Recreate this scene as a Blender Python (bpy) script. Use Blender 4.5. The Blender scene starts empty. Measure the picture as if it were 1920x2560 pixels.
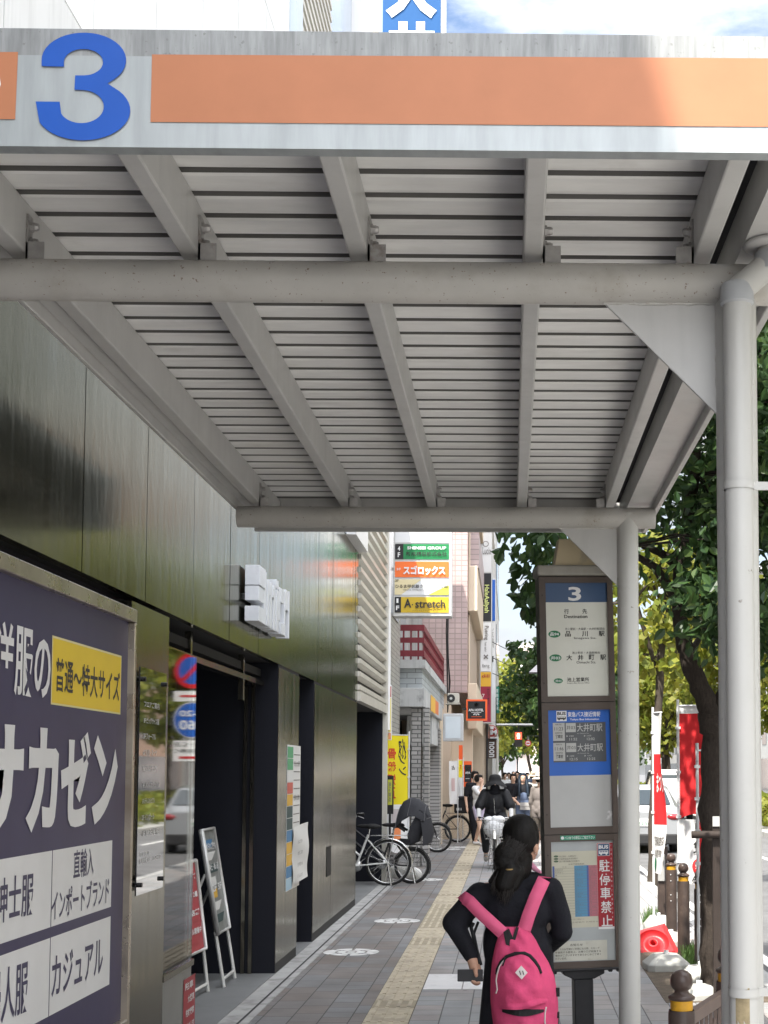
import bpy, bmesh, math, random
import numpy as np
from mathutils import Vector, Matrix, Euler
random.seed(7)
R = math.radians
scene = bpy.context.scene
C = scene.collection

# ---------------------------------------------------------------- camera
F_PX, XP, YP, PITCH, YAW, EYE = 3550.0, 1350.0, 1682.0, R(4.0), R(-1.2), 1.65
cam_d = bpy.data.cameras.new('camera'); cam = bpy.data.objects.new('camera', cam_d); C.objects.link(cam)
cam.location = (0, 0, EYE); cam.rotation_euler = (R(90) + PITCH, 0, YAW)
cam_d.sensor_fit = 'VERTICAL'; cam_d.sensor_height = 36; cam_d.lens = F_PX / 2560 * 36
cam_d.shift_x = -(XP - 960) / 2560; cam_d.shift_y = (YP - 1280) / 2560
cam_d.clip_start = 0.05; cam_d.clip_end = 3000
scene.camera = cam

# ---------------------------------------------------------------- sky, sun, exposure
SUN = Vector((-0.278, -0.56, 1.0)).normalized()
EL = math.asin(SUN.z); AZ = math.atan2(SUN.x, SUN.y)
w = bpy.data.worlds.new('World'); scene.world = w; w.use_nodes = True
nt = w.node_tree; nt.nodes.clear()
N = nt.nodes.new; L = nt.links.new
out = N('ShaderNodeOutputWorld'); bg = N('ShaderNodeBackground'); sky = N('ShaderNodeTexSky')
sky.sky_type = 'NISHITA'; sky.sun_disc = False; sky.sun_elevation = EL; sky.sun_rotation = AZ
sky.air_density = 1.0; sky.dust_density = 2.5; sky.ozone_density = 1.0
tc = N('ShaderNodeTexCoord'); mp = N('ShaderNodeMapping'); mp.inputs['Scale'].default_value = (1.6, 1.6, 4.0)
mp.inputs['Location'].default_value = (0.66, 0.4, 0.3)
nz = N('ShaderNodeTexNoise'); nz.inputs['Scale'].default_value = 2.2; nz.inputs['Detail'].default_value = 8; nz.inputs['Roughness'].default_value = 0.58
cr = N('ShaderNodeValToRGB'); cr.color_ramp.elements[0].position = 0.37; cr.color_ramp.elements[1].position = 0.55
mx = N('ShaderNodeMix'); mx.data_type = 'RGBA'
L(tc.outputs['Generated'], mp.inputs[0]); L(mp.outputs[0], nz.inputs['Vector']); L(nz.outputs['Fac'], cr.inputs[0])
L(cr.outputs[0], mx.inputs[0]); sk_ = N('ShaderNodeVectorMath'); sk_.operation = 'SCALE'; sk_.inputs['Scale'].default_value = 0.60; L(sky.outputs[0], sk_.inputs[0]); L(sk_.outputs[0], mx.inputs[6]); mx.inputs[7].default_value = (8.6, 8.8, 9.2, 1)
gm = N('ShaderNodeVectorMath'); gm.operation = 'DOT_PRODUCT'; nv = N('ShaderNodeVectorMath'); nv.operation = 'NORMALIZE'
L(tc.outputs['Generated'], nv.inputs[0]); L(nv.outputs[0], gm.inputs[0]); gm.inputs[1].default_value = tuple(SUN)
gr = N('ShaderNodeMapRange'); L(gm.outputs['Value'], gr.inputs[0])                 # clouds are brighter round the sun
for k_, v_ in enumerate((-0.2, 1.0, 1.9, 16.0)): gr.inputs[k_ + 1].default_value = v_
nz2 = N('ShaderNodeTexNoise'); nz2.inputs['Scale'].default_value = 5; nz2.inputs['Detail'].default_value = 7; L(mp.outputs[0], nz2.inputs['Vector'])
g2 = N('ShaderNodeMapRange'); L(nz2.outputs['Fac'], g2.inputs[0])
for k_, v_ in enumerate((0.3, 0.7, 0.78, 1.12)): g2.inputs[k_ + 1].default_value = v_
gmul = N('ShaderNodeMath'); gmul.operation = 'MULTIPLY'; L(gr.outputs[0], gmul.inputs[0]); L(g2.outputs[0], gmul.inputs[1])
cs = N('ShaderNodeVectorMath'); cs.operation = 'SCALE'; cs.inputs[0].default_value = (0.97, 0.985, 1.03); L(gmul.outputs[0], cs.inputs['Scale']); L(cs.outputs[0], mx.inputs[7])
L(mx.outputs[2], bg.inputs[0]); bg.inputs[1].default_value = 0.11; L(bg.outputs[0], out.inputs[0])
sd = bpy.data.lights.new('sun', 'SUN'); sun = bpy.data.objects.new('sun', sd); C.objects.link(sun)
sd.energy = 2.5; sd.angle = R(0.55); sd.color = (1, 0.95, 0.86)
sun.rotation_euler = (-SUN).to_track_quat('-Z', 'Y').to_euler(); sun.location = (-10, -20, 40)
vs = scene.view_settings
vs.view_transform = 'Standard'; vs.look = 'None'; vs.gamma = 1; vs.use_curve_mapping = False
vs.exposure = 2.2
cy = scene.cycles
cy.use_denoising = True; cy.max_bounces = 7; cy.diffuse_bounces = 4; cy.glossy_bounces = 4
cy.transmission_bounces = 5; cy.transparent_max_bounces = 8; cy.sample_clamp_indirect = 6
cy.caustics_reflective = False; cy.caustics_refractive = False

# ---------------------------------------------------------------- measuring the photograph: pixel -> point
def ray(x, y):
    dx = (x - XP) / F_PX; dy = -(y - YP) / F_PX
    fy = math.cos(PITCH) - dy * math.sin(PITCH); uz = math.sin(PITCH) + dy * math.cos(PITCH)
    c, s = math.cos(YAW), math.sin(YAW)
    return Vector((dx * c - fy * s, dx * s + fy * c, uz))
EYEV = Vector((0, 0, EYE))
def PY(x, y, Y): r = ray(x, y); return EYEV + r * (Y / r.y)
def PX(x, y, X): r = ray(x, y); return EYEV + r * (X / r.x)
def PZ(x, y, Z=0.0): r = ray(x, y); return EYEV + r * ((Z - EYE) / r.z)

# ---------------------------------------------------------------- materials
MATS = {}
def M(name, col, rough=0.6, metal=0.0, var=0.0, vs=3.0, bump=0.0, bs=60.0, streak=0.0, dirt=None, spec=0.28,
      rvar=0.0, coat=0.0, emit=0.0, vscale3=None, speck=None):
    """Principled material with noise-driven colour, roughness, bump; streak = vertical weather marks; dirt = second colour in patches."""
    if name in MATS: return MATS[name]
    m = bpy.data.materials.new(name); MATS[name] = m; m.use_nodes = True
    t = m.node_tree; n = t.nodes; b = n['Principled BSDF']; l = t.links.new
    b.inputs['Roughness'].default_value = rough; b.inputs['Metallic'].default_value = metal
    b.inputs['Specular IOR Level'].default_value = spec; b.inputs['Coat Weight'].default_value = coat
    b.inputs['Base Color'].default_value = (*col, 1)
    if emit:
        b.inputs['Emission Color'].default_value = (*col, 1); b.inputs['Emission Strength'].default_value = emit
    co = n.new('ShaderNodeTexCoord').outputs['Object']
    cur = None
    def noise(scale, detail=5, sc3=None, rough_=0.6):
        z = n.new('ShaderNodeTexNoise'); z.inputs['Scale'].default_value = scale; z.inputs['Detail'].default_value = detail
        z.inputs['Roughness'].default_value = rough_
        if sc3:
            mpn = n.new('ShaderNodeMapping'); mpn.inputs['Scale'].default_value = sc3
            l(co, mpn.inputs[0]); l(mpn.outputs[0], z.inputs['Vector'])
        else: l(co, z.inputs['Vector'])
        return z.outputs['Fac']
    def ramp(f, a, b_, ca, cb):
        r = n.new('ShaderNodeValToRGB'); e = r.color_ramp.elements
        e[0].position = a; e[1].position = b_; e[0].color = (*ca, 1); e[1].color = (*cb, 1); l(f, r.inputs[0]); return r.outputs[0]
    if var:
        cur = ramp(noise(vs, 6, vscale3), 0.3, 0.72, [c * (1 - var) for c in col], [min(1, c * (1 + var)) for c in col])
    def over(f, c2):
        nonlocal cur
        x = n.new('ShaderNodeMix'); x.data_type = 'RGBA'; l(f, x.inputs[0])
        if cur is None: x.inputs[6].default_value = (*col, 1)
        else: l(cur, x.inputs[6])
        x.inputs[7].default_value = (*c2, 1); cur = x.outputs[2]
    if streak:
        f = ramp(noise(1.0, 6, (14, 14, 0.8)), 0.5, 0.75, (0, 0, 0), (streak,) * 3); over(f, [c * 0.45 for c in col])
    if dirt:
        f = ramp(noise(dirt[1], 7), dirt[2], dirt[2] + 0.14, (0, 0, 0), (dirt[3],) * 3); over(f, dirt[0])
    if speck:
        f = ramp(noise(speck[1], 3), speck[2], speck[2] + 0.05, (0, 0, 0), (speck[3],) * 3); over(f, speck[0])
    if cur is not None:
        l(cur, b.inputs['Base Color'])
    if rvar:
        r = n.new('ShaderNodeMapRange'); l(noise(vs * 1.7, 5, vscale3), r.inputs[0]); r.inputs[1].default_value = 0.3; r.inputs[2].default_value = 0.7
        r.inputs[3].default_value = max(0.02, rough - rvar); r.inputs[4].default_value = rough + rvar; l(r.outputs[0], b.inputs['Roughness'])
    if bump:
        bn = n.new('ShaderNodeBump'); bn.inputs['Strength'].default_value = bump; bn.inputs['Distance'].default_value = 0.01
        l(noise(bs, 5), bn.inputs['Height']); l(bn.outputs[0], b.inputs['Normal'])
    return m

def tile_mat(name, col, mortar, bw, bh, ms, var=0.15, rough=0.45, axis='xz', offset=0.5, col2=None, bumpv=0.4):
    if name in MATS: return MATS[name]
    m = M(name, col, rough); t = m.node_tree; n = t.nodes; b = n['Principled BSDF']; l = t.links.new
    co = n.new('ShaderNodeTexCoord'); sp = n.new('ShaderNodeSeparateXYZ'); cb = n.new('ShaderNodeCombineXYZ')
    l(co.outputs['Object'], sp.inputs[0])
    for k, a in enumerate(axis): l(sp.outputs['xyz'.index(a)], cb.inputs[k])
    br = n.new('ShaderNodeTexBrick'); l(cb.outputs[0], br.inputs['Vector'])
    br.offset = offset; br.inputs['Scale'].default_value = 1; br.inputs['Brick Width'].default_value = bw; br.inputs['Row Height'].default_value = bh
    br.inputs['Mortar Size'].default_value = ms; br.inputs['Mortar Smooth'].default_value = 0.1
    br.inputs['Color1'].default_value = (*[c * (1 - var) for c in col], 1)
    br.inputs['Color2'].default_value = (*(col2 or [min(1, c * (1 + var)) for c in col]), 1); br.inputs['Mortar'].default_value = (*mortar, 1)
    nzz = n.new('ShaderNodeTexNoise'); nzz.inputs['Scale'].default_value = 0.9; nzz.inputs['Detail'].default_value = 7; l(co.outputs['Object'], nzz.inputs['Vector'])
    mr = n.new('ShaderNodeMapRange'); l(nzz.outputs['Fac'], mr.inputs[0]); mr.inputs[1].default_value = 0.3; mr.inputs[2].default_value = 0.7
    mr.inputs[3].default_value = 0.75; mr.inputs[4].default_value = 1.1
    mm = n.new('ShaderNodeVectorMath'); mm.operation = 'SCALE'; l(br.outputs['Color'], mm.inputs[0]); l(mr.outputs[0], mm.inputs['Scale'])
    l(mm.outputs[0], b.inputs['Base Color'])
    bn = n.new('ShaderNodeBump'); bn.inputs['Strength'].default_value = bumpv; bn.inputs['Distance'].default_value = 0.004; bn.invert = True
    l(br.outputs['Fac'], bn.inputs['Height']); l(bn.outputs[0], b.inputs['Normal'])
    return m

def leaf_mat(name, cols, trans=0.35, rough=0.5, tcol=None):
    m = bpy.data.materials.new(name); MATS[name] = m; m.use_nodes = True
    t = m.node_tree; n = t.nodes; b = n['Principled BSDF']; l = t.links.new; o = n['Material Output']
    g = n.new('ShaderNodeNewGeometry'); r = n.new('ShaderNodeValToRGB'); e = r.color_ramp.elements
    e[0].color = (*cols[0], 1); e[1].color = (*cols[-1], 1)
    for k, c in enumerate(cols[1:-1]): q = e.new((k + 1) / (len(cols) - 1)); q.color = (*c, 1)
    l(g.outputs['Random Per Island'], r.inputs[0]); l(r.outputs[0], b.inputs['Base Color']); b.inputs['Roughness'].default_value = rough
    b.inputs['Specular IOR Level'].default_value = 0.35
    tr = n.new('ShaderNodeBsdfTranslucent'); mixs = n.new('ShaderNodeMixShader'); mixs.inputs[0].default_value = trans
    hs = n.new('ShaderNodeHueSaturation'); hs.inputs['Hue'].default_value = 0.48; hs.inputs['Value'].default_value = 1.7; l(r.outputs[0], hs.inputs['Color'])
    l(hs.outputs[0], tr.inputs[0]); l(b.outputs[0], mixs.inputs[1]); l(tr.outputs[0], mixs.inputs[2]); l(mixs.outputs[0], o.inputs[0])
    return m

def glass_mat(name, tint, refl_rough=0.03, trans=0.75):
    """Pane: see-through with Fresnel reflection."""
    if name in MATS: return MATS[name]
    m = bpy.data.materials.new(name); MATS[name] = m; m.use_nodes = True
    t = m.node_tree; n = t.nodes; n.clear(); l = t.links.new
    o = n.new('ShaderNodeOutputMaterial'); tb = n.new('ShaderNodeBsdfTransparent'); tb.inputs[0].default_value = (*tint, 1)
    gl = n.new('ShaderNodeBsdfGlossy'); gl.inputs['Roughness'].default_value = refl_rough; fr = n.new('ShaderNodeFresnel'); fr.inputs[0].default_value = 1.9
    mixs = n.new('ShaderNodeMixShader'); l(fr.outputs[0], mixs.inputs[0]); l(tb.outputs[0], mixs.inputs[1]); l(gl.outputs[0], mixs.inputs[2]); l(mixs.outputs[0], o.inputs[0])
    return m

# ---------------------------------------------------------------- text to polygons
_tc = {}
def glyphs(s, bold=0.0):
    k = (s, bold)
    if k in _tc: return _tc[k]
    cu = bpy.data.curves.new('t', 'FONT'); cu.body = s; cu.size = 1; cu.resolution_u = 3; cu.offset = bold; cu.fill_mode = 'FRONT'
    ob = bpy.data.objects.new('t', cu); C.objects.link(ob)
    dg = bpy.context.evaluated_depsgraph_get(); dg.update()
    me = bpy.data.meshes.new_from_object(ob.evaluated_get(dg), depsgraph=dg)
    v = [(p.co.x, p.co.y) for p in me.vertices]; f = [tuple(p.vertices) for p in me.polygons]
    bpy.data.objects.remove(ob); bpy.data.curves.remove(cu); bpy.data.meshes.remove(me)
    if v:
        x0 = min(p[0] for p in v); x1 = max(p[0] for p in v); y0 = min(p[1] for p in v); y1 = max(p[1] for p in v)
        v = [((p[0] - x0) / max(1e-6, x1 - x0), (p[1] - y0) / max(1e-6, y1 - y0)) for p in v]; asp = (x1 - x0) / max(1e-6, y1 - y0)
    else: asp = 1
    _tc[k] = (v, f, asp); return _tc[k]

# ---------------------------------------------------------------- mesh builder
def chain_off(o):
    v = Vector((0, 0, 0))
    while o is not None: v += o.location; o = o.parent
    return v
class MB:
    def __init__(s): s.v = []; s.f = []; s.m = []; s.s = []; s.mats = []
    def mi(s, m):
        if m not in s.mats: s.mats.append(m)
        return s.mats.index(m)
    def add(s, vs, fs, m, smooth=False):
        o = len(s.v); s.v += [tuple(p) for p in vs]; k = s.mi(m)
        for f in fs: s.f.append(tuple(i + o for i in f)); s.m.append(k); s.s.append(smooth)
        return s
    def box(s, a, b, m):
        x0, x1 = sorted((a[0], b[0])); y0, y1 = sorted((a[1], b[1])); z0, z1 = sorted((a[2], b[2]))
        v = [(x0, y0, z0), (x1, y0, z0), (x1, y1, z0), (x0, y1, z0), (x0, y0, z1), (x1, y0, z1), (x1, y1, z1), (x0, y1, z1)]
        return s.add(v, [(0, 3, 2, 1), (4, 5, 6, 7), (0, 1, 5, 4), (1, 2, 6, 5), (2, 3, 7, 6), (3, 0, 4, 7)], m)
    def obox(s, o, u, v, w, m):
        o, u, v, w = map(Vector, (o, u, v, w))
        p = [o, o + u, o + u + v, o + v, o + w, o + u + w, o + u + v + w, o + v + w]
        return s.add(p, [(0, 3, 2, 1), (4, 5, 6, 7), (0, 1, 5, 4), (1, 2, 6, 5), (2, 3, 7, 6), (3, 0, 4, 7)], m)
    def quad(s, a, b, c, d, m): return s.add([a, b, c, d], [(0, 1, 2, 3)], m)
    def prism(s, pts, wv, m, smooth=False):
        n = len(pts); wv = Vector(wv); p = [Vector(q) for q in pts]; q = [a + wv for a in p]
        s.add(p + q, [tuple(range(n))[::-1], tuple(range(n, 2 * n))], m)
        return s.add(p + q, [(i, (i + 1) % n, n + (i + 1) % n, n + i) for i in range(n)], m, smooth)
    def path(s, pts, r, m, n=12, caps=True, closed=False, smooth=True):
        p = [Vector(q) for q in pts]; k = len(p); rr = r if isinstance(r, (list, tuple)) else [r] * k
        vs = []; up = None
        for i in range(k):
            if closed: d = (p[(i + 1) % k] - p[i - 1]).normalized()
            else:
                d = Vector((0, 0, 0))
                if i > 0: d += (p[i] - p[i - 1]).normalized()
                if i < k - 1: d += (p[i + 1] - p[i]).normalized()
                d.normalize()
            if up is None:
                up = Vector((0, 0, 1)) if abs(d.z) < 0.9 else Vector((1, 0, 0))
            e = (up - d * up.dot(d)).normalized(); g = d.cross(e); up = e
            for j in range(n):
                a = 2 * math.pi * j / n; vs.append(p[i] + (e * math.cos(a) + g * math.sin(a)) * rr[i])
        fs = []
        for i in range(k if closed else k - 1):
            i2 = (i + 1) % k
            for j in range(n): fs.append((i * n + j, i * n + (j + 1) % n, i2 * n + (j + 1) % n, i2 * n + j))
        s.add(vs, fs, m, smooth)
        if caps and not closed:
            s.add(vs[:n], [tuple(range(n))[::-1]], m); s.add(vs[-n:], [tuple(range(n))], m)
        return s
    def lathe(s, prof, o, m, n=20, axis='z', smooth=True):
        o = Vector(o); vs = []
        for r, z in prof:
            for j in range(n):
                a = 2 * math.pi * j / n; c, t = r * math.cos(a), r * math.sin(a)
                vs.append(o + {'z': Vector((c, t, z)), 'y': Vector((c, -z, t)), 'x': Vector((z, c, t))}[axis])
        k = len(prof)
        return s.add(vs, [(i * n + j, i * n + (j + 1) % n, (i + 1) * n + (j + 1) % n, (i + 1) * n + j) for i in range(k - 1) for j in range(n)], m, smooth)
    def ball(s, c, r, m, n=14, k=8):
        c = Vector(c); r = Vector(r) if isinstance(r, (tuple, list, Vector)) else Vector((r, r, r)); vs = []
        for i in range(k + 1):
            t = math.pi * i / k - math.pi / 2
            for j in range(n): a = 2 * math.pi * j / n; vs.append(c + Vector((r.x * math.cos(t) * math.cos(a), r.y * math.cos(t) * math.sin(a), r.z * math.sin(t))))
        return s.add(vs, [(i * n + j, i * n + (j + 1) % n, (i + 1) * n + (j + 1) % n, (i + 1) * n + j) for i in range(k) for j in range(n)], m, True)
    def disc(s, c, u, v, r, m, n=28, r0=0.0, a0=0.0, a1=2 * math.pi):
        c, u, v = Vector(c), Vector(u), Vector(v); vs = []; fs = []
        for j in range(n + 1):
            a = a0 + (a1 - a0) * j / n; d = u * math.cos(a) + v * math.sin(a); vs += [c + d * r0, c + d * r]
        for j in range(n): fs.append((2 * j, 2 * j + 1, 2 * j + 3, 2 * j + 2))
        return s.add(vs, fs, m)
    def text(s, t, o, u, v, w, h, m, bold=0.0, fit=True, align='l'):
        """Text in the box with corner o, unit axes u (reading direction) and v (up), width w and height h."""
        g, f, asp = glyphs(t, bold)
        if not g: return s
        o, u, v = Vector(o), Vector(u).normalized(), Vector(v).normalized()
        if not fit:
            ww = h * asp
            if ww > w: h = h * w / ww; ww = w
            o = o + u * ((w - ww) * (0.5 if align == 'c' else 0)); w = ww
        return s.add([o + u * (p[0] * w) + v * (p[1] * h) for p in g], f, m)
    def build(s, name, parent=None, world=True, bevel=0.0, seg=1, loc=None):
        off = chain_off(parent) if (world and parent is not None) else Vector((0, 0, 0))
        if loc is not None: off = off + Vector(loc)
        me = bpy.data.meshes.new(name)
        me.from_pydata([tuple(Vector(p) - off) for p in s.v], [], s.f)
        for m in s.mats: me.materials.append(m)
        me.polygons.foreach_set('material_index', s.m); me.polygons.foreach_set('use_smooth', s.s)
        if bevel:
            bm = bmesh.new(); bm.from_mesh(me)
            bmesh.ops.remove_doubles(bm, verts=bm.verts, dist=1e-6)
            es = [e for e in bm.edges if len(e.link_faces) == 2 and e.calc_face_angle(0) > 0.6 and not (e.link_faces[0].smooth and e.link_faces[1].smooth)]
            bmesh.ops.bevel(bm, geom=es, offset=bevel, segments=seg, profile=0.5, affect='EDGES', clamp_overlap=True)
            bm.to_mesh(me); bm.free()
        me.update()
        o = bpy.data.objects.new(name, me); C.objects.link(o)
        if parent is not None: o.parent = parent
        elif loc is not None: o.location = loc
        return o

def tag(o, label, cat, group=None):
    o['label'] = label; o['category'] = cat
    if group: o['group'] = group
    return o
def thing(name, label, cat, loc=(0, 0, 0), rot=(0, 0, 0), group=None):
    o = bpy.data.objects.new(name, None); C.objects.link(o); o.location = loc; o.rotation_euler = rot; o.empty_display_size = 0.1
    return tag(o, label, cat, group)
def struct(o): o['kind'] = 'structure'; return o
def dup(root, loc, rot=None, label=None):
    def cp(o, par):
        c = o.copy(); C.objects.link(c)
        if par is not None: c.parent = par
        for ch in list(o.children): cp(ch, c)
        return c
    r = cp(root, None); r.location = loc
    if rot is not None: r.rotation_euler = rot
    if label: r['label'] = label
    return r

def np_mesh(name, V, faces_n, mat, parent=None, smooth=False):
    """Mesh from a vertex array whose faces are consecutive runs of faces_n vertices."""
    me = bpy.data.meshes.new(name); nv = len(V); nf = nv // faces_n
    me.vertices.add(nv); me.vertices.foreach_set('co', np.asarray(V, dtype=np.float32).ravel())
    me.loops.add(nv); me.loops.foreach_set('vertex_index', np.arange(nv, dtype=np.int32))
    me.polygons.add(nf); me.polygons.foreach_set('loop_start', np.arange(0, nv, faces_n, dtype=np.int32))
    try: me.polygons.foreach_set('loop_total', np.full(nf, faces_n, dtype=np.int32))
    except Exception: pass
    me.materials.append(mat); me.update(calc_edges=True); me.validate()
    o = bpy.data.objects.new(name, me); C.objects.link(o)
    if parent is not None: o.parent = parent
    return o

# ---------------------------------------------------------------- soft bodies: primitives fused into one surface
def cap_prim(p0, p1, r0, r1, n=14):
    p0, p1 = Vector(p0), Vector(p1); d = p1 - p0
    ln = d.length; d = d / ln if ln > 1e-6 else Vector((0, 0, 1))
    e = d.orthogonal().normalized(); g = d.cross(e); rings = []
    for k in range(5): t = -math.pi / 2 + k * math.pi / 8 * 0.999; rings.append((p0 + d * (r0 * math.sin(t)), max(1e-4, r0 * math.cos(t))))
    for k in range(5): t = k * math.pi / 8; rings.append((p1 + d * (r1 * math.sin(t)), max(1e-4, r1 * math.cos(t))))
    vs = [c + (e * math.cos(2 * math.pi * j / n) + g * math.sin(2 * math.pi * j / n)) * r for c, r in rings for j in range(n)]
    k = len(rings)
    fs = [(i * n + j, i * n + (j + 1) % n, (i + 1) * n + (j + 1) % n, (i + 1) * n + j) for i in range(k - 1) for j in range(n)]
    fs += [tuple(range(n))[::-1], tuple(range((k - 1) * n, k * n))]
    return vs, fs
def ell_prim(c, r, rot=(0, 0, 0), n=18, k=12):
    c = Vector(c); q = Euler(rot).to_matrix(); vs = []
    for i in range(k + 1):
        t = (math.pi * i / k - math.pi / 2) * 0.9995
        for j in range(n): a = 2 * math.pi * j / n; vs.append(c + q @ Vector((r[0] * math.cos(t) * math.cos(a), r[1] * math.cos(t) * math.sin(a), r[2] * math.sin(t))))
    fs = [(i * n + j, i * n + (j + 1) % n, (i + 1) * n + (j + 1) % n, (i + 1) * n + j) for i in range(k) for j in range(n)]
    fs += [tuple(range(n))[::-1], tuple(range(k * n, (k + 1) * n))]
    return vs, fs
def blob(name, prims, mat, parent=None, voxel=0.012, smooth=4, world=True, mats=None, pick=None):
    """One continuous surface from overlapping primitives (voxel fusion, then smoothing)."""
    off = chain_off(parent) if (world and parent is not None) else Vector((0, 0, 0))
    V = []; Fc = []
    for vs, fs in prims:
        o = len(V); V += [tuple(p - off) for p in vs]; Fc += [tuple(i + o for i in f) for f in fs]
    me = bpy.data.meshes.new('tmp'); me.from_pydata(V, [], Fc); ob = bpy.data.objects.new('tmp', me); C.objects.link(ob)
    rm = ob.modifiers.new('r', 'REMESH'); rm.mode = 'VOXEL'; rm.voxel_size = voxel; rm.use_smooth_shade = True
    if smooth: sm = ob.modifiers.new('s', 'SMOOTH'); sm.factor = 0.5; sm.iterations = smooth
    dg = bpy.context.evaluated_depsgraph_get(); dg.update()
    m2 = bpy.data.meshes.new_from_object(ob.evaluated_get(dg), depsgraph=dg); m2.name = name
    bpy.data.objects.remove(ob); bpy.data.meshes.remove(me)
    m2.materials.clear()
    for mm in (mats or [mat]): m2.materials.append(mm)
    m2.polygons.foreach_set('use_smooth', [True] * len(m2.polygons))
    if pick: m2.polygons.foreach_set('material_index', [pick(p.center + off) for p in m2.polygons])
    o = bpy.data.objects.new(name, m2); C.objects.link(o)
    if parent is not None: o.parent = parent
    return o
# ================================================================ GROUND
FX = -1.915                                   # street face of the steel-clad building
def paving_material():
    m = M('paving', (0.2, 0.2, 0.21), 0.75); t = m.node_tree; n = t.nodes; l = t.links.new; b = n['Principled BSDF']
    co = n.new('ShaderNodeTexCoord'); sp = n.new('ShaderNodeSeparateXYZ'); cb = n.new('ShaderNodeCombineXYZ'); l(co.outputs['Object'], sp.inputs[0])
    ad = n.new('ShaderNodeMath'); ad.operation = 'ADD'; ad.inputs[1].default_value = 0.07; l(sp.outputs[0], ad.inputs[0])
    l(sp.outputs[1], cb.inputs[0]); l(ad.outputs[0], cb.inputs[1])
    def brick(w_, c1, c2, mo, off):
        br = n.new('ShaderNodeTexBrick'); l(cb.outputs[0], br.inputs['Vector']); br.inputs['Scale'].default_value = 1
        br.offset = off; br.offset_frequency = 2; br.squash = 0.62; br.squash_frequency = 3
        br.inputs['Brick Width'].default_value = w_; br.inputs['Row Height'].default_value = 0.2
        br.inputs['Mortar Size'].default_value = 0.0045; br.inputs['Mortar Smooth'].default_value = 0.15; br.inputs['Bias'].default_value = -0.1
        for k, c in zip(('Color1', 'Color2', 'Mortar'), (c1, c2, mo)): br.inputs[k].default_value = (*c, 1)
        return br
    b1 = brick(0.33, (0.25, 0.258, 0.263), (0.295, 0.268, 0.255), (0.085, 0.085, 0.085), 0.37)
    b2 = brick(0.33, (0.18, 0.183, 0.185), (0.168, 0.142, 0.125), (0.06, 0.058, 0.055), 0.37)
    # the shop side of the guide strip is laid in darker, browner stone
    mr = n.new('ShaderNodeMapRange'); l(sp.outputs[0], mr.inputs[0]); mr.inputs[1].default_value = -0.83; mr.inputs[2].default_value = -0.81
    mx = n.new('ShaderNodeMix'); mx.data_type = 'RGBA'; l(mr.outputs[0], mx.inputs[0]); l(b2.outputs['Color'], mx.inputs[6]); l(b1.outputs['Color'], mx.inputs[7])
    z = n.new('ShaderNodeTexNoise'); z.inputs['Scale'].default_value = 1.3; z.inputs['Detail'].default_value = 9; z.inputs['Roughness'].default_value = 0.65; l(co.outputs['Object'], z.inputs['Vector'])
    r2 = n.new('ShaderNodeMapRange'); l(z.outputs['Fac'], r2.inputs[0]); r2.inputs[1].default_value = 0.3; r2.inputs[2].default_value = 0.7; r2.inputs[3].default_value = 0.72; r2.inputs[4].default_value = 1.16
    sc = n.new('ShaderNodeVectorMath'); sc.operation = 'SCALE'; l(mx.outputs[2], sc.inputs[0]); l(r2.outputs[0], sc.inputs['Scale'])
    g1 = n.new('ShaderNodeTexVoronoi'); g1.inputs['Scale'].default_value = 2.6; l(co.outputs['Object'], g1.inputs['Vector'])
    g2 = n.new('ShaderNodeMapRange'); l(g1.outputs['Distance'], g2.inputs[0])
    for k_, v_ in enumerate((0.035, 0.05, 0.5, 0.0)): g2.inputs[k_ + 1].default_value = v_
    g3 = n.new('ShaderNodeMix'); g3.data_type = 'RGBA'; l(g2.outputs[0], g3.inputs[0]); l(sc.outputs[0], g3.inputs[6]); g3.inputs[7].default_value = (0.05, 0.05, 0.05, 1)
    s1 = n.new('ShaderNodeTexNoise'); s1.inputs['Scale'].default_value = 0.55; s1.inputs['Detail'].default_value = 10; s1.inputs['Roughness'].default_value = 0.7; l(co.outputs['Object'], s1.inputs['Vector'])
    s2 = n.new('ShaderNodeMapRange'); l(s1.outputs['Fac'], s2.inputs[0])
    for k_, v_ in enumerate((0.55, 0.72, 0.0, 0.45)): s2.inputs[k_ + 1].default_value = v_
    s3 = n.new('ShaderNodeMix'); s3.data_type = 'RGBA'; l(s2.outputs[0], s3.inputs[0]); l(g3.outputs[2], s3.inputs[6]); s3.inputs[7].default_value = (0.10, 0.09, 0.08, 1)
    l(s3.outputs[2], b.inputs['Base Color'])
    z2 = n.new('ShaderNodeTexNoise'); z2.inputs['Scale'].default_value = 90; l(co.outputs['Object'], z2.inputs['Vector'])
    mh = n.new('ShaderNodeMath'); mh.operation = 'MULTIPLY_ADD'; mh.inputs[1].default_value = -1.2; l(b1.outputs['Fac'], mh.inputs[0]); l(z2.outputs['Fac'], mh.inputs[2])
    bn = n.new('ShaderNodeBump'); bn.inputs['Strength'].default_value = 0.5; bn.inputs['Distance'].default_value = 0.003; l(mh.outputs[0], bn.inputs['Height']); l(bn.outputs[0], b.inputs['Normal'])
    return m
PAVING = paving_material()
ASPHALT = M('asphalt', (0.11, 0.11, 0.112), 0.85, var=0.25, vs=1.5, bump=0.4, bs=120)
CONC = M('concrete', (0.33, 0.33, 0.32), 0.8, var=0.15, vs=3, bump=0.25, bs=60, dirt=((0.16, 0.155, 0.15), 5, 0.5, 0.6))
KERBM = M('kerb_stone', (0.36, 0.36, 0.35), 0.8, var=0.2, vs=4, bump=0.2)
WHITEP = M('road_paint', (0.62, 0.62, 0.6), 0.7, var=0.12, vs=8, dirt=((0.3, 0.3, 0.3), 9, 0.56, 0.8))
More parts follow.
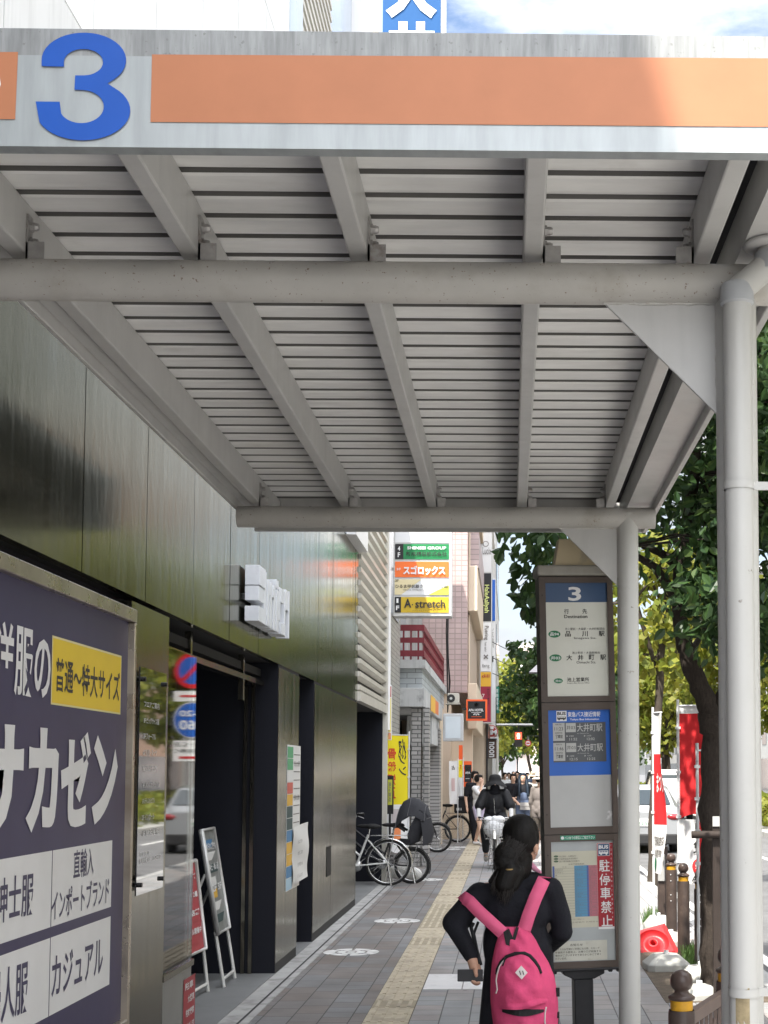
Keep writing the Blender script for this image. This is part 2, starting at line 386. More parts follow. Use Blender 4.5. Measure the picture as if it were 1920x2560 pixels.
mb = MB(); mb.quad((-500, -200, -0.13), (500, -200, -0.13), (500, 900, -0.13), (-500, 900, -0.13), ASPHALT); struct(mb.build('road'))
mb = MB()
edge = [(0.95, -30), (0.95, 5.5), (1.98, 8.4), (1.98, 150)]
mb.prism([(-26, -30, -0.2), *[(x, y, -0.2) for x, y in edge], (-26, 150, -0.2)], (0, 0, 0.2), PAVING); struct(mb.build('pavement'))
mb = MB()
for a, b in zip(edge[:-1], edge[1:]):
    d = (Vector((*b, 0)) - Vector((*a, 0))).normalized(); nn = Vector((d.y, -d.x, 0)) * 0.15
    mb.prism([(*a, -0.2), tuple(Vector((*a, -0.2)) + nn), tuple(Vector((*b, -0.2)) + nn), (*b, -0.2)], (0, 0, 0.206), KERBM)
struct(mb.build('kerb', bevel=0.012))
mb = MB(); mb.add([(1.1, -30, -0.126), (4.4, -30, -0.126), (4.4, 4.5, -0.126), (2.14, 8.3, -0.126), (1.1, 5.48, -0.126)], [(0, 1, 2, 3, 4)], M('bay_bounce_pale', (0.42, 0.41, 0.39), 0.8, var=0.12, vs=1.5, dirt=((0.25, 0.24, 0.22), 1.2, 0.56, 0.5))); struct(mb.build('bus_bay_bounce'))  # pale bay surface added to bounce light up under the canopy
mb = MB(); mb.prism([(13.5, -30, -0.2), (40, -30, -0.2), (40, 200, -0.2), (13.5, 200, -0.2)], (0, 0, 0.2), CONC); struct(mb.build('far_pavement'))
mb = MB(); mb.box((7.0, 12, -0.2), (8.6, 150, 0.02), KERBM); struct(mb.build('median_strip', bevel=0.02))
mb = MB()
for y in range(-10, 140, 9): mb.quad((5.2, y, -0.126), (5.32, y, -0.126), (5.32, y + 5, -0.126), (5.2, y + 5, -0.126), WHITEP)
mb.quad((2.35, 9, -0.122), (2.47, 9, -0.122), (2.47, 140, -0.122), (2.35, 140, -0.122), WHITEP); struct(mb.build('road_markings'))
# concrete threshold and drain slit along the building
mb = MB(); mb.box((-1.72, -5, -0.05), (FX - 0.02, 21.7, 0.006), CONC)
mb.box((-1.79, -5, 0.006), (-1.775, 21.7, 0.0085), M('drain_slit', (0.03, 0.03, 0.03), 0.9)); struct(mb.build('threshold_strip'))
# tactile guide strip
TACT = M('tactile_yellow', (0.40, 0.35, 0.26), 0.7, var=0.2, vs=7, dirt=((0.2, 0.18, 0.14), 3, 0.53, 0.5), bump=0.2)
TACT2 = M('tactile_yellow_worn', (0.28, 0.245, 0.175), 0.75, var=0.2, vs=7, bump=0.2)
JOINT = M('tactile_joint', (0.09, 0.08, 0.06), 0.9)
rb = random.Random(3); mb = MB(); y = 2.6
mb.box((-0.975, 2.6, -0.02), (-0.665, 62, 0.003), JOINT)
while y < 62:
    mt = TACT2 if (rb.random() < 0.2 or 15.2 < y < 17.8) else TACT
    mb.box((-0.97, y + 0.004, 0), (-0.67, y + 0.296, 0.006), mt)
    for k in range(4):
        x = -0.9325 + k * 0.075
        mb.box((x - 0.013, y + 0.012, 0.006), (x + 0.013, y + 0.288, 0.0115), TACT)
    y += 0.3
struct(mb.build('tactile_paving'))
# round floor emblems
for k, (px, py) in enumerate([(878, 2380), (993, 2302), (1066, 2199), (1123, 2123), (1150, 2118)]):
    c = PZ(px, py, 0.004); mb = MB(); U, V2 = Vector((1, 0, 0)), Vector((0, 1, 0))
    for j in range(8):
        a = j * math.pi / 4 + 0.06
        mb.disc(c, U, V2, 0.255, WHITEP, 8, 0.15, a, a + 0.66)
        mb.disc(c + Vector((math.cos(a + 0.33), math.sin(a + 0.33), 0)) * 0.095, U, V2, 0.042, WHITEP, 10)
    mb.disc(c, U, V2, 0.035, WHITEP, 14); struct(mb.build('pavement_emblem'))
mb = MB()
for x0 in (-0.66, -0.36): mb.box((x0, 10.95, -0.01), (x0 + 0.29, 11.75, 0.005), M('white_tile', (0.6, 0.6, 0.6), 0.5, var=0.08, vs=5, dirt=((0.35, 0.35, 0.35), 8, 0.55, 0.5)))
struct(mb.build('white_floor_tiles'))

# ================================================================ BUS SHELTER
PAINT = M('shelter_paint', (0.47, 0.465, 0.45), 0.38, var=0.08, vs=2.5, streak=0.16, bump=0.05, bs=35, rvar=0.08)
PAINT_T = M('shelter_tube_paint', (0.44, 0.425, 0.395), 0.36, var=0.1, vs=3, speck=((0.14, 0.075, 0.04), 85, 0.655, 0.75), dirt=((0.28, 0.25, 0.2), 4, 0.56, 0.45), bump=0.06, bs=30, rvar=0.1)
PAINT_P = M('shelter_post_paint', (0.46, 0.455, 0.43), 0.34, var=0.06, vs=2, dirt=((0.25, 0.24, 0.21), 2.2, 0.6, 0.4), speck=((0.16, 0.13, 0.1), 30, 0.70, 0.7), bump=0.06, bs=25, rvar=0.08)
DECK = M('shelter_deck', (0.74, 0.735, 0.72), 0.5, var=0.1, vs=2.0, dirt=((0.52, 0.50, 0.46), 2.5, 0.60, 0.45), vscale3=(1.5, 6, 4))
FASC = M('fascia_silver', (0.34, 0.365, 0.37), 0.42, metal=0.25, var=0.1, vs=3, streak=0.3, rvar=0.06, vscale3=(8, 1, 1.2))
FASC_D = M('fascia_weathered', (0.285, 0.295, 0.295), 0.6, var=0.22, vs=6, streak=0.75, vscale3=(14, 1, 1.5), speck=((0.13, 0.13, 0.125), 60, 0.62, 0.5))
ORANGE = M('orange_band', (0.41, 0.165, 0.082), 0.5, var=0.06, vs=6, speck=((0.4, 0.2, 0.12), 5, 0.735, 0.6))
BLUE3 = M('blue_numeral', (0.012, 0.08, 0.38), 0.4, var=0.06, vs=6)
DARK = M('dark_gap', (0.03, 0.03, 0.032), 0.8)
shel = thing('bus_shelter', 'grey steel bus stop canopy with an orange band and a blue 3 over the pavement', 'bus shelter', (0.632, 3.9, 0))
Y1, Y2, TZ, TR = 3.9, 7.58, 3.018, 0.0572
YF, YB, XL, XR = 3.2, 8.3, -1.5, 0.80
# fascia boards
mb = MB()
for a, b, mt in ((3.087, 3.152, FASC), (3.152, 3.304, FASC), (3.304, 3.368, FASC_D)):
    mb.box((XL, YF, a), (XR + 1.1, YF + 0.022, b), mt)
mb.box((XL, YF + 0.0225, 3.089), (XR + 1.1, YF + 0.045, 3.096), FASC)
fa = mb.build('front_fascia', shel)
mb = MB()
e = YF - 0.002
p = [PY(x, y_, e) for x, y_ in ((376, 305), (2300, 320), (2300, 148), (380, 136))]; mb.quad(*p, ORANGE)
p = [PY(x, y_, e) for x, y_ in ((-320, 298), (38, 298), (45, 130), (-320, 130))]; mb.quad(*p, ORANGE)
mb.build('orange_band', fa)
mb = MB(); a = PY(87, 350, YF - 0.003); b = PY(330, 83, YF - 0.003); sx_, sz_ = (b.x - a.x) / 420, (b.z - a.z) / 464
def pt3(x, y): return (a.x + (x - 150) * sx_, YF - 0.0035, a.z + (607 - y) * sz_)
def arc(cx, cy_, rx, ry, t0, t1, n): return [(cx + rx * math.cos(R(t0 + (t1 - t0) * k / n)), cy_ - ry * math.sin(R(t0 + (t1 - t0) * k / n))) for k in range(n + 1)]
n3 = 26
oU = arc(359, 262, 188, 119, 192, -52, n3); iU = arc(357, 271, 87, 57, 198, -88, n3); oU[0] = (172, 290); iU[0] = (272, 291)
oL = arc(360, 478, 210, 129, 58, -164, n3); iL = arc(353, 462, 99, 71, 88, -164, n3); oL[-1] = (150, 442); iL[-1] = (256, 442); oU[-1] = (466, 361); oL[0] = (466, 361)
for o_, i_ in ((oU, iU), (oL, iL)):
    for k in range(n3): mb.add([pt3(*o_[k]), pt3(*i_[k]), pt3(*i_[k + 1]), pt3(*o_[k + 1])], [(0, 1, 2, 3)], BLUE3)
mb.add([pt3(322, 328), pt3(360, 328), pt3(466, 361), pt3(357, 391), pt3(320, 390)], [(0, 1, 2, 3, 4)], BLUE3); mb.build('stop_number', fa)
mb = MB(); a = PY(-130, 282, YF - 0.004); b = PY(4, 145, YF - 0.004)
mb.text('り', a, (1, 0, 0), (0, 0, 1), b.x - a.x, b.z - a.z, M('white_letter', (0.7, 0.7, 0.7), 0.5), bold=0.03); mb.build('white_lettering', fa)
mb = MB(); mb.box((XL, YB - 0.03, 3.06), (XR, YB, 3.36), PAINT); mb.build('rear_fascia', shel)
mb = MB(); mb.box((XL, YF + 0.08, 3.075), (XL + 0.022, YB - 0.031, 3.36), PAINT); mb.box((XL + 0.022, YF + 0.08, 3.12), (XL + 0.075, YB - 0.031, 3.127), PAINT)
mb.build('side_fascia', shel, bevel=0.003)
mb = MB(); mb.box((XR - 0.025, YF + 0.08, 3.055), (XR, YB - 0.031, 3.36), PAINT); mb.build('side_fascia', shel, bevel=0.003)
# right-hand overhang of the front fascia is carried by a neighbouring bay of the same roof
mb = MB(); mb.box((XR + 0.08, YF + 0.08, 3.24), (XR + 1.1, YB - 0.1, 3.3), PAINT)
# rafters
rafters = []
for xc in (-1.375, -0.898, -0.427, 0.062, 0.540):
    mb = MB(); x0, x1 = xc - 0.027, xc + 0.027
    mb.box((x0, YF + 0.04, 3.092), (x1, YB - 0.035, 3.236), PAINT); r_ = mb.build('rafter', shel, bevel=0.006, seg=2)
# ribbed deck
mb = MB(); pr = [(YF + 0.035, 3.32)]; y = YF + 0.035
while y < YB - 0.2:
    pr += [(y, 3.254), (y + 0.002, 3.245), (y + 0.008, 3.239), (y + 0.085, 3.236), (y + 0.118, 3.243), (y + 0.132, 3.253), (y + 0.133, 3.2625), (y + 0.1545, 3.2625)]; y += 0.155
pr += [(YB - 0.035, 3.252), (YB - 0.035, 3.32)]
n_ = len(pr); vs_ = [(XL + 0.025, a, b) for a, b in pr] + [(0.60, a, b) for a, b in pr]
GROOVE_SHADE = M('deck_groove_shade', (0.15, 0.146, 0.14), 0.95, spec=0.1)  # shadow in the grooves between deck pans, put in as a dark colour
for i in range(n_ - 1):
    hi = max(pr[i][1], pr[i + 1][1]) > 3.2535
    mb.add([vs_[i], vs_[i + 1], vs_[n_ + i + 1], vs_[n_ + i]], [(0, 1, 2, 3)], GROOVE_SHADE if (hi and 0 < i < n_ - 2) else DECK)
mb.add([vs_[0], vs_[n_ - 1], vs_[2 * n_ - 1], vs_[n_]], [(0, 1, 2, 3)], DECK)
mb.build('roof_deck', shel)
# gutter
mb = MB(); mb.box((0.640, YF + 0.05, 3.10), (0.774, YB - 0.04, 3.106), PAINT); mb.box((0.640, YF + 0.05, 3.106), (0.646, YB - 0.04, 3.26), PAINT)
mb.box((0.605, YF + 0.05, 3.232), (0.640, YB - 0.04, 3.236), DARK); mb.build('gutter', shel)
# cross tubes, posts, gussets
for Y, x0 in ((Y1, -1.465), (Y2, -1.465)):
    mb = MB(); mb.path([(x0, Y, TZ), (1.15 if Y == Y1 else 0.78, Y, TZ)], TR, PAINT_T, 32); mb.build('cross_tube', shel)
    mb = MB(); mb.path([(0.632, Y, -0.02), (0.632, Y, TZ + 0.02)], TR, PAINT_P, 32)
    mb.lathe([(0.10, 0.0), (0.10, 0.012), (0.06, 0.014)], (0.632, Y, 0), PAINT_P, 24); mb.build('post', shel)
    q = 0.318
    xr = 0.632 - TR + 0.003; zt = TZ - TR + 0.003
    mb = MB(); mb.prism([(xr, Y - 0.005, zt), (xr - q, Y - 0.005, zt), (xr, Y - 0.005, zt - q)], (0, 0.010, 0), PAINT); g_ = mb.build('gusset_plate', shel, bevel=0.0015)
    mb = MB(); rw = random.Random(5)
    WELD = M('weld_bead', (0.5, 0.49, 0.46), 0.45, bump=0.6, bs=90, dirt=((0.25, 0.15, 0.1), 20, 0.6, 0.6))
    mb.path([(xr - q * k / 24, Y - 0.006, zt - 0.002 + rw.uniform(-.002, .002)) for k in range(25)], [rw.uniform(.004, .0065) for k in range(25)], WELD, 6)
    mb.path([(xr - 0.001 + rw.uniform(-.0015, .0015), Y - 0.006, zt - q * k / 24) for k in range(25)], [rw.uniform(.003, .005) for k in range(25)], WELD, 6)
    mb.build('weld_bead', g_)
# bolted cleats
STEELB = M('galvanised', (0.36, 0.35, 0.34), 0.45, metal=0.5, var=0.2, vs=20, dirt=((0.14, 0.08, 0.05), 15, 0.56, 0.6))
for Y in (Y1, Y2):
    for xc in (-1.375, -0.898, -0.427, 0.062, 0.540):
        s = -1 if xc > 0.3 else 1
        mb = MB(); x = xc + s * 0.0275
        mb.box((x, Y - 0.02, TZ + 0.045), (x + s * 0.006, Y + 0.02, 3.20), STEELB); mb.box((x, Y - 0.02, TZ + 0.03), (x + s * 0.05, Y - 0.014, 3.12), STEELB)
        for z in (3.125, 3.17): mb.lathe([(0.001, 0.028), (0.009, 0.028), (0.012, 0.02), (0.012, 0.012), (0.016, 0.012), (0.016, 0.006)] if s > 0 else [(0.001, -0.028), (0.009, -0.028), (0.012, -0.02), (0.012, -0.012), (0.016, -0.012), (0.016, -0.006)], (x, Y + 0.002, z), STEELB, 6, 'x', False)
        mb.build('bracket', shel)
# rainwater pipe
PVC = M('drain_pvc', (0.40, 0.41, 0.42), 0.35, var=0.06, vs=3)
yp_ = Y1 - TR - 0.045
A, B = PY(1843, 790, yp_).x, PY(1928, 600, yp_).x
mb = MB(); mb.path([(B, yp_, 3.10), (B, yp_, 3.065), (B - 0.008, yp_, 3.04), (A + 0.012, yp_, 2.975), (A + 0.002, yp_, 2.955), (A, yp_, 2.93), (A, yp_, 0.0)], 0.0385, PAINT_P, 24)
mb.lathe([(0.046, 2.93), (0.046, 2.975), (0.040, 2.985)], (A, yp_, 0), PVC, 24); mb.lathe([(0.0385, 2.925), (0.046, 2.93)], (A, yp_, 0), PVC, 24)
mb.lathe([(0.046, 3.02), (0.047, 3.07), (0.040, 3.075)], (B, yp_, 0), PVC, 24); mb.lathe([(0.075, 3.098), (0.078, 3.092), (0.07, 3.085), (0.04, 3.082)], (B, yp_, 0), PAINT, 24)
dp = mb.build('drain_pipe', shel)
for px_y in (1215, 2480):
    z = PY(1890, px_y, yp_).z; mb = MB()
    mb.lathe([(0.0415, z - 0.011), (0.0415, z + 0.011)], (A, yp_, 0), PAINT_P, 24); mb.box((A + 0.036, yp_ - 0.004, z - 0.011), (A + 0.085, yp_ + 0.004, z + 0.011), PAINT_P)
    mb.lathe([(0.001, -0.012), (0.010, -0.010), (0.010, 0.0)], (A + 0.048, yp_ - 0.004, z), STEELB, 12, 'y'); mb.build('pipe_clamp', dp)
# old tape on the pipe
mb = MB(); a0 = -math.pi / 2 - 0.75
z0, z1 = PY(1850, 2555, yp_).z, PY(1850, 2488, yp_).z
pts = [(A + 0.0392 * math.cos(a0 + k * 0.14), yp_ + 0.0392 * math.sin(a0 + k * 0.14)) for k in range(8)]
for k in range(7): mb.quad((*pts[k], z0 + 0.01 * (k % 3 == 1)), (*pts[k + 1], z0), (*pts[k + 1], z1 + 0.004 * k), (*pts[k], z1 + 0.004 * k), M('old_tape', (0.30, 0.24, 0.14), 0.7, var=0.3, vs=30))
mb.build('tape_residue', dp)

# ================================================================ BUS STOP SIGN
BROWN = M('stop_brown', (0.085, 0.066, 0.055), 0.5, var=0.1, vs=5, dirt=((0.13, 0.105, 0.09), 3, 0.55, 0.4))
BROWN_D = M('stop_brown_dark', (0.03, 0.026, 0.024), 0.5)
CAPM = M('stop_cap', (0.31, 0.295, 0.26), 0.55, var=0.12, vs=6, streak=0.3)
LAMPT = M('stop_lamp_shade', (0.5, 0.42, 0.28), 0.5, dirt=((0.25, 0.23, 0.2), 7, 0.55, 0.5))
PANEL = M('stop_panel_cream', (0.60, 0.60, 0.53), 0.35, var=0.03, vs=3)
NAVY = M('stop_header_navy', (0.045, 0.085, 0.17), 0.4); BLK = M('print_black', (0.03, 0.03, 0.03), 0.6)
WHT = M('print_white', (0.72, 0.72, 0.72), 0.5); GRN = M('print_green', (0.03, 0.18, 0.08), 0.5)
SBLUE = M('stop_blue', (0.02, 0.11, 0.45), 0.4, var=0.05); SCRN = M('epaper_dark', (0.075, 0.08, 0.085), 0.35); SCRL = M('epaper_light', (0.42, 0.42, 0.40), 0.4)
FROST = M('stop_grey_panel', (0.42, 0.42, 0.41), 0.25, var=0.06, vs=4, speck=((0.8, 0.8, 0.8), 9, 0.70, 0.7))
BY = 7.86
base = PY(1468, 2421, BY)
stop = thing('bus_stop_sign', 'brown bus stop post headed 3 with a destination list, blue arrivals display and timetable', 'bus stop', (base.x, BY, 0), (0, R(-1.25), R(7)))
zof = lambda py: PY(1465, py, BY).z
X0, X1, DP = -0.208, 0.208, 0.15
zb, zt = zof(2421), zof(1441)
mb = MB(); mb.box((X0, 0.012, zb), (X1, DP, zt), BROWN_D)
body = mb.build('sign_body', stop, world=False, bevel=0.004)
def frame(z0, z1, pz0, pz1, px0=-0.172, px1=0.176):
    m_ = MB(); a, b = z0 + 0.002, z1 - 0.002
    m_.box((X0, 0, a), (px0, 0.0118, b), BROWN); m_.box((px1, 0, a), (X1, 0.0118, b), BROWN)
    m_.box((px0, 0.0004, a), (px1, 0.0118, pz0), BROWN); m_.box((px0, 0.0004, pz1), (px1, 0.0118, b), BROWN)
    for x in (X0 + 0.016,):
        for z in (a + (b - a) * .15, a + (b - a) * .85): m_.lathe([(0.001, -0.0), (0.004, 0.001)], (x, -0.001, z), BROWN_D, 8, 'y')
    return m_.build('panel_frame', stop, world=False)
z1t, z1b, z2t, z2b, z3t, z3b = zof(1457), zof(1740), zof(1774.6), zof(2067), zof(2103), zof(2403)
frame(zof(1755), zt, z1b, z1t); frame(zof(2085), zof(1755), z2b, z2t); frame(zb, zof(2085), z3b, z3t)
U, V3 = (1, 0, 0), (0, 0, 1); PL, PR = -0.172, 0.176; PWD = PR - PL
def bt(m_, t, fx0, fx1, py0, py1, mt, bold=0.0, dy=0.0072):
    """print on the sign: fx as a share of the panel width, rows by height in the photograph"""
    z0, z1 = zof(py1), zof(py0); m_.text(t, (PL + fx0 * PWD, dy, z0), U, V3, (fx1 - fx0) * PWD, z1 - z0, mt, bold)
def br_(m_, fx0, fx1, py0, py1, mt, dy=0.0080):
    z0, z1 = zof(py1), zof(py0); m_.quad((PL + fx0 * PWD, dy, z0), (PL + fx1 * PWD, dy, z0), (PL + fx1 * PWD, dy, z1), (PL + fx0 * PWD, dy, z1), mt)
def oval(m_, fx, py, rx, rz, mt, dy=0.0076):
    m_.disc((PL + fx * PWD, dy, zof(py)), (rx, 0, 0), (0, 0, rz), 1, mt, 24)
cy4 = lambda c: 1380 + c / 5.268
m_ = MB(); br_(m_, 0, 1, 1457, 1740, PANEL, 0.0090); br_(m_, 0, 1, 1457, 1505.3, NAVY)
f4 = lambda c: (c - 195) / 825
bt(m_, '3', f4(500), f4(672), cy4(458), cy4(642), WHT, 0.022)
bt(m_, '行', f4(438), f4(502), cy4(748), cy4(812), BLK, .01); bt(m_, '先', f4(682), f4(748), cy4(748), cy4(812), BLK, .01)
bt(m_, 'Destination', f4(438), f4(750), cy4(826), cy4(870), BLK, .01)
oval(m_, f4(303), cy4(1078), 0.034, 0.0195, GRN); bt(m_, '品94', f4(245), f4(362), cy4(1055), cy4(1100), WHT, .02)
bt(m_, '池上駅前・大森駅・大井町駅経由', f4(445), f4(975), cy4(995), cy4(1028), BLK)
for ch, a, b in (('品', 447, 522), ('川', 672, 748), ('駅', 897, 975)): bt(m_, ch, f4(a), f4(b), cy4(1040), cy4(1112), BLK, .015)
bt(m_, 'Sinagawa Sta.', f4(560), f4(862), cy4(1120), cy4(1152), BLK)
oval(m_, f4(310), cy4(1390), 0.034, 0.0195, GRN); bt(m_, '井03', f4(248), f4(375), cy4(1368), cy4(1415), WHT, .02)
bt(m_, '池上駅前・大森駅経由', f4(532), f4(905), cy4(1310), cy4(1342), BLK)
for ch, a, b in (('大', 455, 533), ('井', 608, 684), ('町', 756, 828), ('駅', 908, 987)): bt(m_, ch, f4(a), f4(b), cy4(1352), cy4(1425), BLK, .015)
bt(m_, 'Oimachi Sta.', f4(590), f4(850), cy4(1435), cy4(1468), BLK)
oval(m_, f4(342), cy4(1692), 0.025, 0.014, GRN); bt(m_, '井03', f4(303), f4(382), cy4(1676), cy4(1710), WHT, .01)
bt(m_, '池上営業所', f4(458), f4(752), cy4(1650), cy4(1706), BLK, .01); bt(m_, 'Ikegami Bus Service Office', f4(460), f4(755), cy4(1716), cy4(1735), BLK)
m_.build('destination_panel', stop, world=False)
c5 = lambda c: 1740 + c / 5.925
f5 = lambda c: (c - 250) / 935
m_ = MB(); br_(m_, 0, 1, 1774.6, 1938, SBLUE, 0.0090); br_(m_, f5(318), f5(1115), c5(388), c5(975), SCRN)
def bus_icon(m_, fx0, fx1, py0, py1, ink, ground):
    br_(m_, fx0, fx1, py0, py1, ground, 0.0076); h = py1 - py0; wd = fx1 - fx0
    bt(m_, 'BUS', fx0 + wd * .08, fx1 - wd * .08, py0 + h * .1, py0 + h * .42, ink, .04)
    br_(m_, fx0 + wd * .08, fx1 - wd * .08, py0 + h * .56, py0 + h * .82, ink, 0.0072)
    for k in range(5): br_(m_, fx0 + wd * (.13 + .15 * k), fx0 + wd * (.24 + .15 * k), py0 + h * .60, py0 + h * .69, ground, 0.0068)
    for k in (.25, .72): oval(m_, fx0 + wd * k, py0 + h * .84, wd * PWD * .07, wd * PWD * .07, ink, 0.0070)
bus_icon(m_, f5(375), f5(528), c5(215), c5(368), BLK, WHT)
bt(m_, '東急バス接近情報', f5(545), f5(1040), c5(232), c5(308), WHT, .012); bt(m_, 'Tokyu Bus Infomation', f5(578), f5(1018), c5(330), c5(366), WHT, .02)
for dy0, t1, ta, tb in ((0, '11:23', '11:52', '12:02'), (295, '11:46', '12:15', '12:25')):
    br_(m_, f5(318), f5(495), c5(392 + dy0), c5(658 + dy0), SCRL, 0.0076)
    bt(m_, '発車予定', f5(355), f5(450), c5(405 + dy0), c5(428 + dy0), BLK); bt(m_, t1, f5(342), f5(470), c5(455 + dy0), c5(505 + dy0), BLK)
    bt(m_, '始発時刻前', f5(350), f5(458), c5(528 + dy0), c5(555 + dy0), BLK); bt(m_, '発車前', f5(352), f5(462), c5(565 + dy0), c5(622 + dy0), BLK, .02)
    br_(m_, f5(512), f5(662), c5(398 + dy0), c5(532 + dy0), SCRL, 0.0076); bt(m_, '井03', f5(522), f5(652), c5(435 + dy0), c5(495 + dy0), BLK)
    bt(m_, '大井町駅', f5(680), f5(1065), c5(408 + dy0), c5(528 + dy0), SCRL, .01); bt(m_, 'for Oimachi Sta.', f5(680), f5(860), c5(545 + dy0), c5(560 + dy0), SCRL)
    for a, tt, nm in ((520, ta, '大森駅'), (785, tb, '大井町駅')):
        z0, z1 = zof(c5(605 + dy0)), zof(c5(575 + dy0)); x = PL + f5(a) * PWD
        m_.add([(x, .0072, z0), (x + .008, .0072, (z0 + z1) / 2), (x, .0072, z1)], [(0, 1, 2)], SCRL)
        bt(m_, nm, f5(a + 38), f5(a + 110), c5(578 + dy0), c5(602 + dy0), SCRL); bt(m_, tt, f5(a + 42), f5(a + 160), c5(618 + dy0), c5(656 + dy0), SCRL, .01)
m_.build('arrival_display', stop, world=False)
m_ = MB(); br_(m_, 0, 1, 1938, 2067, FROST, 0.0085); m_.build('grey_panel', stop, world=False)
c6 = lambda c: 2080 + c / 4.607
f6 = lambda c: (c - 210) / 752
STK = M('sticker_green', (0.03, 0.24, 0.14), 0.5)
m_ = MB(); m_.quad((PL + f6(322) * PWD, -0.001, zof(c6(88))), (PL + f6(745) * PWD, -0.001, zof(c6(88))), (PL + f6(745) * PWD, -0.001, zof(c6(36))), (PL + f6(322) * PWD, -0.001, zof(c6(36))), STK)
m_.text('バス停での禁煙にご協力下さい', (PL + f6(375) * PWD, -0.0016, zof(c6(80))), U, V3, f6(735 - 375 + 210) * PWD, zof(c6(44)) - zof(c6(80)), WHT, .01)
m_.disc((PL + f6(348) * PWD, -0.0016, zof(c6(62))), (0.009, 0, 0), (0, 0, 0.009), 1, WHT, 16); m_.build('green_sticker', stop, world=False)
TTB = M('timetable_backing', (0.36, 0.38, 0.38), 0.4, var=0.1, vs=4); PAPER = M('timetable_paper', (0.50, 0.48, 0.38), 0.6, var=0.06, vs=5)
TBL = M('timetable_blue', (0.10, 0.26, 0.40), 0.6); TPK = M('timetable_pink', (0.42, 0.15, 0.18), 0.6); TNV = M('timetable_navy', (0.08, 0.12, 0.3), 0.6); INK = M('print_grey', (0.16, 0.15, 0.14), 0.7)
m_ = MB(); br_(m_, 0, 1, 2103, 2403, TTB, 0.0090); br_(m_, f6(212), f6(770), c6(218), c6(1100), PAPER, 0.0086)
for k in range(3): oval(m_, f6(268), c6(272 + 29 * k), 0.013, 0.0055, M('oval_dark_green', (0.1, 0.14, 0.09), 0.6)); bt(m_, ('池上駅前・大森駅前行', '大森駅経由大井町駅行', '品川駅高輪口方面行')[k], f6(305), f6(512 + 20 * k), c6(264 + 29 * k), c6(284 + 29 * k), INK)
bt(m_, '出発予定時刻表', f6(415), f6(605), c6(358), c6(376), INK)
br_(m_, f6(222), f6(246), c6(385), c6(975), TNV, .0080); br_(m_, f6(484), f6(634), c6(385), c6(975), TBL, .0080); br_(m_, f6(634), f6(656), c6(385), c6(975), TNV, .0078); br_(m_, f6(656), f6(768), c6(385), c6(975), TPK, .0080)
for ch, a in (('平 日', 340), ('土 曜', 540), ('日 祝', 690)): bt(m_, ch, f6(a), f6(a + 48), c6(390), c6(404), INK)
rt = random.Random(11)
for k in range(18):
    yy = 412 + 31 * k; br_(m_, f6(246), f6(768), c6(yy), c6(yy + 2), INK, .0076)
    for a, mxn in ((250, 4), (488, 4), (660, 3)):
        nn = rt.randint(1, mxn); bt(m_, ' '.join('%02d' % rt.randint(0, 59) for _ in range(nn)), f6(a), f6(a + 24 * nn), c6(yy + 10), c6(yy + 24), INK, 0, .0072)
bt(m_, '御乗車ありがとうございます 東急バス', f6(222), f6(590), c6(996), c6(1010), INK); bt(m_, '池上営業所 お問合せ', f6(400), f6(760), c6(1030), c6(1044), INK)
SREDM = M('strip_red', (0.36, 0.03, 0.04), 0.5, var=0.1, vs=6)
br_(m_, f6(760), f6(958), c6(130), c6(1128), WHT, .0074); br_(m_, f6(762), f6(956), c6(134), c6(1100), SREDM, .0070)
def strip():
    bt(m_, '駐', f6(785), f6(912), c6(325), c6(465), WHT, .012, .0060); bt(m_, '停', f6(785), f6(915), c6(487), c6(622), WHT, .012, .0060); bt(m_, '車', f6(792), f6(918), c6(645), c6(780), WHT, .012, .0060)
    bt(m_, '禁', f6(795), f6(922), c6(803), c6(942), WHT, .012, .0060); bt(m_, '止', f6(798), f6(930), c6(965), c6(1095), WHT, .012, .0060)
    br_(m_, f6(772), f6(915), c6(140), c6(282), WHT, .0064); br_(m_, f6(776), f6(911), c6(144), c6(278), NAVY, .0062); bt(m_, 'BUS', f6(785), f6(900), c6(158), c6(200), WHT, .04, .0058)
    br_(m_, f6(785), f6(898), c6(220), c6(258), WHT, .0058)
    for k in range(5): br_(m_, f6(795 + 20 * k), f6(808 + 20 * k), c6(226), c6(240), NAVY, .0056)
    for k in (812, 876): oval(m_, f6(k), c6(262), 0.005, 0.005, WHT, .0056)
    for k, ch in enumerate('バス停付近の駐停車はご遠慮願います'): bt(m_, ch, f6(925), f6(942), c6(150 + 52 * k), c6(172 + 52 * k), WHT, 0, .0060)
strip()
br_(m_, f6(225), f6(858), c6(1252), c6(1480), M('notice_paper', (0.52, 0.51, 0.44), 0.6, var=0.1, vs=9, dirt=((0.3, 0.27, 0.2), 14, 0.58, 0.5)), .0080)
bt(m_, 'お知らせ', f6(415), f6(565), c6(1282), c6(1312), BLK, .01, .0072)
for k, t_ in enumerate(('車イスのお客様がご利用になる際、スロープ', 'を使用する都合上、お乗り口が前後する', '場合がございますのであらかじめご了承く', 'ださいませ。')): bt(m_, t_, f6(232), f6((765, 782, 782, 372)[k]), c6(1330 + 35 * k), c6(1356 + 35 * k), BLK, .005, .0072)
m_.build('timetable_panel', stop, world=False)
m_ = MB(); m_.box((X0 - 0.012, -0.014, zt + 0.004), (X1 + 0.02, DP + 0.02, zof(1413)), CAPM); m_.build('cap', stop, world=False, bevel=0.014, seg=3)
m_ = MB(); zc, zc2 = zof(1413), zof(1345)
p0 = [(-0.115, 0.02, zc), (0.13, 0.02, zc), (0.13, DP - .01, zc), (-0.115, DP - .01, zc)]; p1 = [(-0.085, 0.035, zc2), (0.10, 0.035, zc2), (0.10, DP - .03, zc2), (-0.085, DP - .03, zc2)]
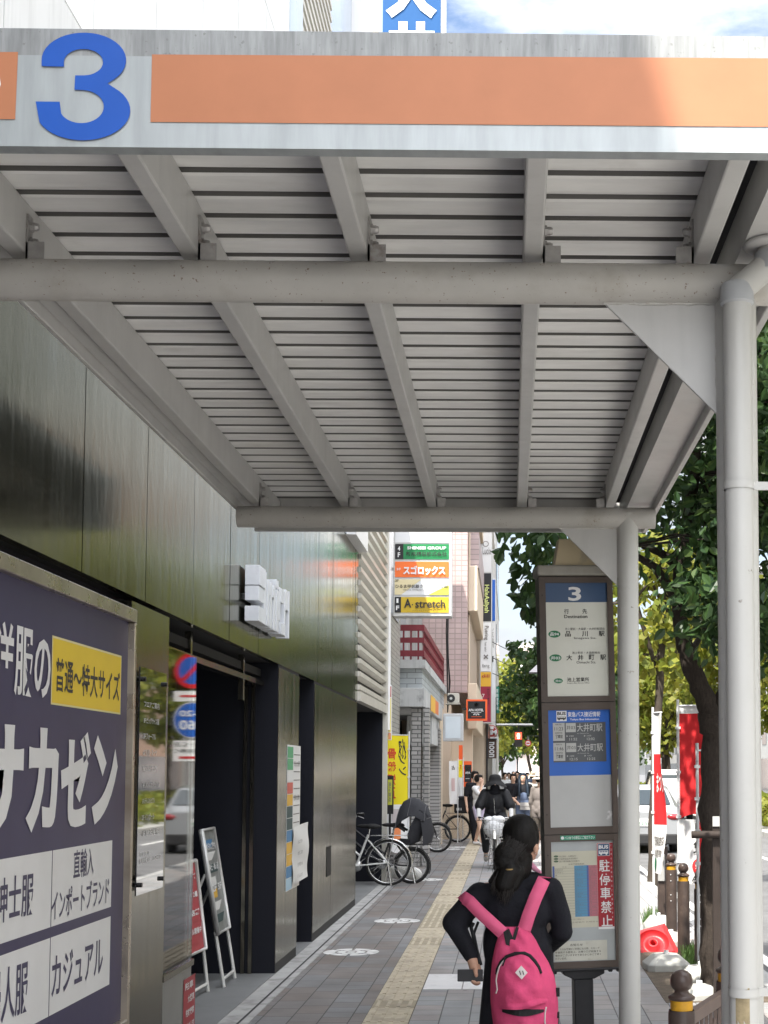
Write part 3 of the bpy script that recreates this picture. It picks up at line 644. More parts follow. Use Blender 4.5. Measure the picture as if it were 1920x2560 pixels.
m_.add(p0 + p1, [(0, 1, 5, 4), (1, 2, 6, 5), (2, 3, 7, 6), (3, 0, 4, 7), (4, 5, 6, 7)], LAMPT); m_.build('top_lamp', stop, world=False, bevel=0.006, seg=2)
# pedestal
BLKM = M('pedestal_black', (0.018, 0.018, 0.02), 0.4, var=0.2, vs=10)
m_ = MB(); m_.box((X0 - 0.004, -0.008, zb - 0.012), (X1 + 0.004, DP + 0.008, zb), BLKM)
for x in (-.20, -.165, .145, .19): m_.box((x - .012, 0.01, zb - 0.026), (x + .012, 0.04, zb - 0.012), BLKM)
m_.prism([(-0.115, 0.03, zb - 0.012), (-0.115, 0.03, zb - 0.035), (-0.058, 0.03, zb - 0.062), (0.058, 0.03, zb - 0.062), (0.115, 0.03, zb - 0.035), (0.115, 0.03, zb - 0.012)], (0, 0.1, 0), BLKM)
m_.box((-0.055, 0.03, -0.02), (0.05, 0.13, zb - 0.062), BLKM); m_.box((-0.16, -0.05, -0.02), (0.16, 0.21, 0.02), BLKM); m_.build('pedestal', stop, world=False, bevel=0.004)
# ================================================================ STEEL-CLAD SHOP BUILDING
def steel_mat(name, col, rough, wav):
    m = M(name, col, rough, metal=0.92); t = m.node_tree; n = t.nodes; l = t.links.new; b = n['Principled BSDF']; b.inputs['Specular Tint'].default_value = (1, .99, .93, 1)
    co = n.new('ShaderNodeTexCoord')
    def ns(sc, det=5):
        mp_ = n.new('ShaderNodeMapping'); mp_.inputs['Scale'].default_value = sc; l(co.outputs['Object'], mp_.inputs[0])
        z = n.new('ShaderNodeTexNoise'); z.inputs['Scale'].default_value = 1; z.inputs['Detail'].default_value = det; z.inputs['Roughness'].default_value = 0.65; l(mp_.outputs[0], z.inputs['Vector']); return z.outputs['Fac']
    def mr(f, a, b_, c, d):
        r = n.new('ShaderNodeMapRange'); l(f, r.inputs[0])
        for k, v in enumerate((a, b_, c, d)): r.inputs[k + 1].default_value = v
        return r.outputs[0]
    f1 = ns((3, 9, 0.35)); f2 = ns((2, 2.2, 0.9)); f3 = ns((9, 30, 0.5), 7)
    l(mr(f1, 0.3, 0.7, rough - 0.05, rough + 0.08), b.inputs['Roughness'])
    sc = n.new('ShaderNodeVectorMath'); sc.operation = 'SCALE'; sc.inputs[0].default_value = col; l(mr(f3, 0.25, 0.75, 0.88, 1.08), sc.inputs['Scale']); l(sc.outputs[0], b.inputs['Base Color'])
    bn = n.new('ShaderNodeBump'); bn.inputs['Strength'].default_value = wav; bn.inputs['Distance'].default_value = 0.02; l(f2, bn.inputs['Height'])
    b2 = n.new('ShaderNodeBump'); b2.inputs['Strength'].default_value = wav * 0.08; b2.inputs['Distance'].default_value = 0.006; l(f1, b2.inputs['Height']); l(bn.outputs[0], b2.inputs['Normal'])
    l(b2.outputs[0], b.inputs['Normal']); return m
STEEL = steel_mat('dark_stainless', (0.105, 0.107, 0.080), 0.15, 0.12)
STEEL2 = steel_mat('pillar_stainless', (0.17, 0.16, 0.135), 0.17, 0.07)
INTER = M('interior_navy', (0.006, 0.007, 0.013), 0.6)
WCLAD = M('white_cladding', (0.74, 0.735, 0.72), 0.4, var=0.03, vs=1.5)
WCLAD2 = M('white_cladding_weathered', (0.6, 0.6, 0.585), 0.5, var=0.05, vs=2, streak=0.3)
SLAT = M('slat_cladding', (0.56, 0.54, 0.48), 0.42, metal=0.3, var=0.08, vs=2)
SEAM = M('seam_dark', (0.035, 0.035, 0.035), 0.8); FLOORG = M('alcove_floor', (0.17, 0.175, 0.175), 0.55, var=0.12, vs=2, dirt=((0.1, 0.1, 0.1), 3, 0.55, 0.5))
bld = thing('shop_building', 'dark stainless-steel clad shop front with white upper panels and deep navy doorways', 'building', (FX, 10, 0))
mb = MB()
mb.box((-20, -6, 2.56), (FX - 0.05, 17.78, 11.22), SEAM); mb.box((-20, 17.78, 2.56), (FX - 0.05, 21.68, 6.4), SEAM)
mb.box((-20, -6, 11.22), (FX + 0.03, 17.79, 11.3), WCLAD)
mb.build('wall', bld)
mb = MB()
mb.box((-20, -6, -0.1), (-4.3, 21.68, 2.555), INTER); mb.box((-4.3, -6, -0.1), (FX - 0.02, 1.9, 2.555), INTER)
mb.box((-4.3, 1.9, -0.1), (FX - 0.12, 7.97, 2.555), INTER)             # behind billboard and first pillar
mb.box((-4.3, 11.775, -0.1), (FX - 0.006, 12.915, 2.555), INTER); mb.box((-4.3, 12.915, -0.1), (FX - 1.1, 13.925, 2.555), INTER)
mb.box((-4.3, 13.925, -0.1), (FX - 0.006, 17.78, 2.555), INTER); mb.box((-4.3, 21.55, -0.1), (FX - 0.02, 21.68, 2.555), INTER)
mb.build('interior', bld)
rs = random.Random(2)
SEAMS = [6.325 + 1.1135 * k for k in range(-6, 11)]
ys = [-6, -3] + [y for y in SEAMS if -2 < y < 17.6] + [17.785]
def panels(m_, y_list, z0, z1, mat_, gap=0.006, tilt=0.004):
    for a, b in zip(y_list[:-1], y_list[1:]):
        t0, t1 = rs.uniform(0, tilt), rs.uniform(0, tilt); x0 = FX - 0.045
        v = [(x0, a + gap, z0), (FX + t0, a + gap, z0), (FX + t1, b - gap, z0), (x0, b - gap, z0)]; q = [(p[0], p[1], z1) for p in v]
        m_.add(v + q, [(0, 1, 2, 3), (7, 6, 5, 4), (0, 4, 5, 1), (1, 5, 6, 2), (2, 6, 7, 3)], mat_)
mb = MB(); panels(mb, ys, 2.54, 4.40, STEEL); mb.build('steel_cladding', bld)
ysw = [-6, -3.7] + [y for y in SEAMS if -3 < y < 11.5] + [11.89]
mb = MB(); panels(mb, ysw, 4.412, 4.945, WCLAD2, tilt=0.002); mb.build('weathered_cladding', bld)
mb = MB()
for a, b in ((4.955, 7.63), (7.64, 10.31), (10.32, 11.2)): panels(mb, ysw, a, b, WCLAD, tilt=0.002)
mb.build('white_cladding', bld)
mb = MB(); mb.box((FX - 0.04, 11.9, 4.41), (FX + 0.06, 12.25, 11.22), M('pale_blue_trim', (0.55, 0.62, 0.68), 0.35)); mb.build('trim', bld)
mb = MB(); z = 4.42
while z < 11.15: mb.prism([(FX - 0.03, 12.26, z), (FX + 0.03, 12.26, z + 0.02), (FX + 0.03, 12.26, z + 0.075), (FX - 0.03, 12.26, z + 0.09)], (0, 2.2, 0), SLAT); z += 0.13
mb.build('slat_cladding', bld)
mb = MB(); mb.box((FX - 0.03, 14.47, 4.41), (FX + 0.01, 16.4, 11.22), M('blue_glass_panel', (0.45, 0.55, 0.68), 0.12, metal=0.6)); mb.box((FX - 0.04, 16.41, 4.41), (FX + 0.12, 17.785, 11.22), WCLAD); mb.build('glazed_panel', bld)
mb = MB(); z = 2.66
while z < 6.35: mb.prism([(FX - 0.05, 17.8, z), (FX + 0.035, 17.8, z + 0.03), (FX + 0.035, 17.8, z + 0.085), (FX - 0.05, 17.8, z + 0.10)], (0, 3.83, 0), SLAT); z += 0.165
mb.box((FX - 0.05, 17.79, 2.54), (FX + 0.04, 21.66, 2.66), SLAT); mb.box((FX - 0.05, 21.6, 0), (FX + 0.05, 21.68, 6.4), SLAT); mb.build('slat_cladding', bld)
mb = MB(); mb.box((-4.3, 1.9, 2.556), (FX - 0.05, 21.5, 2.56), SEAM)
mb.box((FX - 0.2, 7.98, 2.36), (FX - 0.12, 11.77, 2.40), STEEL2); mb.box((FX - 0.2, 7.98, 2.44), (FX - 0.15, 11.77, 2.5), SEAM)
for y in (9.1, 10.9): mb.box((FX - 0.17, y, 2.40), (FX - 0.13, y + 0.05, 2.55), STEEL2); mb.box((FX - 0.17, y, 2.2), (FX - 0.13, y + 0.05, 2.36), STEEL2)
mb.build('door_track', bld)
mb = MB(); mb.box((-4.3, 7.97, -0.05), (FX - 0.002, 21.6, 0.012), FLOORG); mb.build('alcove_floor', bld)
mb = MB(); mb.box((FX - 0.22, 11.745, 0.012), (FX - 0.19, 11.774, 2.36), STEEL2); mb.box((FX - 0.28, 11.745, 0.012), (FX - 0.25, 11.774, 2.36), STEEL2); mb.build('guide_rail', bld)
# pillars and wall panels of brighter steel
def pillar(a, b, seams=()):
    m_ = MB(); yy = [a, *seams, b]
    for p, q in zip(yy[:-1], yy[1:]): m_.box((FX - 0.05 if a > 11 else FX - 0.12, p + 0.002, 0.09), (FX + rs.uniform(-0.001, 0.003), q - 0.002, 2.515), STEEL2)
    m_.box((FX - 0.0055, a + .003, 0), (FX - 0.002, b - .003, 0.089), SEAM); return m_.build('steel_pillar', bld)
pillar(7.18, 7.975); pillar(11.775, 12.915)
slot = PX(822, 2150, FX).y
pillar(13.925, 17.78, (14.62, 15.30, 16.42, 17.1))
mb = MB(); mb.box((FX - 0.01, slot - 0.2, 0.56), (FX + 0.005, slot + 0.16, 0.87), M('slot_black', (0.004, 0.004, 0.004), 0.6)); mb.build('mail_slot', bld)
# display window
GLASS = glass_mat('shop_glass', (0.55, 0.6, 0.6))
mb = MB(); mb.box((FX - 0.45, 7.98, 0.49), (FX + 0.005, 8.73, 0.525), STEEL2); mb.box((FX - 0.44, 7.98, 0.012), (FX - 0.01, 8.725, 0.49), M('window_base', (0.30, 0.30, 0.285), 0.4, metal=0.4, var=0.08, vs=3))
mb.build('window_base', bld)
mb = MB(); mb.box((FX - 0.018, 7.98, 0.525), (FX - 0.008, 8.722, 2.35), GLASS); mb.box((FX - 0.42, 8.712, 0.525), (FX - 0.019, 8.722, 2.35), GLASS); mb.build('display_window', bld)
mb = MB(); mb.box((-4.3, 7.972, 0.012), (FX - 0.45, 7.978, 2.5), INTER); mb.build('side_wall', bld)
RED = M('notice_red', (0.36, 0.05, 0.06), 0.5); mb = MB()
ya, yb = PX(458, 2450, FX - .01).y, PX(487, 2440, FX - .01).y; z0, z1 = 0.075, 0.425
mb.quad((FX - .007, ya, z0), (FX - .007, yb, z0), (FX - .007, yb, z1), (FX - .007, ya, z1), RED)
yw = yb - ya
for k, (t_, a, b) in enumerate((('駐車', .1, .8), ('大型車', .35, .9), ('駐輪厳禁', .2, .9), ('撤去いたします', .15, .92))):
    mb.text(t_, (FX - .005, ya + a * yw, z1 - .07 - .08 * k), (0, 1, 0), (0, 0, 1), (b - a) * yw, .045, WHT, .02)
mb.build('notice_sticker', bld)

# ---------------------------------------------------------------- logo of chunky letters
LOGOM = M('logo_grey', (0.66, 0.68, 0.71), 0.35, var=0.1, vs=5, dirt=((0.3, 0.3, 0.3), 6, 0.6, 0.5))
y0 = PX(604, 1500, FX).y; lg = thing('chunky_logo_sign', 'pale grey block letter sign jutting from the steel wall above the doorway', 'sign', (FX, y0, 2.7))
LW, LH, LZ = 1.38, 0.40, 2.725
def letter(rects):
    m_ = MB()
    for a, b, c, d in rects: m_.box((FX + 0.022, y0 + a * LW, LZ + c * LH), (FX + 0.125 + random.uniform(-.006, .006), y0 + b * LW, LZ + d * LH), LOGOM)
    m_.box((FX, y0 + (rects[0][0] + .03) * LW, LZ + .4 * LH), (FX + 0.022, y0 + (rects[0][0] + .06) * LW, LZ + .5 * LH), SEAM)
    m_.build('letter', lg, bevel=0.002)
letter([(0, .17, 0, .27), (0, .16, .37, .63), (0, .18, .645, 1.0), (.17, .235, 0, .98)])
letter([(.25, .31, 0, .86), (.31, .36, .6, .80), (.36, .42, 0, .86), (.42, .47, .6, .78), (.47, .53, 0, .86)])
letter([(.55, .62, 0, .80), (.55, .63, .84, 1.0)])
letter([(.65, .70, .25, .9), (.70, .80, .62, .9), (.70, .84, 0, .22), (.84, .88, 0, .9), (.88, .97, .55, .95), (.97, 1.0, 0, .95)])

# ---------------------------------------------------------------- billboard
BILL = M('billboard_navy', (0.058, 0.052, 0.112), 0.45, var=0.08, vs=1.5, streak=0.12, bump=0.03, bs=5)
BW = M('billboard_white', (0.80, 0.80, 0.80), 0.5, var=0.04, vs=3); BYEL = M('billboard_yellow', (0.86, 0.62, 0.05), 0.5, var=0.03); BYE2 = M('billboard_yellow_edge', (0.8, 0.72, 0.4), 0.5); BDK = M('billboard_ink', (0.06, 0.055, 0.05), 0.6)
FRM = M('billboard_frame', (0.42, 0.37, 0.30), 0.3, metal=0.85, var=0.2, vs=3, dirt=((0.16, 0.11, 0.07), 2, 0.5, 0.5), rvar=0.1)
bb = thing('shop_billboard', 'navy clothing-shop billboard in a steel frame with white and yellow lettering', 'billboard', (FX, 5, 0.44))
BX = FX + 0.012; BYR = 7.12
mb = MB(); mb.box((FX - 0.1, 1.95, 0.44), (BX, BYR - 0.03, 2.40), BILL)
mb.box((FX - 0.1, 2.0, 0.0), (FX - 0.02, 7.16, 0.44), STEEL2)
U, V3 = (0, 1, 0), (0, 0, 1)
Yx = lambda x: PX(x, 2000, BX).y
def bx(t, x0, x1, z0, z1, mt, bold=0.0): mb.text(t, (BX + .003, Yx(x0), z0), U, V3, Yx(x1) - Yx(x0), z1 - z0, mt, bold)
def bq(x0, x1, z0, z1, mt, d=.0015): mb.quad((BX + d, Yx(x0), z0), (BX + d, Yx(x1), z0), (BX + d, Yx(x1), z1), (BX + d, Yx(x0), z1), mt)
bx('洋', -28, 24, 1.945, 2.215, BW, .02); bx('服', 26, 73, 1.945, 2.215, BW, .02); bx('の', 76, 117, 1.95, 2.19, BW, .02)
bq(120.5, 296, 1.93, 2.217, BYE2, .001); bq(122.5, 294.5, 1.938, 2.208, BYEL); bx('普通～特大サイズ', 130, 292, 1.987, 2.132, BDK, .015)
bx('サ', -74, 55, 1.41, 1.83, BW, .05); bx('カ', 63, 143, 1.41, 1.83, BW, .05); bx('ゼ', 149, 223, 1.41, 1.83, BW, .05); bx('ン', 228, 291, 1.41, 1.82, BW, .05)
for z0, z1 in ((1.01, 1.325), (0.645, 0.966)): bq(-200, 132.6, z0, z1, BW); bq(134.4, 282, z0, z1, BW)
bx('紳士服', -8, 88, 1.085, 1.255, BILL, .015); bx('直輸入', 186, 236, 1.185, 1.31, BILL, .012); bx('インポートブランド', 133.8, 276, 1.035, 1.16, BILL, .012)
bx('婦人服', -22, 80, .71, .915, BILL, .015); bx('カジュアル', 138, 264, .715, .885, BILL, .015)
mb.build('sign_panel', bb)
mb = MB(); mb.box((FX - 0.1, 1.9, 2.395), (BX + 0.035, BYR, 2.46), FRM); mb.box((FX - 0.1, BYR - 0.035, 0.40), (BX + 0.035, BYR, 2.394), FRM); mb.box((FX - 0.1, 1.9, 0.40), (BX + 0.035, BYR - 0.0355, 0.445), FRM)
mb.build('sign_frame', bb, bevel=0.004)

# ---------------------------------------------------------------- acrylic floor directory
ac = thing('floor_directory', 'dark glossy upright directory plate with white floor listings on the steel pillar', 'sign', (FX, 7.6, 1.02))
AX = FX + 0.055; ya, yb = PX(345, 2000, AX).y, PX(411, 2000, AX).y; za, zz = 1.035, 2.18
mb = MB(); mb.box((AX - 0.008, ya, za), (AX, yb, zz), M('acrylic_smoke', (0.03, 0.032, 0.035), 0.03, spec=1.0, coat=1.0))
for k, t_ in enumerate(('フロアご案内', '8F ビッグサイズ館', '7F フォーマル', '6F 礼服・スーツ', '5F ゴルフウェア', '4F メンズカジュアル', '3F レディスカジュアル', '2F インポート', '1F 紳士洋品')):
    mb.text(t_, (AX + .002, ya + .08, zz - .2 - .082 * k), (0, 1, 0), (0, 0, 1), (yb - ya) * (.45 + .06 * (len(t_) % 4)), .032, WHT, .01)
mb.text('年中無休', (AX + .002, ya + .05, za + .19), (0, 1, 0), (0, 0, 1), .2, .022, WHT); mb.text('営業時間 AM11:30~PM8:00', (AX + .002, ya + .05, za + .155), (0, 1, 0), (0, 0, 1), (yb - ya) * .8, .026, WHT)
mb.build('plate', ac)
for y in (ya + .05, yb - .05):
    for z in (za + .05, zz - .06): mb = MB(); mb.path([(FX, y, z), (AX + .016, y, z)], .012, M('standoff_black', (.02, .02, .02), .35, metal=.5), 12); mb.build('standoff', ac)

# ---------------------------------------------------------------- notice posters on the second pillar
def rndbars(m_, x, y0_, y1_, z0_, z1_, cols, rr, n_):
    z = z1_
    for k in range(n_):
        h = (z1_ - z0_) / n_; m_.quad((x, y0_, z - h * .94), (x, y1_, z - h * .94), (x, y1_, z), (x, y0_, z), cols[k % len(cols)]); z -= h
PW = M('poster_white', (.62, .62, .6), .6); PB = M('poster_blue', (.08, .2, .36), .6); PG = M('poster_green', (.1, .32, .16), .6); PR_ = M('poster_red', (.5, .12, .09), .6); PO = M('poster_orange', (.6, .36, .06), .6); PK = M('poster_dark', (.05, .08, .08), .6); PL_ = M('poster_pale_blue', (.35, .5, .6), .6)
po = thing('notice_posters', 'tall strip of coloured notices with a loose white sheet taped to the steel pillar', 'poster', (FX, 12.4, .62))
mb = MB(); y1_, y2_ = PX(716, 2000, FX).y, PX(749, 2000, FX).y
mb.box((FX, y1_, .63), (FX + .004, y2_, 1.885), PW)
w_ = (y2_ - y1_); rndbars(mb, FX + .0055, y1_, y1_ + w_ * .42, .63, 1.87, (PG, PG, PW, PR_, PO, PK, PK, PB, PO, PO, PB, PL_), 0, 12)
for k in range(9): mb.quad((FX + .0055, y1_ + w_ * .47, 1.80 - .075 * k), (FX + .0055, y1_ + w_ * .95, 1.80 - .075 * k), (FX + .0055, y1_ + w_ * .95, 1.808 - .075 * k), (FX + .0055, y1_ + w_ * .47, 1.808 - .075 * k), INK)
mb.text('安心と信頼', (FX + .007, y1_ + w_ * .5, 1.70), (0, 1, 0), (0, 0, 1), w_ * .42, .05, INK); mb.text('営業のご案内', (FX + .007, y1_ + w_ * .5, 1.40), (0, 1, 0), (0, 0, 1), w_ * .42, .05, INK)
mb.build('notice_board', po)
mb = MB(); n_ = 9; vs_ = []
ysx, yex = y1_ + w_ * .4, PX(759, 2050, FX).y
for i in range(n_ + 1):
    for j in range(n_ + 1):
        u_, v_ = i / n_, j / n_; bulge = .012 + .035 * u_ * u_ + .008 * math.sin(v_ * 9 + u_ * 3)
        vs_.append((FX + bulge, ysx + (yex - ysx) * u_ - .03 * (1 - v_) * u_, .66 + .5 * v_ + .03 * u_))
mb.add(vs_, [(i * (n_ + 1) + j, (i + 1) * (n_ + 1) + j, (i + 1) * (n_ + 1) + j + 1, i * (n_ + 1) + j + 1) for i in range(n_) for j in range(n_)], PW, True)
for k in range(4): mb.text(('みなさまへ', '地域のご案内', '受付時間 9:00', 'くらしのりの'[:5])[k], (FX + .05, ysx + .05, 1.02 - .1 * k), (0, 1, 0), (0, 0, 1), .3, .035, INK)
mb.build('loose_sheet', po)

# ---------------------------------------------------------------- easel boards in the doorway
ALU = M('aluminium', (.66, .66, .64), .4, metal=.3, var=.06)
def easel(name, label, foot0, foot1, top_x, ztop, zbot, face, loc_group=None, dark=False):
    """board standing on two front legs between two floor points, leaning back to x = top_x"""
    f0, f1 = Vector(foot0), Vector(foot1); t = thing(name, label, 'easel sign', ((f0.x + f1.x) / 2, (f0.y + f1.y) / 2, 0), group=loc_group)
    lean = (top_x - f0.x) / ztop
    pt = lambda f, z, d=0.0: Vector((f.x + lean * z + d, f.y, z + .012))
    m_ = MB()
    for f in (f0, f1): m_.path([pt(f, 0), pt(f, zbot + .02)], .014, ALU, 8)
    m_.path([pt(f0, .06), pt(f1, .06)], .012, ALU, 8); m_.build('legs_frame', t)
    m_ = MB(); a, b, c, d = pt(f0, zbot, .012), pt(f1, zbot, .012), pt(f1, ztop, .012), pt(f0, ztop, .012)
    m_.quad(a, b, c, d, face); mid = lambda u_, v_, q=.006: a.lerp(b, u_).lerp(d.lerp(c, u_), v_) + Vector((q, 0, 0))
    rr = random.Random(len(label))
    for k in range(7):
        v_ = .9 - .12 * k; ic = (PB, PW, PK, PW, PO, PW, PK)[k] if dark else WHT
        m_.add([mid(.12, v_ - .08), mid(.12 + rr.uniform(.3, .75), v_ - .08), mid(.12 + rr.uniform(.3, .75), v_), mid(.12, v_)], [(0, 1, 2, 3)], ic if dark else RED)
    uu, vv = (b - a).normalized(), (d - a).normalized(); w_, h_ = (b - a).length, (d - a).length
    for k, t_ in enumerate(('大きいサイズ', 'スーツ 2着', '100店舗', 'セール開催中') if not dark else ('本日のご案内', '紳士・婦人服', '2F 3F')):
        m_.text(t_, mid(.1, .8 - .2 * k, .009), uu, vv, w_ * .78, h_ * .07, WHT, .02)
    m_.build('board', t)
    m_ = MB(); rim = [a, b, c, d]; m_.path([*rim], .022, ALU, 8, closed=True); m_.build('board_frame', t)
    m_ = MB(); back = [Vector((f.x - .50, f.y, .012)) for f in (f0, f1)]
    for f, k in ((f0, back[0]), (f1, back[1])): m_.path([k, pt(f, ztop * .72, -.01)], .011, ALU, 8)
    m_.path([back[0] + Vector((.1, 0, .25)), back[1] + Vector((.1, 0, .25))], .009, ALU, 8); m_.build('rear_strut', t)
    return t
f0, f1 = Vector((-2.18, 11.02, 0)), Vector((-2.19, 11.50, 0))
easel('easel_sign', 'white-framed easel board with photo panels standing in the dark doorway', (f0.x, f0.y, 0), (f1.x, f1.y, 0), -2.385, 1.19, .40, M('board_grey', (.22, .23, .22), .4, var=.3, vs=6), dark=True)
f1 = PZ(520, 2483)
easel('easel_sign', 'dark red easel board half hidden behind the display window', (f1.x - .02, f1.y - .52, 0), (f1.x, f1.y, 0), PY(478, 2155, f1.y - .2).x - .05, PY(482, 2155, f1.y).z, PY(500, 2375, f1.y).z, RED)
# ================================================================ THE STREET BEYOND
UX, UZ = (1, 0, 0), (0, 0, 1)
def mx(px, Y): return PY(px, 1900, Y).x
def mz(py, Y): return PY(1200, py, Y).z
class Face:
    """a sheet facing the camera side of the street, laid out in the photograph's pixels at a given distance"""
    def __init__(s, m_, Y): s.m = m_; s.Y = Y
    def q(s, x0, x1, y0, y1, mt, d=0.0):
        Y = s.Y - d; a, b, c, e = mx(x0, s.Y), mx(x1, s.Y), mz(y1, s.Y), mz(y0, s.Y); s.m.quad((a, Y, c), (b, Y, c), (b, Y, e), (a, Y, e), mt)
    def b(s, x0, x1, y0, y1, dep, mt, d=0.0):
        a, b, c, e = mx(x0, s.Y), mx(x1, s.Y), mz(y1, s.Y), mz(y0, s.Y); s.m.box((a, s.Y - d, c), (b, s.Y + dep, e), mt)
    def t(s, t, x0, x1, y0, y1, mt, bold=0.0, d=0.02):
        a, b, c, e = mx(x0, s.Y), mx(x1, s.Y), mz(y1, s.Y), mz(y0, s.Y); s.m.text(t, (a, s.Y - d, c), UX, UZ, b - a, e - c, mt, bold)
    def tv(s, t, x0, x1, y0, y1, mt, bold=0.0, d=0.02, gap=.12):
        n_ = len(t); h = (y1 - y0) / n_
        for k, ch in enumerate(t): s.t(ch, x0, x1, y0 + h * (k + gap / 2), y0 + h * (k + 1 - gap / 2), mt, bold, d)
    def tr(s, t, x0, x1, y0, y1, mt, bold=0.0, d=0.02):
        """lettering turned to run down the sign"""
        a, b, c, e = mx(x0, s.Y), mx(x1, s.Y), mz(y1, s.Y), mz(y0, s.Y); s.m.text(t, (a, s.Y - d, e), (0, 0, -1), (1, 0, 0), e - c, b - a, mt, bold)
ALUF = M('sign_aluminium', (.5, .5, .49), .4, metal=.5, var=.08); SGRN = M('sign_green', (.02, .20, .07), .4); SORG = M('sign_orange', (.80, .17, .04), .4)
SYEL = M('sign_mustard', (.52, .36, .03), .4); SWH = M('sign_white', (.68, .69, .70), .4, var=.03); SBK = M('sign_black', (.02, .02, .022), .4); SCRM = M('sign_cream', (.66, .58, .36), .4); SLIME = M('sign_lime', (.5, .5, .08), .4)
Y = 22.2
tb = thing('tenant_sign', 'stacked office tenant sign with green, orange, cream and mustard panels', 'sign', (mx(1050, Y), Y, mz(1541, Y)))
mb = MB(); F_ = Face(mb, Y); F_.b(980, 1122, 1100, 1541, .35, ALUF); F_.b(1121, 1127, 1100, 1541, .36, SWH, .01); mb.build('sign_box', tb, bevel=.006)
mb = MB(); F_ = Face(mb, Y - .012)
for a, b in ((1105, 1150), (1156, 1200), (1206, 1250), (1256, 1302), (1308, 1357)): F_.q(984, 1120, a, b, SWH)
F_.q(984, 1120, 1360.5, 1398.5, SGRN); F_.q(984, 1005, 1360.5, 1398.5, SBK, .006); F_.t('4', 991, 997, 1367, 1378, WHT, .02); F_.t('F', 991, 997, 1382, 1394, WHT, .02)
F_.t('SHINSEI GROUP', 1015, 1113, 1367, 1374.5, WHT, .03); F_.t('新成梱包株式会社', 1012, 1115, 1380, 1391, BLK, .02)
F_.q(984, 1120, 1404.5, 1443.5, SORG); F_.t('3F', 988, 999, 1421, 1427, WHT, .01); F_.t('スゴロックス', 1005, 1111, 1415, 1438, WHT, .045)
F_.q(984, 1120, 1449, 1487.5, SWH); a, b, c, e = mx(984, Y), mx(1120, Y), mz(1487.5, Y), mz(1449, Y); yy = Y - .018
mb.add([(a, yy, c), (a, yy, e), (a + (b - a) * .5, yy, e), (a + (b - a) * .12, yy, c)], [(0, 1, 2, 3)], SCRM); mb.add([(b, yy, c), (b, yy, c + (e - c) * .62), (a + (b - a) * .62, yy, c)], [(0, 1, 2)], SLIME)
F_.t('2F', 985, 994, 1449.5, 1455, BLK, .01); F_.t('ひるま甲状腺クリニック蒲田', 985.5, 1117, 1462, 1471, BLK, .015); F_.t('HIRUMA THYROID CLINIC KAMATA', 1005, 1097, 1473.5, 1477.5, INK)
F_.q(984, 1120, 1493, 1532, SYEL); F_.q(984, 1000, 1493, 1532, SBK, .006); F_.t('1', 988.5, 993.5, 1497, 1508, WHT, .03); F_.t('F', 987.5, 995.5, 1515, 1526, WHT, .03)
F_.t('A', 1008, 1026, 1497.5, 1520, BLK, .03); F_.q(1027.5, 1030.5, 1511, 1514, BLK, .02); F_.t('stretch', 1036, 1111, 1500, 1520.5, BLK, .02); F_.t('パーソナルストレッチ専門店', 1029, 1094, 1525, 1529.5, BLK)
mb.build('sign_panels', tb)
for py in (1190, 1300, 1420, 1535): mb = MB(); mb.box((FX - .3, Y + .1, mz(py, Y) - .02), (mx(982, Y), Y + .16, mz(py, Y) + .02), ALUF); mb.build('bracket', tb)

# tall blue projecting sign above the roof line
Y = 26.0
bs = thing('blue_shop_sign', 'tall blue projecting sign with big white characters above the shelter roof', 'sign', (mx(1018, Y), Y, mz(260, Y)))
mb = MB(); F_ = Face(mb, Y); F_.b(932, 1102, -260, 330, .5, M('sign_pale_frame', (.20, .25, .30), .35)); F_.b(1094, 1104, -262, 332, .52, M('sign_edge_white', (.7, .71, .72), .4), .012); mb.build('sign_box', bs)
mb = MB(); F_ = Face(mb, Y - .015); F_.q(942, 1092, -255, 325, M('sign_royal_blue', (.022, .075, .19), .6, var=.04, spec=.08)); F_.t('大', 950, 1082, -85, 48, SWH, .05); F_.t('井', 952, 1080, 57, 175, SWH, .05); F_.t('眼', 952, 1080, 185, 310, SWH, .05); mb.build('sign_panel', bs)

# ---------------------------------------------------------------- tiled building next to the steel one
TILEW = tile_mat('grey_white_tile', (.40, .39, .36), (.16, .155, .15), .23, .075, .006, var=.14, axis='yz', offset=.5)
TILEG = tile_mat('grey_brick_tile', (.36, .35, .34), (.11, .11, .108), .22, .075, .010, var=.16, axis='xz')
TILEGY = tile_mat('grey_brick_tile_side', (.36, .35, .34), (.11, .11, .108), .22, .075, .010, var=.16, axis='yz')
TILED = tile_mat('dark_square_tile', (.06, .075, .07), (.02, .02, .02), .1, .1, .008, var=.2, axis='yz', offset=0)
GREYW = M('grey_plaster', (.34, .34, .335), .8, var=.15, vs=1.5, streak=.4, dirt=((.14, .14, .14), 1.8, .56, .6)); CREAM = M('cream_plaster', (.62, .52, .40), .75, var=.06, vs=1, streak=.15)
t2 = thing('tiled_building', 'narrow grey-white tiled building wedged beside the slatted facade', 'building', (FX, 23.2, 0))
mb = MB(); mb.box((-14, 21.72, 2.25), (FX - .02, 24.9, 8.2), TILEW); mb.box((-14, 21.72, -.1), (FX - .25, 24.9, 2.25), TILED); mb.build('wall', t2)
mb = MB(); mb.box((FX - .02, 21.75, 0), (FX + .02, 21.86, 8.1), SLAT); mb.path([(FX + .02, 22.0, 2.3), (FX + .02, 22.0, 8.1)], .04, WHT, 8); mb.build('downpipe', t2)
for z in (4.2, 6.4): mb = MB(); mb.box((FX - .03, 22.5, z), (FX + .0, 24.3, z + 1.4), M('dark_pane', (.03, .035, .04), .1)); mb.build('window', t2)
Yq = 22.0; ls = thing('lit_pillar_sign', 'slim yellow and red upright sign on the tiled wall', 'sign', (mx(974, Yq), Yq, mz(1850, Yq)))
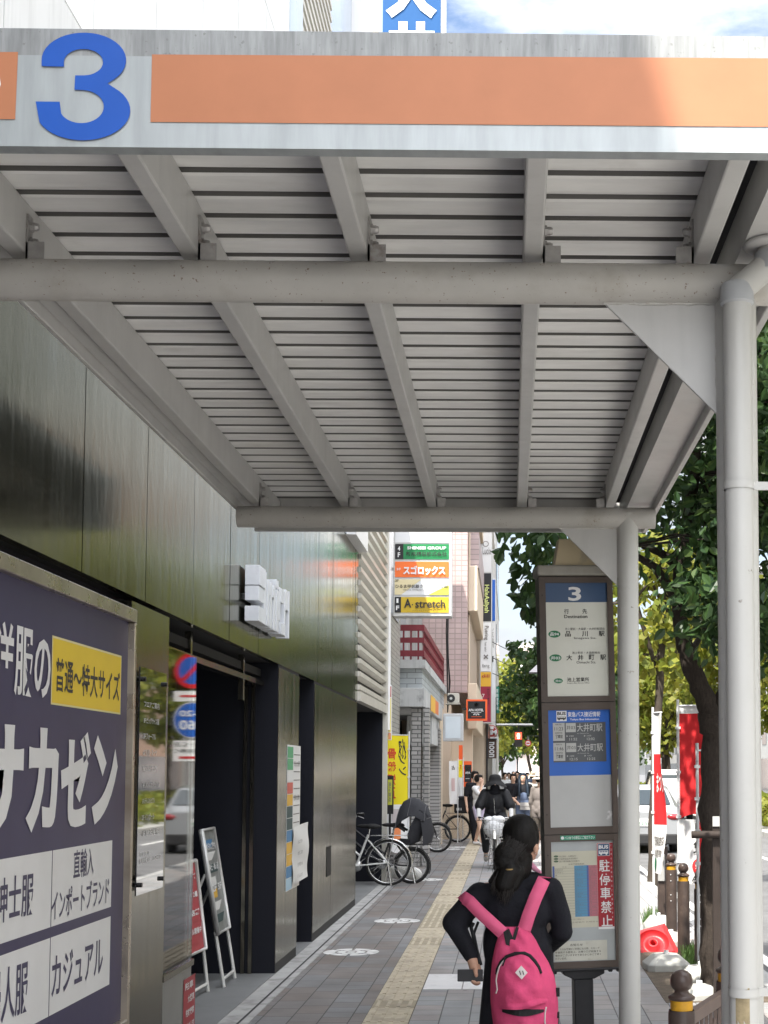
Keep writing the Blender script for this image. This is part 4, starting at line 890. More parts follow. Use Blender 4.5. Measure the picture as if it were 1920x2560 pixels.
mb = MB(); F_ = Face(mb, Yq); F_.b(970, 977.5, 1712, 1850, .1, WHT); mb.build('sign_box', ls)
mb = MB(); F_ = Face(mb, Yq - .008); F_.q(970.4, 977, 1716, 1743, M('faded_red', (.4, .12, .1), .5)); F_.q(970.4, 977, 1745, 1830, M('pale_yellow', (.7, .6, .2), .5)); F_.q(970.4, 977, 1832, 1848, M('faded_orange', (.7, .3, .15), .5)); mb.build('sign_panel', ls)
Yq = 22.4; ds = thing('screen_stand', 'black upright screen stand with a yellow notice outside the tiled shop', 'display', (mx(975, Yq), Yq, 0))
mb = MB(); F_ = Face(mb, Yq); F_.b(968, 984, 1939, 2035, .06, SBK); F_.b(966, 986, 2150, 2178, .4, SBK); F_.b(973, 978, 2035, 2150, .05, SBK); mb.build('stand', ds)
mb = MB(); F_ = Face(mb, Yq - .01); F_.q(970, 981, 1949, 2012, M('screen_yellow', (.5, .52, .06), .5)); F_.tr('高価買取', 972, 979, 1955, 2005, INK, .01); mb.build('screen', ds)

# ---------------------------------------------------------------- old two-storey shop with the red balcony rail
OX = -1.52
def oy(px): return PX(px, 1900, OX).y
ob_ = thing('old_shop_building', 'old two-storey shop with peeling grey walls and a maroon balcony rail', 'building', (OX, 29, 0))
yA, yB = 25.0, 33.2
mb = MB(); mb.box((-9, yA, mz(1720, yA)), (OX - .03, yB, mz(1672, yA)), tile_mat('pale_blue_tile', (.44, .48, .50), (.2, .21, .22), .3, .1, .006, var=.08, axis='yz')); mb.quad((-9, yA - .003, mz(1720, yA)), (OX - .03, yA - .003, mz(1720, yA)), (OX - .03, yA - .003, mz(1672, yA)), (-9, yA - .003, mz(1672, yA)), tile_mat('pale_blue_tile_front', (.46, .50, .52), (.2, .21, .22), .3, .1, .006, var=.08, axis='xz'))
mb.build('upper_wall', ob_)
WORN = M('worn_white_paint', (.46, .47, .47), .8, var=.12, vs=1.2, dirt=((.13, .13, .13), 3.2, .57, .7), streak=.5)
mb = MB(); mb.box((-9, yA - .15, mz(1672, yA)), (OX + .03, yB, mz(1651, yA)), WORN); mb.build('balcony_slab', ob_)
mb = MB(); mb.box((-9, yA - .1, mz(1768, yA)), (OX + .01, yB - 1.6, mz(1720.5, yA)), WORN); mb.build('awning_box', ob_, bevel=.01)
mb = MB(); mb.box((-9, yA + 3.2, mz(1651, yA)), (OX - .55, yB, 9.5), GREYW); mb.box((-9, yA + .3, mz(1651, yA)), (-3.2, yA + 3.2, 9.5), GREYW); mb.build('rear_wall', ob_)
z0 = 2.95
mb = MB(); mb.box((-9, yA + .9, -.1), (OX - .9, yB, mz(1768, yA) - .002), M('shop_recess', (.12, .115, .105), .7, var=.2, vs=2)); mb.build('shopfront', ob_)
mb = MB()
for a, b in ((1028, 1052), (1058, 1072)):
    x0, x1 = mx(a, yA + .1), mx(b, yA + .1); mb.box((x0, yA + .1, -.1), (x1, yA + .5, mz(1768, yA) - .003), TILEG)
mb.build('tiled_pillar', ob_)
mb = MB(); mb.box((OX - .6, yB - 2.2, -.1), (OX - .02, yB - 1.4, 2.6), TILEGY); mb.box((OX - .9, yB - 1.4, -.1), (OX - .05, yB, 3.5), CREAM); mb.build('side_pier', ob_)
mb = MB(); mb.box((OX - .55, yA + 3.5, mz(1850, yA)), (OX - .05, yB - 1.7, mz(1770, yA)), WORN); mb.build('hanging_bulkhead', ob_)
MAR = M('maroon_rail', (.19, .035, .045), .5, var=.15, vs=4); mb = MB()
for a, b in ((1562, 1577), (1594, 1607), (1626, 1641)):
    za, zb2 = mz(b, yA), mz(a, yA); mb.box((-9, yA, za), (OX + .0, yA + .05, zb2), MAR); mb.box((OX - .05, yA + .051, za), (OX, yB - .6, zb2), MAR)
for k in range(26): y = yA + .25 + k * .3; mb.box((OX - .035, y, mz(1650, yA)), (OX - .015, y + .02, mz(1562, yA)), MAR)
for k in range(14): x = OX - .12 - k * .13; mb.box((x, yA + .015, mz(1650, yA)), (x + .03, yA + .035, mz(1562, yA)), MAR)
mb.build('balcony_rail', ob_)
mb = MB()
for k in range(4): mb.path([(OX - 1.7 + .26 * k, yA + 2.8, mz(1651, yA)), (OX - 1.7 + .26 * k, yA + 2.8, 8)], .045, SWH, 8)
mb.build('pipes', ob_)
mb = MB(); sx0, sx1 = PX(1076, 1850, OX + .014).y, PX(1096, 1850, OX + .014).y
mb.quad((OX + .014, sx0, mz(1762, yA) + .0), (OX + .014, sx1, mz(1762, yA)), (OX + .014, sx1, mz(1724, yA)), (OX + .014, sx0, mz(1724, yA)), M('faded_orange_sign', (.62, .2, .08), .6)); sxm = sx0 + (sx1 - sx0) * .55
mb.quad((OX + .018, sx0, mz(1765, yA)), (OX + .018, sxm, mz(1765, yA)), (OX + .018, sxm, mz(1722, yA)), (OX + .018, sx0, mz(1722, yA)), M('faded_yellow_sign', (.7, .42, .08), .6)); mb.build('painted_sign', ob_)
cab = M('black_cable', (.015, .015, .015), .6); mb = MB(); rc = random.Random(4)
mb.path([(OX - 1.2, yA - .25, 7.5), (OX - .95, yA - .24, 5), (OX - .86, yA - .23, 3.5), (OX - .72, yA - .22, 2.6), (OX - .66, yA - .22, 1.9)], .014, cab, 6)
for k in range(4):
    mb.path([(OX - .05, yB - .9 + .1 * k, 8), *[(OX + .05 + .1 * rc.random(), yB - 1.2 + .6 * rc.random(), 7 - 1.1 * j) for j in range(4)], (OX + .1, yB - 1, 3.0)], .014, cab, 5)
cb_ = mb.build('power_cables', None); tag(cb_, 'tangle of black power cables hanging down the old shop front', 'cables')
# oval white sign, blank light box, air conditioner
mb = MB(); y0_, y1_ = oy(1098) + .2, oy(1114); mb2 = []
pr = [(OX + .04, yA + 4.6 + .55 * math.cos(2 * math.pi * k / 24), 6.0 + 1.05 * math.sin(2 * math.pi * k / 24)) for k in range(24)]
mb.prism(pr, (.14, 0, 0), SWH); o_ = mb.build('oval_sign', None); tag(o_, 'blank white oval sign fixed edge-on to the maroon rail', 'sign')
Y = 30.5; bl = thing('blank_light_box', 'blank pale light box hung low below the old shop corner', 'sign', (mx(1132, Y), Y, mz(1852, Y)))
mb = MB(); F_ = Face(mb, Y); F_.b(1107, 1158, 1784, 1853, .22, M('light_box_body', (.45, .46, .47), .6, var=.1)); mb.build('box', bl, bevel=.02, seg=2); mb = MB(); F_ = Face(mb, Y - .012); F_.q(1113, 1151, 1791, 1846, M('light_box_face', (.52, .58, .62), .5, var=.05)); mb.build('face', bl)
Y = 31.5; acu = thing('air_conditioner', 'weathered cream outdoor air-conditioner unit above the blank light box', 'air conditioner', (mx(1132, Y), Y, mz(1758, Y)))
mb = MB(); F_ = Face(mb, Y); F_.b(1118, 1147, 1733, 1758, .3, M('ac_body', (.5, .48, .42), .6, var=.1)); F_.b(1112, 1150, 1758.5, 1761, .35, SEAM); mb.build('casing', acu, bevel=.012); mb = MB(); mb.disc((mx(1127, Y), Y - .012, mz(1746, Y)), (1, 0, 0), (0, 0, 1), .09, SEAM, 20); mb.disc((mx(1127, Y), Y - .014, mz(1746, Y)), (1, 0, 0), (0, 0, 1), .03, ALUF, 12); mb.build('fan', acu)

# ---------------------------------------------------------------- pink tiled tower with cream balconies
PINK = tile_mat('pink_mosaic_tile', (.47, .36, .345), (.32, .26, .25), .16, .13, .012, var=.08, axis='xz', offset=0); PINKY = tile_mat('pink_mosaic_side', (.47, .37, .36), (.30, .25, .25), .16, .13, .012, var=.08, axis='yz', offset=0)
Y = 35.0; pt = thing('pink_tower', 'pink tiled tower block with cream balconies along its street side', 'building', (-1.05, Y + 4, 0))
xr = mx(1167, Y); zb_ = mz(1731, Y)
mb = MB(); mb.box((-12, Y, zb_), (xr, Y + 9, 18), PINK); mb.build('wall', pt)
for z in (9.3, 12.2): pass
mb = MB(); k = 0; z = zb_ - .9
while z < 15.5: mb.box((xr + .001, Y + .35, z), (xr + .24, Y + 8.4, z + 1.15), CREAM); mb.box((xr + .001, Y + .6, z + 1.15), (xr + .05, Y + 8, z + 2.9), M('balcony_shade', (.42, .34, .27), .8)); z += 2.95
mb.build('balcony', pt, bevel=.02)
mb = MB(); mb.box((-12, Y + .15, -.1), (xr - .4, Y + 9, zb_ - .002), CREAM); mb.box((xr - .4, Y + .6, -.1), (xr + .12, Y + 1.2, zb_ - .9), CREAM); mb.box((xr - .35, Y + 3.5, -.1), (xr + .12, Y + 8.4, 1.2), PINKY); mb.build('ground_floor', pt)
for z in (zb_ + 3.2, zb_ + 8.9): mb = MB(); mb.box((xr + .02, Y + .7, z), (xr + .27, Y + 7.5, z + .9), PINKY); mb.build('balcony_rail', pt)
bt_ = thing('beige_tower', 'beige brick tower glimpsed left of the tall blue sign above the shelter', 'building', (-4, 34, 0)); mb = MB(); mb.box((-9, 33.4, -.1), (-3.22, 34.8, 25), tile_mat('beige_block_tile', (.55, .47, .36), (.3, .26, .2), .5, .35, .02, var=.08, axis='xz', offset=0)); mb.build('wall', bt_)
for z in (14.5, 17.5, 20.7, 22.8): mb = MB(); mb.box((-4.3, 33.36, z), (-3.3, 33.42, z + 1.5), M('dark_pane', (.03, .035, .04), .1)); mb.build('window', bt_)
# further frontages closing the row
cbd = thing('cream_building', 'cream office block with white balcony bands behind the upright sign stack', 'building', (-.75, 50, 0))
mb = MB(); mb.box((-14, 44.5, -.1), (-.75, 56, 24), CREAM); mb.build('wall', cbd); mb = MB(); mb.box((-.75, 44.4, -.1), (-.7, 56, 3.2), SBK); mb.build('shopfront', cbd)
for z in np.arange(4.2, 23, 3.1): mb = MB(); mb.box((-.75, 45, z), (-.62, 55.5, z + 1.1), WCLAD); mb.build('balcony', cbd)
wbd = thing('white_building', 'low white block at the far end of the shop row', 'building', (-.6, 65, 0))
mb = MB(); mb.box((-16, 57, -.1), (-.6, 74, 12), WCLAD2); mb.build('wall', wbd)
for z in np.arange(3.4, 11, 3.0): mb = MB(); mb.box((-.6, 58, z), (-.57, 73, z + 1.3), M('dark_pane', (.03, .035, .04), .1)); mb.build('window', wbd)

# ---------------------------------------------------------------- signs further along
Y = 43.0; sg = thing('upright_sign_stack', 'tall stack of upright signs: white, black, white, mustard and crimson', 'sign', (mx(1214, Y), Y, mz(1808, Y)))
mb = MB(); F_ = Face(mb, Y); F_.b(1199, 1229, 1200, 1808, .75, ALUF); mb.build('sign_box', sg)
mb = MB(); F_ = Face(mb, Y - .02); F_.q(1201, 1227, 1205, 1430, SWH); F_.q(1201, 1227, 1433, 1553, SBK); F_.q(1201, 1227, 1556, 1678, SWH); F_.q(1201, 1227, 1680, 1716, M('mustard', (.62, .36, .04), .5)); CRIM = M('crimson', (.26, .02, .045), .5); F_.q(1201, 1227, 1716, 1805, CRIM)
F_.t('Lucia', 1205, 1226, 1368, 1386, INK); mb.disc((mx(1213, Y), Y - .03, mz(1360, Y)), (1, 0, 0), (0, 0, 1), .09, INK, 20, .07)
LIM = M('glow_lime', (.62, .68, .25), .5); F_.tr('HaleAaliyah', 1207, 1222, 1462, 1532, LIM, .02); F_.tr('Puering', 1208, 1221, 1565, 1600, INK, .015); F_.tr('hair salon', 1211, 1216, 1606, 1630, INK); F_.t('×', 1208, 1220, 1636, 1648, INK, .02); F_.t('fang', 1205, 1223, 1660, 1671, INK)
F_.t('dill', 1204, 1223, 1686, 1694, M('red_ink', (.35, .04, .04), .5), .01); F_.tv('カラオケ', 1217, 1223, 1720, 1765, SBK); F_.t('7', 1205, 1211, 1735, 1744, WHT); mb.build('sign_panels', sg)
mb = MB(); xs = mx(1229, Y) + .003
mb.quad((xs, Y + .02, mz(1552, Y)), (xs, Y + .72, mz(1552, Y)), (xs, Y + .72, mz(1445, Y)), (xs, Y + .02, mz(1445, Y)), SBLUE); mb.build('side_panel', sg)
Y = 47.0; wsn = thing('white_blade_sign', 'narrow white upright sign with a blue top behind the sign stack', 'sign', (mx(1234, Y), Y, mz(1800, Y)))
mb = MB(); F_ = Face(mb, Y); F_.b(1224, 1238.5, 1447, 1803, .3, SWH); mb.build('sign_box', wsn); mb = MB(); F_ = Face(mb, Y - .02); F_.q(1226, 1237, 1449, 1552, SBLUE); F_.tv('ビル案内', 1229, 1234, 1570, 1620, INK); F_.q(1229, 1233, 1640, 1655, SBK); mb.build('sign_panel', wsn)
Y = 60.0; gs = thing('green_blade_sign', 'small dark green upright sign against the sky', 'sign', (mx(1242, Y), Y, mz(1782, Y)))
mb = MB(); F_ = Face(mb, Y); F_.b(1238, 1247.5, 1716, 1782, .4, M('sign_teal', (.02, .18, .12), .5)); F_.b(1236, 1240, 1782, 1930, .4, SWH); mb.build('sign_box', gs); mb = MB(); F_ = Face(mb, Y - .03); F_.tv('駅前整骨院', 1240.5, 1245.5, 1722, 1776, WHT, .01); mb.build('lettering', gs)
Y = 34.3; ap = thing('hotel_sign', 'square orange-framed black hotel sign with a gold crown', 'sign', (mx(1191, Y), Y, mz(1801, Y)))
ORF = M('orange_frame', (.85, .13, .035), .45); GOLD = M('gold_print', (.45, .3, .12), .4)
def crown(F2, xc, yc, s_): 
    for k in (-2, -1, 0, 1, 2): F2.q(xc + k * 2.4 * s_ - .9 * s_, xc + k * 2.4 * s_ + .9 * s_, yc - (5 - abs(k)) * s_, yc + 4 * s_ - abs(k) * s_, GOLD)
    F2.q(xc - 5 * s_, xc + 5 * s_, yc + 4.2 * s_, yc + 5.4 * s_, GOLD)
mb = MB(); F_ = Face(mb, Y); F_.b(1165, 1217.5, 1748.5, 1801.5, .25, ORF); F_.b(1155, 1166, 1770, 1775, .1, SEAM); mb.build('sign_box', ap)
mb = MB(); F_ = Face(mb, Y - .012); F_.q(1169, 1213, 1753, 1796.5, SBK); crown(F_, 1190.5, 1762, 1.0); F_.t('APA HOTEL', 1171, 1208.5, 1772, 1778.5, WHT, .03); F_.q(1178, 1203, 1781, 1782, WHT, .02); F_.t('∞', 1183, 1198, 1784, 1789, WHT, .03); F_.q(1178, 1204, 1791.5, 1792.5, ORF, .02); mb.build('sign_face', ap)
Y = 34.6; ap2 = thing('hotel_stand_sign', 'upright orange and black hotel sign with a gold crown near the ground', 'sign', (mx(1168, Y), Y, mz(1967, Y)))
mb = MB(); F_ = Face(mb, Y); F_.b(1157, 1179, 1903, 1967, .2, ORF); F_.b(1147, 1156, 1863, 1905, .2, ORF); F_.b(1160, 1176, 1967, 2030, .12, SEAM); mb.build('sign_box', ap2); mb = MB(); F_ = Face(mb, Y - .012); F_.q(1162, 1178.5, 1912, 1955, SBK); crown(F_, 1169, 1922, .5); F_.t('APA', 1163, 1176, 1929, 1935, WHT, .02); F_.q(1164, 1174, 1946, 1947, WHT, .01); mb.build('sign_face', ap2)
Y = 50.0; hm = thing('round_sign', 'round red sign with big interlocked letters over the crossing side', 'sign', (mx(1228, Y), Y, mz(1847, Y)))
RDS = M('round_red', (.42, .06, .05), .5); mb = MB(); c = Vector((mx(1228, Y), Y, mz(1829, Y))); r_ = mx(1245, Y) - mx(1228, Y)
mb.lathe([(0, 0), (r_, 0), (r_, -.12), (0, -.12)], c, SWH, 32, 'y'); mb.build('sign_disc', hm); mb = MB(); mb.disc(c + Vector((0, -.01, 0)), UX, UZ, r_ * .98, RDS, 32, r_ * .86); mb.disc(c + Vector((0, -.01, 0)), UX, UZ, r_ * .76, RDS, 32, r_ * .0); F_ = Face(mb, Y - .02); F_.t('HM', 1215, 1241, 1825, 1837, SWH, .05); F_.q(1222, 1234, 1817, 1823, SWH, .0); F_.q(1211, 1246, 1843, 1850, SWH, .01); mb.build('emblem', hm)
Y = 45.0; h1 = thing('black_hanging_sign', 'black hanging sign with white sideways lettering', 'sign', (mx(1206, Y), Y, mz(1898, Y)))
mb = MB(); F_ = Face(mb, Y); F_.b(1194, 1219, 1854, 1898, .12, SBK); F_.b(1188, 1242, 1846, 1850, .06, SEAM); mb.build('sign_box', h1); mb = MB(); F_ = Face(mb, Y - .015); F_.tr('HOUSE.BO', 1203, 1212, 1858, 1894, WHT, .02); F_.q(1216, 1217, 1856, 1896, WHT, .01); mb.build('lettering', h1)
h2 = thing('brown_hanging_sign', 'brown hanging sign with the white word noon turned sideways', 'sign', (mx(1230, Y), Y + .1, mz(1896, Y)))
mb = MB(); F_ = Face(mb, Y + .1); F_.b(1220, 1241, 1850, 1896, .12, M('sign_brown', (.10, .06, .045), .5)); mb.build('sign_box', h2); mb = MB(); F_ = Face(mb, Y + .085); F_.tr('noon', 1222.5, 1236, 1855, 1893, WHT, .02); mb.build('lettering', h2)

# ---------------------------------------------------------------- banner flags by the shops
def nobori(name, label, foot, ztop, zlow, wdir, width, paint, group=None, sway=.05, base=None):
    """pole with a cross arm and a long cloth; paint(mesh, P) lays bands and lettering with P(u, v) -> point on the cloth"""
    f = Vector(foot); t = thing(name, label, 'banner flag', f, group=group); wd = Vector(wdir).normalized()
    m_ = MB(); m_.path([f, f + Vector((0, 0, ztop - f.z + .06))], .013, SWH, 8); m_.path([f + Vector((0, 0, ztop - f.z)), f + Vector((0, 0, ztop - f.z)) + wd * width], .007, SWH, 6)
    for k in range(4): z = zlow + (ztop - zlow) * (k + .5) / 4 - f.z; m_.box(f + Vector((-.022, -.022, z - .012)), f + Vector((.022, .022, z + .012)), SWH)
    m_.build('pole', t)
    nn = Vector((wd.y, -wd.x, 0)); nn = nn if nn.y < 0 else -nn
    def P(u_, v_, d=0.0):
        s_ = sway * math.sin(3.0 * u_ + 5 * v_) * u_ + sway * .6 * math.sin(9 * v_ + 2) * u_
        return f + wd * (.015 + width * u_ * (1 - .12 * abs(math.sin(4 * v_ + 1)) * (1 - v_))) + Vector((0, 0, zlow + (ztop - zlow) * v_ - f.z)) + nn * (s_ + d)
    m_ = MB(); paint(m_, P); m_.build('cloth', t); return t
def band(m_, P, v0, v1, mt, u0=0., u1=1., n=10, k=8, d=0.0, curve=0.0):
    vs_ = []; bend = lambda u_: curve * (1 - (2 * u_ - 1) ** 2)
    for i in range(n + 1):
        for j in range(k + 1):
            u_ = u0 + (u1 - u0) * i / n; vs_.append(P(u_, v0 - bend(u_) + (v1 - v0 + bend(u_)) * j / k, d))
    m_.add(vs_, [(i * (k + 1) + j, (i + 1) * (k + 1) + j, (i + 1) * (k + 1) + j + 1, i * (k + 1) + j + 1) for i in range(n) for j in range(k)], mt, True)
def ctext(m_, P, t_, u0, u1, v0, v1, mt, bold=.02, d=.006):
    g, f, a = glyphs(t_, bold); m_.add([P(u0 + (u1 - u0) * p[0], v0 + (v1 - v0) * p[1], d) for p in g], f, mt)
CY = M('cloth_yellow', (.72, .60, .02), .8); CW = M('cloth_white', (.72, .72, .72), .8); CR = M('cloth_red', (.60, .025, .03), .75); CO = M('cloth_orange', (.75, .25, .1), .8); CRL = M('cloth_red_letter', (.55, .06, .03), .8)
Y = 22.9
def p_y(m_, P):
    band(m_, P, .38, 1, CY); band(m_, P, 0, .38, CW, curve=.05); ctext(m_, P, 'バストアップ'[:2], .1, .45, .80, .97, BLK)
    for k, ch in enumerate('骨盤矯正'): ctext(m_, P, ch, .55, .95, .78 - .115 * k, .88 - .115 * k, CRL)
    for k, ch in enumerate('パツン'): ctext(m_, P, ch, .08, .42, .84 - .1 * k, .92 - .1 * k, BLK)
    band(m_, P, .03, .2, CO, .35, .7, 4, 4, .006); band(m_, P, .2, .34, M('cloth_grey', (.5, .45, .45), .8), .3, .75, 4, 4, .006)
fx = PY(1021, 2120, Y)
nobori('shop_banner', 'yellow banner flag with red and black lettering beside the parked bicycles', (fx.x, Y, 0), mz(1838, Y), mz(2118, Y), (-1, -.25, 0), .36, p_y, sway=.03)
def p_w(m_, P): band(m_, P, 0, 1, CW); ctext(m_, P, '占', .3, .7, .8, .9, BLK); band(m_, P, .3, .6, M('cloth_pale_pink', (.6, .45, .45), .8), .3, .7, 4, 4, .006)
def p_wy(m_, P): band(m_, P, .6, 1, CY); band(m_, P, 0, .6, CW); ctext(m_, P, '新', .25, .8, .75, .9, CRL)
Y = 33.5; nobori('shop_banner', 'white banner flag hanging by the old shop pier', (mx(1145, Y), Y, 0), mz(1903, Y), mz(2010, Y), (-1, -.2, 0), .2, p_w, sway=.03)
Y = 34.2; nobori('shop_banner', 'small yellow and white banner flag next to the orange hotel sign', (mx(1158, Y), Y, 0), mz(1900, Y), mz(2010, Y), (-1, -.2, 0), .10, p_wy, sway=.02)

# ---------------------------------------------------------------- crossing signal, far signs, lamp, apartment block
Y = 52.0; sgx = mx(1400, Y)
ts = thing('pedestrian_signal', 'pedestrian signal showing a red standing figure on a long arm', 'traffic light', (1.95, Y, 0))
mb = MB(); mb.path([(2.3, Y, 0), (2.3, Y, 4.2)], .07, ALUF, 12); mb.path([(2.3, Y, mz(1812, Y)), (mx(1241, Y), Y, mz(1812, Y))], .045, ALUF, 10); mb.path([(mx(1296, Y), Y, mz(1812, Y)), (mx(1296, Y), Y, mz(1832, Y))], .03, SEAM, 8); mb.build('pole', ts)
mb = MB(); F_ = Face(mb, Y); F_.b(1286, 1306, 1829, 1867, .25, M('signal_housing', (.05, .045, .045), .5)); F_.b(1285, 1307, 1827.5, 1829.5, .2, SEAM, .18); mb.build('housing', ts)
mb = MB(); F_ = Face(mb, Y - .01); F_.q(1288, 1304, 1831, 1848, M('signal_red', (.9, .06, .03), .5, emit=1.2)); mb.build('red_lamp', ts)
mb = MB(); F_ = Face(mb, Y - .02); LT = M('signal_figure', (1, .55, .45), .5, emit=1.6); mb.disc((mx(1296, Y), Y - .02, mz(1834.5, Y)), UX, UZ, .03, LT, 12); F_.q(1292.5, 1299.5, 1836.5, 1842, LT); F_.q(1293.8, 1298.2, 1842, 1847, LT); mb.build('figure', ts)
mb = MB()
for k in range(3): mb.path([(-.8, 45.2, 5.9 - .5 * k), (.4, 48, 5.55 - .5 * k), (1.9, 52, 5.5 - .45 * k)], .012, cab, 5)
tag(mb.build('overhead_wires'), 'thin overhead wires crossing the sky gap above the pedestrian signal', 'wires')
Y = 58.0; ne = thing('round_road_sign', 'small round red-rimmed road sign beside the pedestrian signal', 'road sign', (2.3, Y, 0))
mb = MB(); c = Vector((mx(1320, Y), Y, mz(1858, Y))); r_ = mx(1328, Y) - mx(1320, Y); mb.disc(c, UX, UZ, r_, WHT, 24); mb.disc(c + Vector((0, -.01, 0)), UX, UZ, r_, M('road_sign_red', (.5, .03, .03), .5), 24, r_ * .74); F_ = Face(mb, Y - .015); F_.q(1316, 1324, 1856.5, 1859.5, M('road_sign_red', (.5, .03, .03), .5)); mb.build('sign_face', ne)
mb = MB(); mb.path([(2.3, Y + .05, 0), (2.3, Y + .05, c.z + .3), (c.x, Y + .05, c.z + .3), (c.x, Y + .05, c.z)], .04, ALUF, 8); mb.build('pole', ne)
Y = 38.0; sl = thing('street_lamp', 'grey tent-topped street lamp seen among the leaves', 'street lamp', (1.75, Y, 0))
a, b = mx(1322, Y), mx(1392, Y); mb = MB(); mb.path([(1.75, Y, 0), (1.75, Y, mz(1680, Y))], .06, SEAM, 10); mb.build('pole', sl); mb = MB(); zc = mz(1682, Y); zt_ = mz(1652, Y); cx_ = (a + b) / 2
mb.add([(a, Y - .3, zc), (b, Y - .3, zc), (b, Y + .3, zc), (a, Y + .3, zc), (cx_ - .05, Y, zt_), (cx_ + .05, Y, zt_)], [(0, 1, 5, 4), (2, 3, 4, 5), (1, 2, 5), (3, 0, 4), (3, 2, 1, 0)], M('lamp_grey', (.12, .12, .14), .5)); mb.build('lamp_shade', sl)
Y = 150.0; apx0, apx1 = mx(1284, Y), mx(1312, Y); ab = thing('apartment_block', 'distant pale pink apartment block with rounded balconies', 'building', (apx1, Y + 6, 0))
APW = M('apartment_wall', (.60, .52, .48), .8); APP = M('apartment_pink', (.60, .42, .37), .8)
mb = MB(); mb.box((apx0 + .5, Y + .6, -.1), (apx0 + 9, Y + 14, mz(1612, Y)), APW); mb.box((apx0 + 1, Y + 1, mz(1612, Y)), (apx0 + 3.5, Y + 5, mz(1605, Y)), APW); mb.build('wall', ab)
z = .6
while z < mz(1622, Y):
    mb = MB(); mb.box((apx0, Y, z), (apx1 - .9, Y + 2, z + 1.05), APP); mb.box((apx1 - .9, Y + .1, z + .1), (apx1 + .6, Y + 2, z + 1.0), WCLAD); mb.box((apx0 + .3, Y + .62, z + 1.1), (apx1 - .3, Y + .66, z + 2.7), M('dark_pane', (.03, .035, .04), .1)); mb.build('balcony', ab, bevel=.08, seg=2); z += 2.95
mb = MB(); mb.box((-30, 160, -.1), (apx0 - 3.4, 190, 7.5), WCLAD); mb.box((-6.0, 130, -.1), (-1.2, 140, 6.5), CREAM); tag(mb.build('distant_building'), 'low pale buildings closing the far end of the street', 'building')
# ================================================================ KERB SIDE
BOL = M('bollard_brown', (.055, .04, .034), .42, var=.25, vs=9, dirt=((.10, .075, .06), 12, .55, .5), bump=.08, bs=60); BOLB = M('bollard_ball', (.065, .045, .038), .3, var=.2, vs=12); BOLY = M('bollard_yellow', (.52, .27, .02), .45, var=.15, vs=20, dirt=((.2, .12, .05), 22, .58, .6))
def bollard(loc, label, reflect=False):
    t = thing('bollard', label, 'bollard', loc, group='ball-topped brown bollards along the kerb')
    m_ = MB(); m_.lathe([(.056, -.02), (.056, .655), (.053, .668)], (0, 0, 0), BOL, 24)
    if reflect:
        for z in (.62, .56, .42, .36): m_.ball((-.012, -.056, z), .007, ALUF, 8, 6)
    m_.build('shaft', t, world=False)
    m_ = MB(); m_.lathe([(.0465, .668), (.047, .708)], (0, 0, 0), BOLY, 24); m_.build('yellow_band', t, world=False)
    m_ = MB(); m_.lathe([(.047, .708), (.055, .712), (.056, .722), (.045, .73), (.031, .738), (.029, .748), (.040, .757), (.0465, .772), (.047, .79), (.041, .812), (.026, .826), (.008, .832), (0, .8325)], (0, 0, 0), BOLB, 28); m_.build('ball_top', t, world=False)
    return t
bp = [PY(1704, 2500, 5.95).x, PY(1819, 2430, 6.75).x]
bollard((bp[0], 5.95, 0), 'nearest ball-topped brown bollard, holding the near end of the low railing')
bollard((bp[1], 6.75, 0), 'brown bollard at the far end of the low railing, half hidden by the shelter post')
bollard((PY(1709, 2300, 12.9).x, 12.9, 0), 'plain brown bollard standing in grass behind the largest white flag weight')
bollard((PY(1679, 2300, 14.4).x, 14.4, 0), 'studded brown bollard to the left of the plain one, beside the red base', True)
bollard((PY(1752, 2300, 12.05).x, 12.05, 0), 'studded brown bollard tucked against the tree trunk', True)
PIL2 = M('control_box', (.34, .34, .33), .6); t = thing('marker_post', 'dark square post with a small grey plate behind the studded bollard', 'post', (PY(1657, 2300, 15.2).x, 15.2, 0))
mb = MB(); x = t.location.x; mb.box((x - .05, 15.15, -.02), (x + .05, 15.25, .86), BOL); mb.build('post', t); mb = MB(); mb.box((x - .055, 15.13, .50), (x + .02, 15.149, .78), PIL2); mb.build('plate', t)
# low railing
RAIL = M('rail_brown', (.12, .085, .07), .45, var=.15, vs=8); a = Vector((bp[0], 5.95, 0)); b = Vector((bp[1], 6.75, 0)); d = (b - a).normalized(); nrm = Vector((-d.y, d.x, 0))
rl = thing('low_railing', 'low brown ornamental railing between two ball-topped bollards', 'railing', tuple(a))
mb = MB(); A_, B_ = a + d * .05, b - d * .05; ln = (B_ - A_).length
for z0_, h_, w_ in ((.585, .055, .04), (.12, .03, .03)): mb = MB(); mb.obox(A_ + Vector((0, 0, z0_)) - nrm * w_ / 2, d * ln, nrm * w_, (0, 0, h_), RAIL); mb.build('rail', rl, bevel=.004)
for k in range(9):
    p = A_ + d * (ln * (k + .5) / 9); mb = MB(); mb.box(p + Vector((-.008, -.008, .15)), p + Vector((.008, .008, .585)), RAIL); mb.build('baluster', rl)
mb = MB()
for c_ in (.3, .7):
    p = A_ + d * (ln * c_); pr = [p + d * (.16 * (1 - u_) * math.sin(u_ * 4) * s_) + Vector((0, 0, .16 + .38 * u_)) for s_ in (1, -1) for u_ in [k / 12 for k in range(13)]]
    mb.path(pr[:13], .010, RAIL, 6); mb.path(pr[13:], .010, RAIL, 6)
mb.build('ornament', rl)
